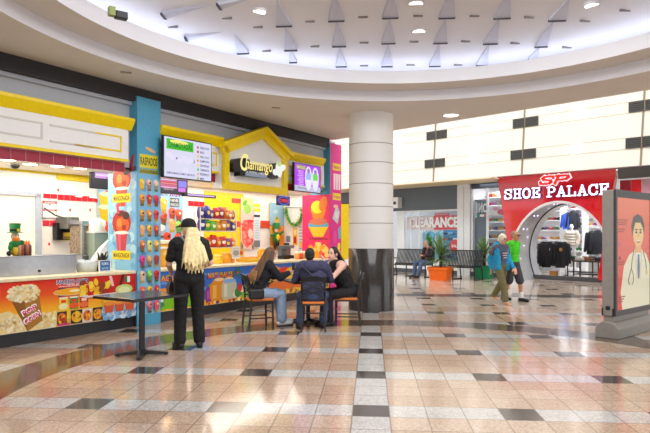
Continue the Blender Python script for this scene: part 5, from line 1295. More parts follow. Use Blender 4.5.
# --- man in the navy hoodie (back to us)
j = sit(.13, .20); j.update(elL=(-.31, .18, .80), elR=(.30, .22, .80), wrL=(-.10, .46, .85), wrR=(.12, .46, .85), head=(-.06, .20, 1.21), neck=(-.04, .17, 1.07), shL=(-.22, .12, 1.02), shR=(.20, .12, 1.02), anL=(-.22, .10, .085), anR=(.16, .20, .085), toeL=(-.3, .4, 0), toeR=(.2, .5, 0))
M_navy = cloth('cloth_navy', (62, 64, 94))
P3, H, HD = person('seated man in navy hoodie with short dark hair, back turned', CH2 + (0,), T2, j, SKIN2, M_navy, cloth('denim_dark', (58, 72, 108)), mat('shoe_dark', (36, 34, 38), .5), sleeve=1, head_pitch=-.1, bulk=1.22)
M_hd = mat('hair_dark', (38, 32, 32), .6, var=.3, scale=50)
t = MB(); t.ell(H(0, -.022, .03), (.083, .094, .098), M_hd, HD); t.ell(H(0, -.045, -.02), (.074, .062, .07), M_hd, HD); child(t, 'hair', P3)
t = MB(); t.ell((-.03, .06, 1.06), (.15, .10, .075)); t.ell((-.03, .0, 1.02), (.12, .08, .09)); t.remesh('hood', P3, M_navy, .011, 3)
t = MB(); t.tube([(-.20, -.03, 1.06), (-.05, -.10, .93), (.10, -.16, .78), (.20, -.12, .64)], .014, mat('strap_dark', (62, 62, 80), .7), 8); child(t, 'cross_strap', P3)
# --- woman in black on the right chair
j = sit(.16, .10); j.update(head=(.03, .24, 1.225), neck=(0, .17, 1.07), elL=(-.25, .34, .84), wrL=(-.08, .43, 1.06), elR=(.22, .34, .80), wrR=(.10, .52, .82), shL=(-.20, .14, 1.03))
P4, H, HD = person('seated woman in sleeveless black top facing across the table beside the column', CH3 + (0,), T3 + .4, j, mat('skin_pale', (236, 186, 168), .5, var=.03), cloth('cloth_black_lace', (24, 22, 26)), cloth('skirt_black', (30, 28, 32)), mat('shoe_black2', (24, 24, 26), .5), sleeve=0, bare=True, head_yaw=.6, bulk=1.15, palms={'L': ((.1, .1, 1), (.6, .6, 0), (0, 1, .3))})
t = MB(); t.ell(H(0, -.026, .028), (.086, .096, .10), M_hd, HD)
hair_strands(t, 34, lambda f: H(-.082 + .164 * f, -.05 - .04 * math.sin(PI * f), .03), lambda f: V((-.13 + .27 * f, -.06 + .04 * math.cos(f * 8), .84 + .05 * math.sin(f * 21))), .018, M_hd)
child(t, 'hair', P4)

# --- the walking couple
def walk(H_, st_, bulk=1.0):
    k = H_ / 1.75
    return {n: tuple(c * k for c in p) for n, p in dict(pel=(0, 0, .97), chest=(0, .02, 1.27), neck=(0, .03, 1.47), head=(0, .08, 1.62), shL=(-.165, .02, 1.41), shR=(.165, .02, 1.41),
        elL=(-.205, -.06 + st_ * .12, 1.12), elR=(.205, -.06 - st_ * .12, 1.12), wrL=(-.19, .06 + st_ * .2, .89), wrR=(.19, .06 - st_ * .2, .89), hipL=(-.09, 0, .93), hipR=(.09, 0, .93),
        knL=(-.10, .05 - st_ * .16, .50), knR=(.10, .05 + st_ * .16, .50), anL=(-.10, -st_ * .36 - .02, .085 if st_ < 0 else .15), anR=(.10, st_ * .30, .085), toeL=(-.10, -st_ * .36 + .3, 0), toeR=(.10, st_ * .3 + .3, 0)).items()}
M_cy = cloth('cloth_cyan', (30, 150, 200)); M_grn = cloth('cloth_lime', (70, 205, 30))
j = walk(1.57, 1.0); j['anL'] = (-.09, -.36, .13); j['knL'] = (-.09, -.08, .46)
P5, H, HD = person('walking white haired woman in open cyan jacket and rolled olive trousers', (4.0, 12.86, 0), -2.75, j, mat('skin_rosy', (226, 170, 140), .5, var=.03), cloth('cloth_slate_tee', (84, 88, 108)), cloth('cloth_olive', (112, 108, 74)), mat('shoe_tan', (190, 140, 110), .5), sleeve=.3, head_yaw=.05, head_pitch=-.12, barefoot=True, bulk=.9)
g = MB(); B = 1.0
shL, shR, ch_, pl, nk = V(j['shL']), V(j['shR']), V(j['chest']), V(j['pel']), V(j['neck'])
for sd in ('L', 'R'):
    g.capsule(V(j['sh' + sd]), V(j['el' + sd]), .066, .058); g.capsule(V(j['el' + sd]), mid(j['el' + sd], j['wr' + sd], .9), .058, .048)
    s_ = -1 if sd == 'L' else 1
    g.capsule(V(j['sh' + sd]) * .9 + V((0, .02, .1)), V((s_ * .125, .07, .80)), .062, .066); g.capsule(V((s_ * .08, -.04, 1.2)), V((s_ * .09, -.06, .80)), .095, .10)
g.capsule(V((-.1, -.03, 1.28)), V((.1, -.03, 1.28)), .10, .10); g.capsule(V((-.06, -.02, 1.36)), V((.06, -.02, 1.36)), .055, .055)
g.remesh('jacket', P5, M_cy, .011, 2, .003)
M_wh = mat('hair_white', (232, 222, 200), .6, var=.12, scale=40)
t = MB(); t.ell(H(0, -.02, .03), (.088, .098, .10), M_wh, HD); t.ell(H(0, -.04, -.03), (.083, .07, .075), M_wh, HD); child(t, 'hair', P5)
t = MB()
for k in range(3): t.box((0, .148, 1.14 - k * .05), (.13 - .02 * k, .01, .018), mat('print_pale', (220, 200, 205), .7))
child(t, 'chest_print', P5)
t = MB()
for s in (-1, 1): t.tube([H(s * .033 + .024 * math.cos(q), .096, .012 + .018 * math.sin(q)) for q in [2 * PI * i / 10 for i in range(11)]], .003, M_dark, 6)
child(t, 'glasses', P5)
j = walk(1.65, -.55, 1.05); j['anR'] = (.10, -.17, .10)
P6, H, HD = person('walking man in lime green tee and dark shorts beside the woman in cyan', (4.40, 13.24, 0), -2.55, j, SKIN2, M_grn, cloth('cloth_charcoal', (66, 66, 72)), mat('shoe_black3', (26, 26, 28), .5), sleeve=.5, legwear=.98, head_yaw=.05, bulk=.96)
t = MB(); t.ell(H(0, -.03, .035), (.079, .086, .088), mat('hair_grey_short', (150, 130, 112), .7, var=.2, scale=60), HD); child(t, 'hair', P6)
t = MB()
for s in (-1, 1): t.box(H(s * .033, .094, .014), (.042, .010, .026), M_dark, M=HD)
t.box(H(0, .094, .018), (.03, .008, .006), M_dark, M=HD); child(t, 'glasses', P6)
for sd in ('L', 'R'):
    a_ = V(j['an' + sd]); t = MB(); t.capsule(a_ + V((0, 0, .0)), a_ + V((0, 0, .12)), .046, .047, mat('sock_white', (236, 236, 232), .8)); child(t, 'sock', P6)

# ------------------------------------------------------------------ far sitting area
M_bench = mat('bench_black_metal', (36, 36, 40), .4, .3)
def bench(label, s, y, L=1.75):
    o = thing('mesh_bench', label, 'bench', WB(s, y), AB, 'black slatted metal benches')
    n_ = 27
    prof = [(-.26, .43), (-.22, .45), (.0, .43), (.16, .42), (.22, .46), (.26, .62), (.31, .82), (.35, .97), (.375, 1.0)]
    for nm, pr in (('seat', prof[:5]), ('backrest', prof[4:])):
        t = MB()
        for k in range(n_):
            x = -L / 2 + .06 + (L - .12) * k / (n_ - 1)
            for i in range(len(pr) - 1): t.bar((x, pr[i][0], pr[i][1]), (x, pr[i + 1][0], pr[i + 1][1]), 0.042, .008, M_bench)
        for i in (0, len(pr) - 1): t.tube([(-L / 2, pr[i][0], pr[i][1]), (L / 2, pr[i][0], pr[i][1])], .018, M_bench, 8)
        t.build(nm, o)
    for sx in (-1, 0, 1):
        x = sx * (L / 2 - .02)
        t = MB(); t.tube([(x, -.26, .02), (x, -.24, .43)], .022, M_bench, 8); t.tube([(x, -.30, .012), (x, .34, .012)], .018, M_bench, 8); t.tube([(x, .30, .02), (x, .22, .44)], .022, M_bench, 8); t.build('leg_frame', o)
        if sx:
            t = MB(); t.tube([(x, -.25, .44), (x, -.27, .62), (x, -.20, .67), (x, .10, .68), (x, .27, .66)], .018, M_bench, 8); t.build('armrest', o)
    return o
def bs(u, y): return pb(u, 260, y)[0]
b1 = bench('black slatted metal bench under the clearance window with a man sitting on it', (bs(394, 17.6) + bs(427, 17.6)) / 2, 17.6, 1.72)
dup(b1, WB((bs(444, 17.6) + bs(475, 17.6)) / 2 - .1, 17.6), label='black slatted metal bench between the orange pot and the green pot')
# man on the bench
j = sit(-.06, .16); j.update(head=(.05, .05, 1.22), wrL=(-.05, .22, .80), wrR=(.06, .24, .82), elL=(-.27, .06, .80), elR=(.27, .06, .80), knL=(-.16, .40, .53), knR=(.22, .38, .53), anL=(-.16, .56, .085), anR=(.22, .46, .085), toeL=(-.2, .8, 0), toeR=(.26, .7, 0))
bp = WB(bs(428, 17.55), 17.53)
P7, H, HD = person('man in dark open shirt and jeans lounging on the bench by the clearance window', bp, 2.05, j, mat('skin_warm', (206, 150, 124), .5, var=.03), cloth('shirt_maroon', (128, 62, 74)), cloth('denim_mid', (78, 98, 134)), mat('shoe_dark2', (44, 42, 44), .5), sleeve=1, head_yaw=.2, bulk=1.1)
g = MB()
for sd in ('L', 'R'):
    s_ = -1 if sd == 'L' else 1
    g.capsule(V(j['sh' + sd]), V(j['el' + sd]), .082, .072); g.capsule(V(j['el' + sd]), mid(j['el' + sd], j['wr' + sd], .7), .070, .056); g.capsule(V((s_ * .14, .02, 1.02)), V((s_ * .17, .04, .66)), .085, .09)
g.capsule(V((-.12, -.10, 1.0)), V((.12, -.10, 1.0)), .09, .09); g.capsule(V((-.1, -.12, .95)), V((-.1, -.12, .65)), .1, .1); g.capsule(V((.1, -.12, .95)), V((.1, -.12, .65)), .1, .1)
g.remesh('jacket', P7, cloth('jacket_black', (34, 32, 36)), .012, 2, .003)
t = MB(); t.ell(H(0, -.03, .035), (.078, .084, .086), mat('hair_grey_cropped', (150, 122, 108), .7, var=.2, scale=60), HD); child(t, 'hair', P7)

# planters with yuccas
M_leaf = mat('yucca_leaf', (92, 128, 70), .5, var=.3, scale=12); M_leaf2 = mat('yucca_leaf_pale', (146, 168, 112), .5, var=.2, scale=12); M_soil = mat('potting_soil', (70, 50, 38), .9)
def planter(label, x, y, w_, h_, ph, c_, key):
    o = thing('potted_yucca', label, 'potted plant', (x, y, 0), AB + .25)
    m = mat('pot_' + key, c_, .4); W_ = w_ / 2
    def sq(r, z): return [(a * r, b * r, z) for a, b in ((-1, -.9), (-.9, -1), (.9, -1), (1, -.9), (1, .9), (.9, 1), (-.9, 1), (-1, .9))]
    t = MB(); t.rings([sq(W_ * .80, 0), sq(W_ * .93, h_ * .78)], m, False); t.build('pot', o)
    t = MB(); t.rings([sq(W_ * .95, h_ * .76), sq(W_, h_ * .80), sq(W_ * 1.02, h_), sq(W_ * .92, h_), sq(W_ * .90, h_ * .92)], m, False, False); t.build('rim', o)
    t = MB(); t.rings([sq(W_ * .9, h_ * .90), sq(W_ * .9, h_ * .93)], M_soil, False); t.build('soil', o)
    t = MB(); t.tube([(0, 0, h_ * .9), (.01, .02, h_ + .2), (0, 0, h_ + .42)], [.05, .045, .06], mat('yucca_trunk', (104, 82, 56), .8, var=.3), 8); t.build('trunk', o)
    t = MB()
    for k in range(95):
        q = k * 2.399; el = math.radians(-14 + 100 * ((k * 37 % 95) / 95.0)); L = (ph - h_) * random.uniform(.50, .68)
        base = V((0, 0, h_ + .28 + .20 * math.sin(max(0, el))))
        d = V((math.cos(q) * math.cos(el), math.sin(q) * math.cos(el), math.sin(el))); s = V((-math.sin(q), math.cos(q), 0))
        pts = [base + d * (L * f_) + V((0, 0, -.20 * L * f_ * f_ * math.cos(el))) for f_ in (0, .35, .7, 1)]
        wd = [.018, .028, .02, .002]
        for i in range(3):
            t.add([pts[i] - s * wd[i], pts[i] + s * wd[i], pts[i + 1] + s * wd[i + 1], pts[i + 1] - s * wd[i + 1]], [(0, 1, 2, 3)], M_leaf if k % 3 else M_leaf2)
    t.build('foliage', o)
    return o
planter('tall spiky yucca in a bright orange square pot beside the bench', 3.98, 19.5, .72, .45, 1.62, (245, 110, 15), 'orange')
planter('spiky yucca in a green square pot under the dark window', 5.68, 20.2, .66, .45, 1.48, (20, 140, 90), 'green')

# ------------------------------------------------------------------ backlit poster stand
KA = math.radians(40.5)
o = thing('advert_stand', 'freestanding grey two sided lit poster stand with a smiling doctor poster', 'poster stand', (4.33, 8.42, 0), KA)
M_kg = mat('stand_grey', (142, 138, 132), .45, .2); M_kd = mat('stand_dark', (52, 50, 52), .4)
Wk = 1.42
t = MB(); t.sweep_x([(-.06, 0), (-.06, .15), (.03, .245), (.19, .245), (.28, .15), (.28, 0)], -.05, Wk + .05, M_kg); t.build('base', o, bevel=.01)
t = MB(); t.bx(.03, Wk - .03, .04, .18, .24, .34, M_kg); t.build('neck', o)
t = MB(); t.bx(0, Wk, .02, .20, .33, 2.23, M_kg); t.build('cabinet', o, bevel=.012)
for (x0, x1, z0, z1) in ((0, .06, .33, 2.23), (Wk - .06, Wk, .33, 2.23), (.06, Wk - .06, .33, .41), (.06, Wk - .06, 2.12, 2.23)):
    t = MB(); t.bx(x0, x1, -.005, .03, z0, z1, M_kd); t.build('bezel', o)
for z in (.42,):
    t = MB(); t.bx(-.012, 0, .08, .14, z, z + .06, M_dark); t.build('lock_plate', o)
t = MB(); t.bx(-.01, 0.0, .025, .045, .33, .45, M_dark); t.build('hinge', o); t = MB(); t.bx(-.01, 0.0, .18, .2, .33, .45, M_dark); t.build('hinge', o)
a = Art(.018, emit=.75); x0, z0, W_, H_ = .06, .41, Wk - .12, 1.71
a.o = V((x0, 0, z0))
for k in range(14):
    f_ = k / 14.0; c0, c1_ = (228, 50, 30), (246, 130, 84)
    a.rect(0, H_ * f_, W_, H_ * (f_ + 1 / 14.0), tuple(c0[i] * (1 - f_) + c1_[i] * f_ for i in range(3)))
cx = .80; a.xf = (cx, 1.45, 1.07, W_)
coat, coat2 = (246, 236, 200), (232, 222, 180)
a.poly([(cx - .40, 0), (cx - .44, .25), (cx - .36, .62), (cx - .22, .78), (cx - .06, .84), (cx + .10, .84), (cx + .24, .78), (cx + .40, .62), (cx + .46, .2), (cx + .46, 0)], coat)
a.poly([(cx - .05, .82), (cx + .09, .82), (cx + .03, .36)], (250, 248, 240))
a.poly([(cx + .0, .78), (cx + .05, .78), (cx + .07, .48), (cx + .03, .40), (cx - .01, .48)], (90, 110, 140))
a.poly([(cx - .10, .84), (cx - .04, .86), (cx + .01, .42), (cx - .02, .40)], coat2); a.poly([(cx + .14, .84), (cx + .08, .86), (cx + .05, .42), (cx + .08, .40)], coat2)
a.poly([(cx - .07, .80), (cx + .11, .80), (cx + .09, .98), (cx - .05, .98)], (238, 180, 110))
a.ell2(cx + .02, 1.09, .145, .195, (248, 206, 130), n=22)
a.poly([(cx - .15, 1.04), (cx - .17, 1.20), (cx - .12, 1.33), (cx + .0, 1.38), (cx + .12, 1.34), (cx + .19, 1.22), (cx + .18, 1.05), (cx + .15, 1.16), (cx + .08, 1.25), (cx - .06, 1.25), (cx - .11, 1.14)], (64, 56, 34))
for s in (-1, 1):
    a.ell2(cx + .02 + s * .058, 1.105, .030, .017, (60, 42, 28)); a.ell2(cx + .02 + s * .058, 1.145, .042, .011, (74, 54, 34))
a.poly([(cx + .01, 1.10), (cx + .03, 1.10), (cx + .04, 1.04), (cx, 1.04)], (232, 170, 100)); a.poly([(cx - .04, 1.0), (cx + .02, .965), (cx + .08, 1.0), (cx + .02, .985)], (250, 245, 235)); a.ell2(cx + .02, .958, .055, .010, (196, 84, 60))
def tubing(pts, w_, c_):
    for i in range(len(pts) - 1):
        (x0_, y0_), (x1_, y1_) = pts[i], pts[i + 1]; l_ = math.hypot(x1_ - x0_, y1_ - y0_); nx, ny = -(y1_ - y0_) / l_ * w_, (x1_ - x0_) / l_ * w_
        a.poly([(x0_ + nx, y0_ + ny), (x1_ + nx, y1_ + ny), (x1_ - nx, y1_ - ny), (x0_ - nx, y0_ - ny)], c_)
tubing([(cx - .10, .84), (cx - .15, .70), (cx - .17, .58), (cx - .22, .48), (cx - .25, .40), (cx - .22, .34)], .010, (60, 60, 50)); tubing([(cx - .17, .58), (cx - .12, .48), (cx - .12, .38), (cx - .16, .34)], .008, (60, 60, 50))
tubing([(cx + .15, .82), (cx + .22, .66), (cx + .24, .54)], .010, (60, 60, 50)); a.ell2(cx + .245, .50, .035, .045, (236, 200, 90))
a.xf = None
for (z_, w_, n_) in ((1.36, .36, 3), (1.22, .26, 2), (.72, .24, 2), (.19, .26, 3)):
    for k in range(n_): a.rect(.05, z_ - k * .035, .05 + w_ - .04 * k, z_ - k * .035 + .018, (160, 50, 40))
a.ell2(.11, .79, .035, .028, (60, 20, 20)); a.ell2(.09, 1.0, .045, .035, (205, 90, 110)); 
a.build('poster', o)
t = MB(); t.bx(.06, Wk - .06, -.003, -.001, .41, 2.12, M_glass2); t.build('cover_glass', o)

# ------------------------------------------------------------------ the far shop fronts (line B)
def TB(name, label, cat, s, y, z=0.0, group=None): return thing(name, label, cat, WB(s, y, z), AB, group)
YS = 19.4
def ps(u, v, y=YS): return pb(u, v, y)
M_slate = mat('slate_header', (92, 102, 112), .5); M_shopw = mat('shop_white', (240, 243, 246), .5); M_frame = mat('alu_frame', (226, 230, 234), .35)
# back and side walls of the shops
w = MB(); w.bx(-24, 4, 25.4, 25.5, 0, 3.6, mat('shop_back_white', (236, 238, 242), .6)); w.bx(-24, 4, 19.5, 25.5, 3.50, 3.56, M_shopw)
struct('wall_shops', w, rz=AB)
xa = ps(470, 200)[0]; xb = ps(505, 200)[0]
for x in (ps(392, 200)[0] - .3, xa - .10):
    w = MB(); w.bx(x - .05, x + .05, YS + .1, 25.4, 0, 3.5, M_shopw); struct('wall_shop_divider', w, rz=AB)
# clearance shop window
x0, x1 = ps(336, 200)[0], ps(458.5, 200)[0]; zt, zb = ps(430, 190.5)[1], ps(430, 210)[1]
w = MB(); w.bx(x0, x1 + .0, YS - .05, YS + .1, zb, 3.49, M_slate); hd = struct('trim_2', w, rz=AB)
w = MB(); w.bx(x0 - .5, 3, YS - .06, YS + .06, 0, .16, mat('kick_grey', (74, 76, 80), .5)); w.bx(x0, x1, YS - .04, YS + .08, .16, .48, M_shopw); struct('baseboard_shops', w, rz=AB)
wx0, wx1 = ps(405, 220)[0], x1
w = MB()
w.bx(ps(398, 220)[0], wx0, YS - .06, YS + .06, .4, zb, M_frame); w.bx(wx1, ps(471, 220)[0], YS - .10, YS + .1, 0, 3.49, M_frame); w.bx(wx0, wx1, YS - .04, YS + .04, zb - .06, zb, M_frame); w.bx(wx0, wx1, YS - .04, YS + .04, .42, .48, M_frame)
wn = struct('window_1', w, rz=AB)
t = MB(); q = ps(465, 220)[0]; t.bx(q - .01, q + .01, YS - .105, YS - .10, 0, 3.4, mat('frame_line', (160, 170, 178), .4)); t.build('mullion', wn)
t = MB(); t.bx(wx0, wx1, YS - .005, YS + .005, .48, zb - .06, M_glass); t.build('pane', wn)
for u in (411, 419.5):
    t = MB(); q = ps(u, 220)[0]; t.bx(q - .02, q + .02, YS - .02, YS + .02, .48, zb - .06, M_frame); t.build('mullion', wn)
# CLEARANCE banner
o = TB('clearance_banner', 'red and white clearance banner with white capitals in the shop window', 'banner', wx0, YS + .06)
A_, B_ = ps(408, 224.5), ps(457.5, 216)
z0, z1 = 1.78, 2.32
t = MB(); t.bx(.05, wx1 - wx0 - .02, 0, .012, z0 - .02, z1, mat('banner_pale', (232, 214, 218), .5)); t.build('banner', o)
a = Art(-.001); W_ = wx1 - wx0
a.rect(W_ * .54, z0 - .02, W_ - .02, z1, (226, 60, 66)); a.rect(W_ * .56, z1, W_ * .82, z1 + .1, (200, 40, 50)); a.text('STOREWIDE', W_ * .58, z1 + .02, W_ * .80, .06, (240, 190, 190))
a.text('CLEARANCE', W_ * .075 + .05, z0 + .05, W_ * .99, .42, (226, 150, 155), bold=.05); a.text('CLEARANCE', W_ * .075, z0 + .07, W_ * .98, .42, (255, 255, 255), bold=.045)
a.build('lettering', o)
# display behind it: panels with hung goods
o = TB('window_display_board', 'tall sky blue display board hung with small goods in the clearance window', 'display board', ps(431, 240)[0] , 20.3)
Wd = wx1 - ps(431, 240)[0] + .25
t = MB(); t.bx(0, Wd, 0, .05, .5, 1.76, mat('display_blue', (70, 150, 190), .5)); t.build('board', o)
random.seed(5)
gc = [(60, 110, 150), (230, 236, 240), (40, 60, 90), (200, 60, 70), (120, 180, 210), (30, 90, 130)]
for r_ in range(5):
    for k in range(6):
        gx, gz = ps(431, 240)[0] + .15 + k * (Wd - .25) / 5.5, .64 + r_ * .235
        b = MB(); b.rings([[(-.09, -.05, 0), (.09, -.05, 0), (.09, .0, 0), (-.09, .0, 0)], [(-.09, -.07, .03), (.11, -.07, .03), (.11, .0, .03), (-.09, .0, .03)], [(-.06, -.05, .10), (.0, -.05, .08), (.0, .0, .08), (-.06, .0, .10)]], mat('goods_%d' % ((r_ * 5 + k * 2) % 6), gc[(r_ * 5 + k * 2) % 6], .5), False)
        ob = b.build('shoe', loc=WB(gx, 20.28, gz), rz=AB); ob.rotation_euler.y = -.25
        tag(ob, 'small shoe hung on the sky blue display board', 'shoe', 'shoes on the sky blue display board')
o = TB('sale_disc', 'round red sale disc low in the clearance window', 'sign', ps(453.5, 246)[0], YS + .12, ps(453, 246)[1])
t = MB(); t.rings([[(.26 * math.cos(q), yy, .26 * math.sin(q)) for q in [2 * PI * k / 24 for k in range(24)]] for yy in (0, .02)], mat('disc_red', (225, 60, 66), .5), False); t.build('disc', o)
a = Art(-.001); a.text('SALE', -.17, -.06, .17, .12, (255, 240, 240), bold=.03); a.build('lettering', o)
for k, (u, c_, lab) in enumerate(((410, (150, 200, 215), 'pale aqua dress panel nearest the window post'), (414.5, (90, 165, 190), 'teal dress panel second from the window post'), (424, (110, 175, 200), 'blue grey dress panel behind the seated man'))):
    o = TB('hanging_dress', lab, 'dress', ps(u, 240)[0], 20.6)
    t = MB(); t.rings([[(-.24, -.04, .55), (.24, -.04, .55), (.24, .06, .55), (-.24, .06, .55)], [(-.14, -.04, 1.25), (.14, -.04, 1.25), (.14, .06, 1.25), (-.14, .06, 1.25)], [(-.20, -.03, 1.6), (.20, -.03, 1.6), (.20, .05, 1.6), (-.20, .05, 1.6)], [(-.08, -.02, 1.70), (.08, -.02, 1.70), (.08, .04, 1.70), (-.08, .04, 1.70)]], cloth('dress_%d' % k, c_), True); t.build('dress', o)
    t = MB(); t.tube([(-.18, .01, 1.6), (0, .01, 1.72), (.18, .01, 1.6)], .01, M_dark, 6); t.tube([(0, .01, 1.72), (0, .01, 1.84)], .006, M_dark, 6); t.build('hanger', o)
t = MB(); t.tube([(0, 0, 1.85), (2.6, 0, 1.85)], .015, M_chrome); t.tube([(0.05, 0, 0), (.05, 0, 1.85)], .015, M_chrome); t.tube([(2.55, 0, 0), (2.55, 0, 1.85)], .015, M_chrome); o = t.build('garment_rail', loc=WB(ps(406, 240)[0], 20.61), rz=AB); tag(o, 'chrome garment rail holding dresses in the clearance window', 'garment rail')
# leafy plant in the window by the man's head
o = TB('window_plant', 'bright green leafy plant behind the head of the seated man', 'plant', ps(437, 240)[0], 18.9)
t = MB(); t.lathe([(.12, 0), (.16, .5), (.15, .5), (.13, .45)], m=M_shopw, n=16); t.build('pot', o)
t = MB(); t.tube([(0, 0, .4), (0, 0, 1.2)], .02, M_soil); t.build('stem', o)
t = MB(); ml = mat('fresh_leaf', (80, 170, 70), .5, var=.25)
for k in range(44):
    q = k * 2.4; el = math.radians(-20 + (k * 29 % 90)); L = random.uniform(.2, .38); b0 = V((0, 0, .95 + .35 * random.random())); d = V((math.cos(q) * math.cos(el), math.sin(q) * math.cos(el), math.sin(el))); s = V((-math.sin(q), math.cos(q), 0)) * .06
    t.add([b0, b0 + d * L * .5 + s, b0 + d * L, b0 + d * L * .5 - s], [(0, 1, 2, 3)], ml)
t.build('foliage', o)

# next window: dark glass with white letters, shelves of shoes behind
x0, x1 = ps(472, 200)[0], ps(508, 200)[0]
w = MB(); w.bx(x0, x1 + .4, YS - .05, YS + .1, 3.30, 3.49, mat('header_dark', (58, 66, 76), .5)); w.bx(x0, x0 + .06, YS - .05, YS + .06, 0, 3.3, M_frame); q = ps(487.5, 220)[0]; w.bx(q - .03, q + .03, YS - .05, YS + .06, 0, 3.3, M_frame)
wn2 = struct('window_2', w, rz=AB)
t = MB(); t.bx(x0, x1 + .4, YS - .005, YS + .005, .16, 3.3, M_glass); t.build('pane', wn2)
o = TB('dark_window_panel', 'dark slate window panel carrying white capitals and a striped flag bar', 'sign', x0 + .06, YS + .08)
Wp = q - x0 - .1
t = MB(); t.bx(0, Wp, 0, .03, .2, ps(480, 199.5)[1], mat('slate_dark', (92, 106, 122), .4)); t.build('panel', o)
a = Art(-.001)
lz0 = ps(480, 212.5)[1]
a.text('ИO', Wp * .32, lz0, Wp * 1.0, .36, (240, 244, 252), bold=.03) ; a.rect(Wp * .14, lz0, Wp * .24, lz0 + .36, (240, 244, 252))
a.rect(Wp * .12, lz0 - .16, Wp * .42, lz0 - .07, (40, 150, 100)); a.rect(Wp * .42, lz0 - .16, Wp * .72, lz0 - .07, (245, 245, 245)); a.rect(Wp * .72, lz0 - .16, Wp * 1.0, lz0 - .07, (220, 90, 120))
a.rect(.02, lz0 - .2, .1, lz0 + .42, (190, 220, 228)); a.build('lettering', o)

SHC = [(40, 40, 46), (226, 226, 230), (60, 120, 70), (190, 40, 50), (50, 70, 130), (120, 120, 126), (210, 150, 70), (150, 70, 130)]
def shoe_proto():
    o = thing('display_shoe', 'proto', 'shoe', (0, 0, 0), 0)
    t = MB(); t.rings([[(-.10, -.045, .02), (.13, -.045, .02), (.15, 0, .02), (.13, .045, .02), (-.10, .045, .02)], [(-.10, -.045, .06), (.10, -.04, .06), (.14, 0, .05), (.10, .04, .06), (-.10, .045, .06)], [(-.10, -.035, .12), (-.02, -.035, .11), (.0, 0, .11), (-.02, .035, .11), (-.10, .035, .12)]], None, False); return o, t
SHOE = {}
def shoe(parent_label, group, x, y, z, k, frm=TB, rz=0.0, sc=1.3):
    key = k % len(SHC)
    if key not in SHOE:
        o, t = shoe_proto(); t.mats = [mat('shoe_upper_%d' % key, SHC[key], .5)]; t.build('upper', o)
        s = MB(); s.rings([[(-.11, -.05, 0), (.14, -.05, 0), (.165, 0, 0), (.14, .05, 0), (-.11, .05, 0)], [(-.11, -.05, .022), (.14, -.05, .022), (.165, 0, .022), (.14, .05, .022), (-.11, .05, .022)]], mat('shoe_sole_white', (235, 235, 235), .6), False); s.build('sole', o)
        SHOE[key] = o; c = o
    else: c = dup(SHOE[key])
    c.location = WB(x, y, z); c.rotation_euler.z = AB + rz; c.scale = (sc, sc, sc); c['label'] = parent_label; c['group'] = group
    return c
M_sh = mat('shelf_white', (246, 247, 250), .4)
def shoe_wall(label, key, x0, x1, y, z0, z1, nrow, ncol, seed, skip=.1):
    random.seed(seed)
    o = TB('shoe_shelf', label, 'shelf unit', x0, y)
    t = MB(); t.bx(0, x1 - x0, 0, .04, z0 - .1, z1 + .25, M_sh); t.build('back_panel', o)
    for r_ in range(nrow):
        z = z0 + (z1 - z0) * r_ / (nrow - 1)
        t = MB(); t.bx(0, x1 - x0, -.26, 0, z - .025, z, M_sh); t.build('shelf', o)
        for k in range(ncol):
            if random.random() < skip: continue
            shoe('shoe on the %s' % key, 'shoes on the %s' % key, x0 + (x1 - x0) * (k + .5) / ncol, y - .13, z, random.randrange(8), rz=random.choice((0, PI)) + random.uniform(-.3, .3))
xs0 = ps(488, 220, 20.6)[0]
shoe_wall('white shoe shelves in the window left of the red portal', 'white shelves left of the red portal', xs0, ps(512, 220, 20.6)[0], 20.6, .45, 3.0, 9, 4, 11)
o = TB('magenta_poster', 'small pink and magenta poster above the shoe shelves', 'poster', ps(489.5, 205)[0] + .0, YS + .10)
t = MB(); t.bx(0, .62, 0, .01, 2.25, 2.62, mat('poster_white', (240, 236, 242), .5)); t.build('sheet', o)
a = Art(-.001); a.ell2(.4, 2.40, .14, .10, (225, 90, 130)); a.ell2(.2, 2.52, .12, .06, (235, 170, 195)); a.ell2(.5, 2.32, .08, .05, (180, 40, 70)); a.build('print', o)

# ------------------------------------------------------------------ the red portal
YP = 18.4
M_redp = mat('portal_red_gloss', (205, 8, 28), .12, var=.05, scale=2, coat=.6)
M_tun = mat('tunnel_silver', (214, 217, 224), .3, .6, var=.12, scale=3)
def pp(u, v, y=YP): return pb(u, v, y)
cxp = -7.2
tl, tr = pp(497.3, 178)[0], pp(616.5, 172)[0]
FR = (1.63, 2.03, .60); IR = (1.40, 1.69, .95); cz = .9
def arch_pts(el, k=1.0, n=48):
    rx, rz, cz = el[0] * k, el[1] * k, el[2]
    a0 = -math.asin(min(1, cz / rz)); pts = []
    for i in range(n + 1):
        q = a0 + (PI - 2 * a0) * i / n
        pts.append((cxp + rx * math.cos(q), max(0, cz + rz * math.sin(q))))
    return pts
o = TB('portal_front', 'glossy red shop portal with round arch, white name letters and silver tunnel', 'portal', 0, 0)
ap = arch_pts(FR)      # from right foot over the top to the left foot
TOPZ = 3.60
def outer(p):
    x, z = p
    d = V((x - cxp, z - cz)); d.normalize(); best = 99
    # left slanted edge, right slanted edge, top
    for (ax, az, nx, nz) in ((tl, TOPZ, -1, -.16), (tr, TOPZ, 1, -.16), (0, TOPZ, 0, 1), (0, 0, 0, -1)):
        k = d.x * nx + d.y * nz
        if k > 1e-5: best = min(best, ((ax - cxp) * nx + (az - cz) * nz) / k)
    return (cxp + d.x * best, max(0, cz + d.y * best))
op = [outer(p) for p in ap]
t = MB()
f_ = [(p[0], YP, p[1]) for p in ap]; g_ = [(p[0], YP, p[1]) for p in op]; h_ = [(p[0], YP + .25, p[1]) for p in op]
n = len(ap)
t.add(f_ + g_ + h_, [(i, i + 1, n + i + 1, n + i) for i in range(n - 1)] + [(n + i, n + i + 1, 2 * n + i + 1, 2 * n + i) for i in range(n - 1)], M_redp)
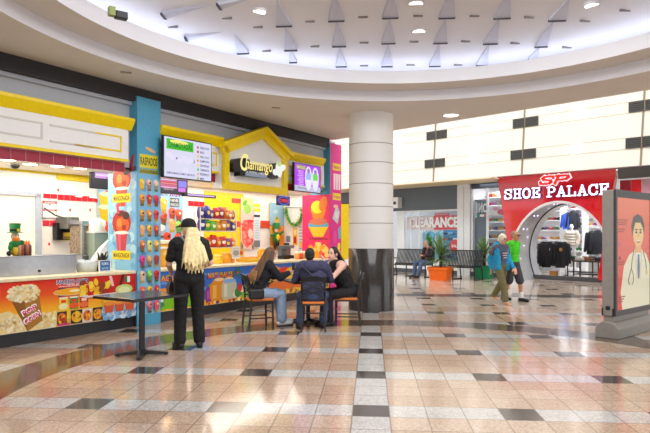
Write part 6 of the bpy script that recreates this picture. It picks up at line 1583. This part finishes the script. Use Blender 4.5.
# square off the two upper corners
for (cx_, sgn) in ((tl, -1), (tr, 1)):
    near = sorted(op, key=lambda p: (p[0] - cx_) ** 2 + (p[1] - TOPZ) ** 2)[:2]
    t.add([(cx_, YP, TOPZ), (near[0][0], YP, near[0][1]), (near[1][0], YP, near[1][1])], [(0, 1, 2)], M_redp)
t.build('red_front', o)
t = MB(); t.bx(tl - .03, tr + .05, YP - .04, YP + .3, TOPZ - .035, TOPZ + .004, mat('header_dark2', (70, 66, 64), .5)); t.build('top_rail', o)
def ring_between(y0, y1, e0, k0, e1, k1, m, name):
    t = MB(); a_ = [(p[0], y0, p[1]) for p in arch_pts(e0, k0)]; b_ = [(p[0], y1, p[1]) for p in arch_pts(e1, k1)]
    t.add(a_ + b_, [(i, i + 1, n + i + 1, n + i) for i in range(n - 1)], m, True); return t.build(name, o)
ring_between(YP - .05, YP - .05, FR, 1.012, FR, .972, mat('arch_rim_white', (226, 224, 228), .3, .2), 'rim')
ring_between(YP - .05, YP, FR, 1.012, FR, 1.012, MATS['arch_rim_white'], 'rim_edge')
YI = YP + 1.0
ring_between(YP - .05, YI, FR, .972, IR, 1.0, M_tun, 'tunnel_lining')
ring_between(YI, YI, IR, 1.0, IR, .975, mat('ring_dark', (64, 66, 72), .3, .5), 'inner_ring')
ring_between(YI, YI + .5, IR, .975, IR, .975, M_tun, 'inner_ring_edge')
ring_between(YI, YI, IR, 1.0, IR, 1.3, M_shopw, 'tunnel_end_wall')
M_spot = lamp_mat(3.5, (220, 200, 255))
for (f0, y_) in ((.56, .5), (.56, .95), (.62, 1.3), (.68, .55), (.68, 1.0), (.75, .4), (.75, .85), (.80, 1.25), (.84, .6), (.84, 1.05), (.90, .8)):
    i = int(f0 * (n - 1)); p = ap[i]; f2 = (y_ * .6 + .05) / 1.05; pi_ = arch_pts(IR)[i]; p = arch_pts(FR, .965)[i]; x, z = p[0] * (1 - f2) + pi_[0] * f2, p[1] * (1 - f2) + pi_[1] * f2
    t = MB(); t.ell((x, YP + y_ * .6, z), (.02, .02, .02), M_spot, None, 8, 6); t.build('spot', o)
t = MB(); t.bx(cxp - 1.3, cxp + 1.3, YI + .0, YI + .05, 0, .012, M_chrome); t.build('threshold', o)
t = MB(); t.bx(cxp - 1.3, cxp + 1.3, YI - .12, YI - .04, 0, .010, M_steel); t.build('threshold', o)

# raised slab letters
GL = {
 'S': [[(.86, .78), (.80, .92), (.62, 1.0), (.40, 1.0), (.18, .92), (.12, .76), (.20, .62), (.50, .52), (.80, .40), (.88, .24), (.80, .08), (.60, 0), (.36, 0), (.16, .08), (.10, .24)], [(.88, .68), (.88, 1.0)], [(.10, .0), (.10, .33)]],
 'H': [[(.22, 0), (.22, 1)], [(.78, 0), (.78, 1)], [(.22, .5), (.78, .5)], [(.04, .0), (.40, .0)], [(.04, 1), (.40, 1)], [(.60, 0), (.96, 0)], [(.60, 1), (.96, 1)]],
 'O': [[(.5 + .42 * math.cos(2 * PI * k / 20), .5 + .5 * math.sin(2 * PI * k / 20)) for k in range(21)]],
 'E': [[(.22, 0), (.22, 1)], [(.04, 1), (.86, 1), (.86, .74)], [(.04, 0), (.90, 0), (.90, .28)], [(.22, .5), (.64, .5)], [(.64, .36), (.64, .64)]],
 'P': [[(.22, 0), (.22, 1)], [(.04, 1), (.62, 1), (.82, .92), (.90, .75), (.82, .56), (.62, .46), (.22, .46)], [(.02, 0), (.48, 0)]],
 'A': [[(.14, 0), (.50, 1), (.86, 0)], [(.26, .34), (.74, .34)], [(.0, 0), (.30, 0)], [(.68, 0), (1.0, 0)]],
 'L': [[(.22, 0), (.22, 1)], [(.04, 1), (.42, 1)], [(.04, 0), (.88, 0), (.88, .32)]],
 'C': [[(.90, .74), (.82, .92), (.62, 1.0), (.38, .98), (.16, .82), (.09, .5), (.16, .18), (.38, .02), (.64, 0), (.84, .10), (.92, .28)], [(.90, .66), (.90, 1.0)]],
}
def stroke(mb, pts, w_, x0, z0, W_, H_, y0, y1, m, slant=0.0):
    P = [(x0 + a_ * W_ + b_ * H_ * slant, z0 + b_ * H_) for a_, b_ in pts]
    for i in range(len(P) - 1):
        (ax, az), (bx_, bz) = P[i], P[i + 1]; l_ = math.hypot(bx_ - ax, bz - az) or 1; dx, dz = (bx_ - ax) / l_, (bz - az) / l_
        e = w_ * .45; hw = w_ / 2 * (1.0 if abs(dz) > .5 else .72)
        c = [(ax - dx * e - dz * hw, az - dz * e + dx * hw), (bx_ + dx * e - dz * hw, bz + dz * e + dx * hw), (bx_ + dx * e + dz * hw, bz + dz * e - dx * hw), (ax - dx * e + dz * hw, az - dz * e - dx * hw)]
        mb.prism(c, y0, y1, m)
M_let = lamp_mat(1.35, (250, 244, 255)); M_letside = mat('letter_side_violet', (150, 110, 200), .4)
nm = o
tx0, tx1 = pp(505.5, 195)[0], pp(611.5, 190)[0]; lz = (pp(508, 199.3)[1] + pp(606, 195.5)[1]) / 2; lh = .36
txt = 'SHOE PALACE'; adv = (tx1 - tx0) / 10.55
x = tx0
for ch_ in txt:
    if ch_ == ' ': x += adv * .55; continue
    b = MB()
    for s_ in GL[ch_]: stroke(b, s_, .05, x + adv * .02, lz + .03, adv * .86, lh - .06, YP - .10, YP - .095, M_let)
    for s_ in GL[ch_]: stroke(b, s_, .068, x + adv * .02, lz + .03, adv * .86, lh - .06, YP - .094, YP - .01, M_letside)
    b.build('letter', nm); x += adv
lx0 = pp(540, 186)[0]; lz2 = pp(541, 186)[1]; H_ = pp(560, 174.5)[1] - lz2
for (gl, xx, W_) in (('S', lx0 - .02, .46), ('P', lx0 + .42, .50)):
    for nm_, w_, y0, m in (('logo_outline', .145, -.094, mat('logo_white', (246, 240, 246), .4, emit=.5)), ('logo', .095, -.11, mat('logo_red', (225, 50, 40), .4, emit=.3))):
        b = MB()
        for s_ in (GL[gl][:1] if gl == 'S' else [GL['P'][0], GL['P'][1]]): stroke(b, s_, w_, xx, lz2 + .05, W_, H_ - .1, YP + y0, YP + y0 + .05, m, .55)
        b.build(nm_, nm)

# to the right of the portal: dark header, glass with coloured goods behind
x0, x1 = tr + .05, pp(672, 170)[0] + 1
w = MB(); w.bx(x0, x1, YP - .05, YP + .1, 3.24, 3.62, mat('header_brown', (74, 70, 68), .5)); struct('trim_3', w, rz=AB)
o = TB('red_glass_panel', 'row of dark red bright red and grey glass panels right of the portal', 'panel', tr + .06, YP + .12)
for (a0, a1, c_, nm_) in ((0, .30, (150, 20, 40), 'dark_pane'), (.31, .58, (215, 15, 35), 'red_pane'), (.59, .84, (196, 150, 165), 'pink_pane'), (.85, 1.2, (140, 136, 146), 'grey_pane'), (1.22, 2.6, (224, 230, 238), 'white_pane')):
    t = MB(); t.bx(a0, a1, 0, .03, .2, 3.2, mat('glass_' + nm_, c_, .15)); t.build(nm_, o)

# inside the shoe shop
XI = lambda u, y: pb(u, 240, y)[0]
shoe_wall('white shoe wall inside the portal, left of the jacket rack', 'white shoe wall left of the jacket rack', XI(538, 24.6), XI(561, 24.6), 24.6, .5, 3.0, 7, 5, 21)
shoe_wall('white shoe wall inside the portal, behind the mannequin', 'white shoe wall behind the mannequin', XI(572, 25.2), XI(608, 25.2), 25.2, .5, 3.0, 8, 8, 22)
for (u0, u1, lab) in ((561.5, 566.5, 'white square post in the shoe shop beside the blue shirt'), (583.5, 588, 'grey white square post deeper in the shoe shop')):
    t = MB(); a0, a1 = XI(u0, 24.2), XI(u1, 24.2); t.bx(a0, a1, 24.0, 24.3, 0, 3.5, M_shopw); ob = t.build('shop_post', rz=AB); ob['kind'] = 'structure'
# jacket rack
y = 21.6
a0, a1 = XI(541.5, y), XI(567.5, y)
o = TB('jacket_rack', 'chrome garment rack of black jackets inside the red portal', 'garment rack', a0, y)
W_ = a1 - a0
for x in (.08, W_ - .08):
    t = MB(); t.tube([(x, 0, .05), (x, 0, 1.34)], .018, M_chrome, 8); t.build('post', o); t = MB(); t.tube([(x, -.28, .03), (x, .28, .03)], .022, M_chrome, 8); t.build('foot', o)
t = MB(); t.tube([(.0, 0, 1.34), (W_, 0, 1.34)], .018, M_chrome, 8); t.build('rail', o); t = MB(); t.tube([(.08, 0, .10), (W_ - .08, 0, .10)], .015, M_chrome, 8); t.build('lower_rail', o)
def jacket(label, x, y, rz, zt, c_, key, L=.92, group=None, emblem=None, wide=.27):
    o = TB('hanging_jacket', label, 'jacket', x, y, 0, group); o.rotation_euler.z = AB + rz
    b = MB()
    b.rings([[(wide * .80 * math.cos(q), .07 * math.sin(q), zt - L) for q in [2 * PI * k / 14 for k in range(14)]], [(wide * .82 * math.cos(q), .08 * math.sin(q), zt - L * .5) for q in [2 * PI * k / 14 for k in range(14)]], [(wide * .86 * math.cos(q), .075 * math.sin(q), zt - .17) for q in [2 * PI * k / 14 for k in range(14)]], [(wide * .3 * math.cos(q), .05 * math.sin(q), zt - .04) for q in [2 * PI * k / 14 for k in range(14)]]], cloth('jacket_' + key, c_), True)
    b.build('body', o)
    for s in (-1, 1):
        b = MB(); b.capsule((s * wide * .72, 0, zt - .17), (s * wide * 1.02, -.02, zt - L * .86), .075, .05, cloth('jacket_' + key, c_), 10); b.build('sleeve', o)
    b = MB(); b.tube([(0, 0, zt - .05), (0, 0, zt + .02), (.02, 0, zt + .05)], .006, M_chrome, 6); b.build('hanger', o)
    if emblem:
        b = MB(); b.ell((.02, -.085, zt - .33), (.06, .01, .07), mat('emblem_' + key + str(emblem[0]), emblem, .6), None, 10, 6); b.build('emblem', o)
    return o
labs = ['first black jacket at the tunnel end of the rack', 'black jacket second on the chrome rack', 'black jacket with white emblem on the chrome rack', 'black jacket fourth on the chrome rack', 'black jacket with tan emblem at the mannequin end', 'last black jacket next to the white mannequin']
for k in range(6):
    jacket(labs[k], a0 + W_ * [.07, .20, .34, .60, .74, .90][k], y - .02, [1.0, .8, .55, .5, .3, -.2][k], 1.33, [(30, 30, 34), (26, 26, 30), (38, 36, 42)][k % 3], 'black%d' % (k % 3), [.98, 1.02, .95, .96, 1.02, .94][k], 'black jackets on the chrome rack', [None, None, (220, 220, 226), None, (190, 150, 70), None][k], .22)
o = TB('folded_boot_box', 'small amber shoe box under the black jackets', 'box', a0 + .35, y - .1, 0)
t = MB(); t.bx(0, .26, 0, .2, .0, .14, mat('amber_box', (196, 140, 60), .6)); t.build('box', o); t = MB(); t.bx(-.01, .27, -.01, .21, .14, .17, mat('amber_lid', (170, 116, 46), .6)); t.build('lid', o)
# high blue shirts
jacket('bright blue shirt hung high on the shop post', XI(567, 23.6), 23.7, .05, 2.52, (60, 100, 215), 'blue', .72, None, None, .26)
jacket('dark jacket hung high beside the bright blue shirt', XI(573, 23.7), 23.7, .1, 2.58, (46, 48, 60), 'grey', .80, None, None, .25)
jacket('black long jacket hung on the right of the shop aisle', XI(592.5, 22.8), 22.8, .2, 1.75, (36, 38, 44), 'coal', .95, 'dark jackets on the aisle rail', None, .26)
jacket('grey black jacket next along the aisle rail', XI(598, 22.8), 22.8, .3, 1.78, (50, 52, 60), 'coal2', .95, 'dark jackets on the aisle rail', None, .26)
t = MB(); u0 = XI(588, 22.85); t.tube([(0, 0, 1.82), (1.2, 0, 1.82)], .015, M_chrome, 8); t.tube([(.03, 0, 0), (.03, 0, 1.82)], .015, M_chrome, 8); t.tube([(1.17, 0, 0), (1.17, 0, 1.82)], .015, M_chrome, 8); ob = t.build('garment_rail', loc=WB(u0, 22.85), rz=AB); tag(ob, 'chrome rail on the right of the shop aisle holding dark jackets', 'garment rail')
t = MB(); u0 = XI(563, 23.75); t.tube([(0, 0, 2.6), (1.0, 0, 2.66)], .015, M_chrome, 8); t.tube([(.05, 0, 2.6), (.05, .32, 2.6)], .015, M_chrome, 8); t.tube([(.95, 0, 2.66), (.95, .5, 2.66)], .015, M_chrome, 8); ob = t.build('wall_rail', loc=WB(u0, 23.72), rz=AB); tag(ob, 'high chrome rail carrying the bright blue shirt', 'garment rail')
# white mannequin
mx = XI(571.5, 22.9)
o = TB('mannequin', 'white mannequin in a pale puffer jacket behind the black jackets', 'mannequin', mx, 22.9, .25)
M_mq = mat('mannequin_white', (244, 244, 246), .35)
g = MB(); hc = (0, 0, 1.62)
g.ell((0, 0, 1.62), (.075, .09, .11)); g.capsule((0, 0, 1.45), (0, 0, 1.6), .05, .05); g.capsule((-.15, 0, 1.40), (.15, 0, 1.40), .07, .07); g.ell((0, 0, 1.25), (.16, .11, .2)); g.ell((0, 0, .98), (.16, .12, .14))
for s in (-1, 1):
    g.capsule((s * .19, 0, 1.4), (s * .26, .02, 1.13), .05, .042); g.capsule((s * .26, .02, 1.13), (s * .24, -.08, .90), .042, .03); g.ell((s * .24, -.09, .84), (.03, .03, .06))
    g.capsule((s * .09, 0, .93), (s * .12, -.02 * s, .5), .085, .055); g.capsule((s * .12, -.02 * s, .5), (s * .13, .02, .08), .055, .038); g.capsule((s * .13, .02, .04), (s * .13, -.14, .03), .035, .028)
g.remesh('body', o, M_mq, .011, 2)
g = MB()
for k in range(5): g.ell((0, 0, .92 + .11 * k), (.215, .16, .075))
for s in (-1, 1): g.capsule((s * .2, 0, 1.4), (s * .27, .02, 1.13), .085, .075); g.capsule((s * .27, .02, 1.13), (s * .25, -.07, .93), .075, .06)
g.remesh('jacket', o, cloth('puffer_cream', (222, 214, 200)), .012, 2)
t = MB(); t.lathe([(.3, -.25), (.3, -.02), (.28, 0)], m=M_shopw, n=24); t.build('plinth', o)
# low tables with folded clothes
for (u, y, w_, lab) in ((583, 22.0, 1.0, 'low dark display table right of the mannequin'), (594.5, 20.9, 1.3, 'dark framed display table nearest the tunnel mouth')):
    x = XI(u, y); o = TB('display_table', lab, 'table', x, y)
    t = MB(); t.bx(-w_ / 2, w_ / 2, -.35, .35, .60, .65, mat('table_walnut', (70, 56, 48), .4)); t.build('top', o)
    for sx in (-1, 1):
        for sy in (-1, 1):
            t = MB(); t.bx(sx * (w_ / 2 - .05) - .02, sx * (w_ / 2 - .05) + .02, sy * .31 - .02, sy * .31 + .02, 0, .60, M_black); t.build('leg', o)
    t = MB(); t.bx(-w_ / 2 + .05, w_ / 2 - .05, -.30, .30, .15, .18, M_black); t.build('shelf', o)
    cols_ = [(60, 100, 80), (226, 220, 210), (150, 100, 70), (50, 54, 64), (206, 196, 180)]
    nmc = ['green', 'cream', 'brown', 'charcoal', 'sand']
    for k in range(4):
        b = MB(); b.rings([[(-.11, -.15, 0), (.11, -.15, 0), (.11, .15, 0), (-.11, .15, 0)], [(-.115, -.155, .05), (.115, -.155, .05), (.115, .155, .05), (-.115, .155, .05)], [(-.10, -.14, .10), (.10, -.14, .10), (.10, .14, .10), (-.10, .14, .10)]], cloth('fold_%d' % ((k + (u > 590)) % 5), cols_[(k + (u > 590)) % 5]), False)
        ob = b.build('folded_garment', loc=WB(x - w_ / 2 + .16 + k * (w_ - .3) / 3, y - .05, .65), rz=AB, bevel=.015)
        tag(ob, 'folded %s garment on the %s' % (nmc[(k + (u > 590)) % 5], 'low table right of the mannequin' if u < 590 else 'table nearest the tunnel mouth'), 'garment', 'folded garments on display tables')

# yellow banner and dark shelving glimpsed between the pink pillar and the column
bx_ = pd(342.5, 240, 17.0)
o = thing('yellow_banner', 'rounded yellow cloth banner hanging between the pink pillar and the column', 'banner', (bx_[0], 17.0, 0), 0)
W_ = .34
t = MB(); pts_ = [(-W_, 2.5), (W_ * .6, 2.5), (W_ * .6, .95), (W_ * .4, .82), (0, .78), (-W_, .78)]; t.prism(pts_, 0, .02, mat('banner_yellow', (250, 226, 20), .6)); t.build('cloth', o)
t = MB(); t.tube([(-W_, .01, 2.5), (W_ * .65, .01, 2.5)], .02, M_dark); t.tube([(-.1, .01, .02), (-.1, .01, 2.5)], .015, M_dark); t.lathe([(.18, 0), (.18, .02), (.02, .03)], (-.1, .01, 0), M_dark, 16); t.build('stand', o)
# narrow white sign box beside the column
x, z = ps(398, 203); o = TB('box_sign', 'small white box sign beside the column at the slate header', 'sign', x - .45, YS - .35, z - .22)
t = MB(); t.bx(0, .70, 0, .3, 0, .44, mat('box_sign_white', (244, 246, 248), .4)); t.build('box', o, bevel=.01)
a = Art(-.001); a.ell2(.52, .2, .10, .07, (60, 70, 100)); a.build('mark', o)

# ------------------------------------------------------------------ light
def area(name, loc, size, power, color=(1, 1, 1), rot=(0, 0, 0), size_y=None):
    l = bpy.data.lights.new(name, 'AREA'); l.energy = power; l.color = color; l.shape = 'RECTANGLE'; l.size = size; l.size_y = size_y or size
    o = bpy.data.objects.new(name, l); COL.objects.link(o); o.location = loc; o.rotation_euler = rot
    return o
# skylight along the high lane before the far shops
area('skylight', WB(-7.5, 13.2, 9.1), 24, 1350, (1, .985, .95), (math.radians(26), 0, AB), 3.6)
# added fill light behind the camera, softly lighting the facades that face it
area('hall_fill', (1.0, -5.5, 6.5), 12, 3300, (.93, .965, 1), (math.radians(62), 0, 0), 4)
area('dome_fill', (CX, CY, 4.98), 5.0, 340, (.98, .99, 1))
# lamps in the stall ceilings
for s, pw in ((4.2, 44), (6.0, 26), (7.8, 27), (9.3, 26), (10.8, 24), (12.1, 19)):
    area('stall_lamp', WA(s, 8.98, 2.68), 1.5, pw, (1, .965, .89), (0, 0, AA), 1.5)
# shop lamps
for s, y, pw in ((-12.0, 20.6, 80), (-9.6, 20.0, 50), (-7.2, 22.3, 80), (-5.2, 23.2, 70), (-8.6, 23.6, 60)):
    area('shop_lamp', WB(s, y, 3.45), 1.8, pw, (.97, .98, 1), (0, 0, AB), 1.6)

w = bpy.data.worlds.new('hall_ambient'); SC.world = w; w.use_nodes = True
bg = w.node_tree.nodes['Background']; bg.inputs[0].default_value = (.94, .97, 1.0, 1); bg.inputs[1].default_value = 1.7

# ------------------------------------------------------------------ camera
cam = bpy.data.cameras.new('camera'); co = bpy.data.objects.new('camera', cam); COL.objects.link(co)
co.location = (0, 0, EYE); co.rotation_euler = (PI / 2, 0, 0)
cam.sensor_width = 36; cam.lens = FOC / 650 * 36; cam.shift_y = (V0 - 216.5) / 650; cam.clip_end = 200
SC.camera = co
SC.view_settings.view_transform = 'Standard'; SC.view_settings.look = 'None'; SC.view_settings.gamma = 1; SC.view_settings.use_curve_mapping = False
SC.view_settings.exposure = 0.0
SC.cycles.use_denoising = True
SC.cycles.max_bounces = 8; SC.cycles.transparent_max_bounces = 12; SC.cycles.sample_clamp_indirect = 6; SC.cycles.caustics_reflective = False; SC.cycles.caustics_refractive = False
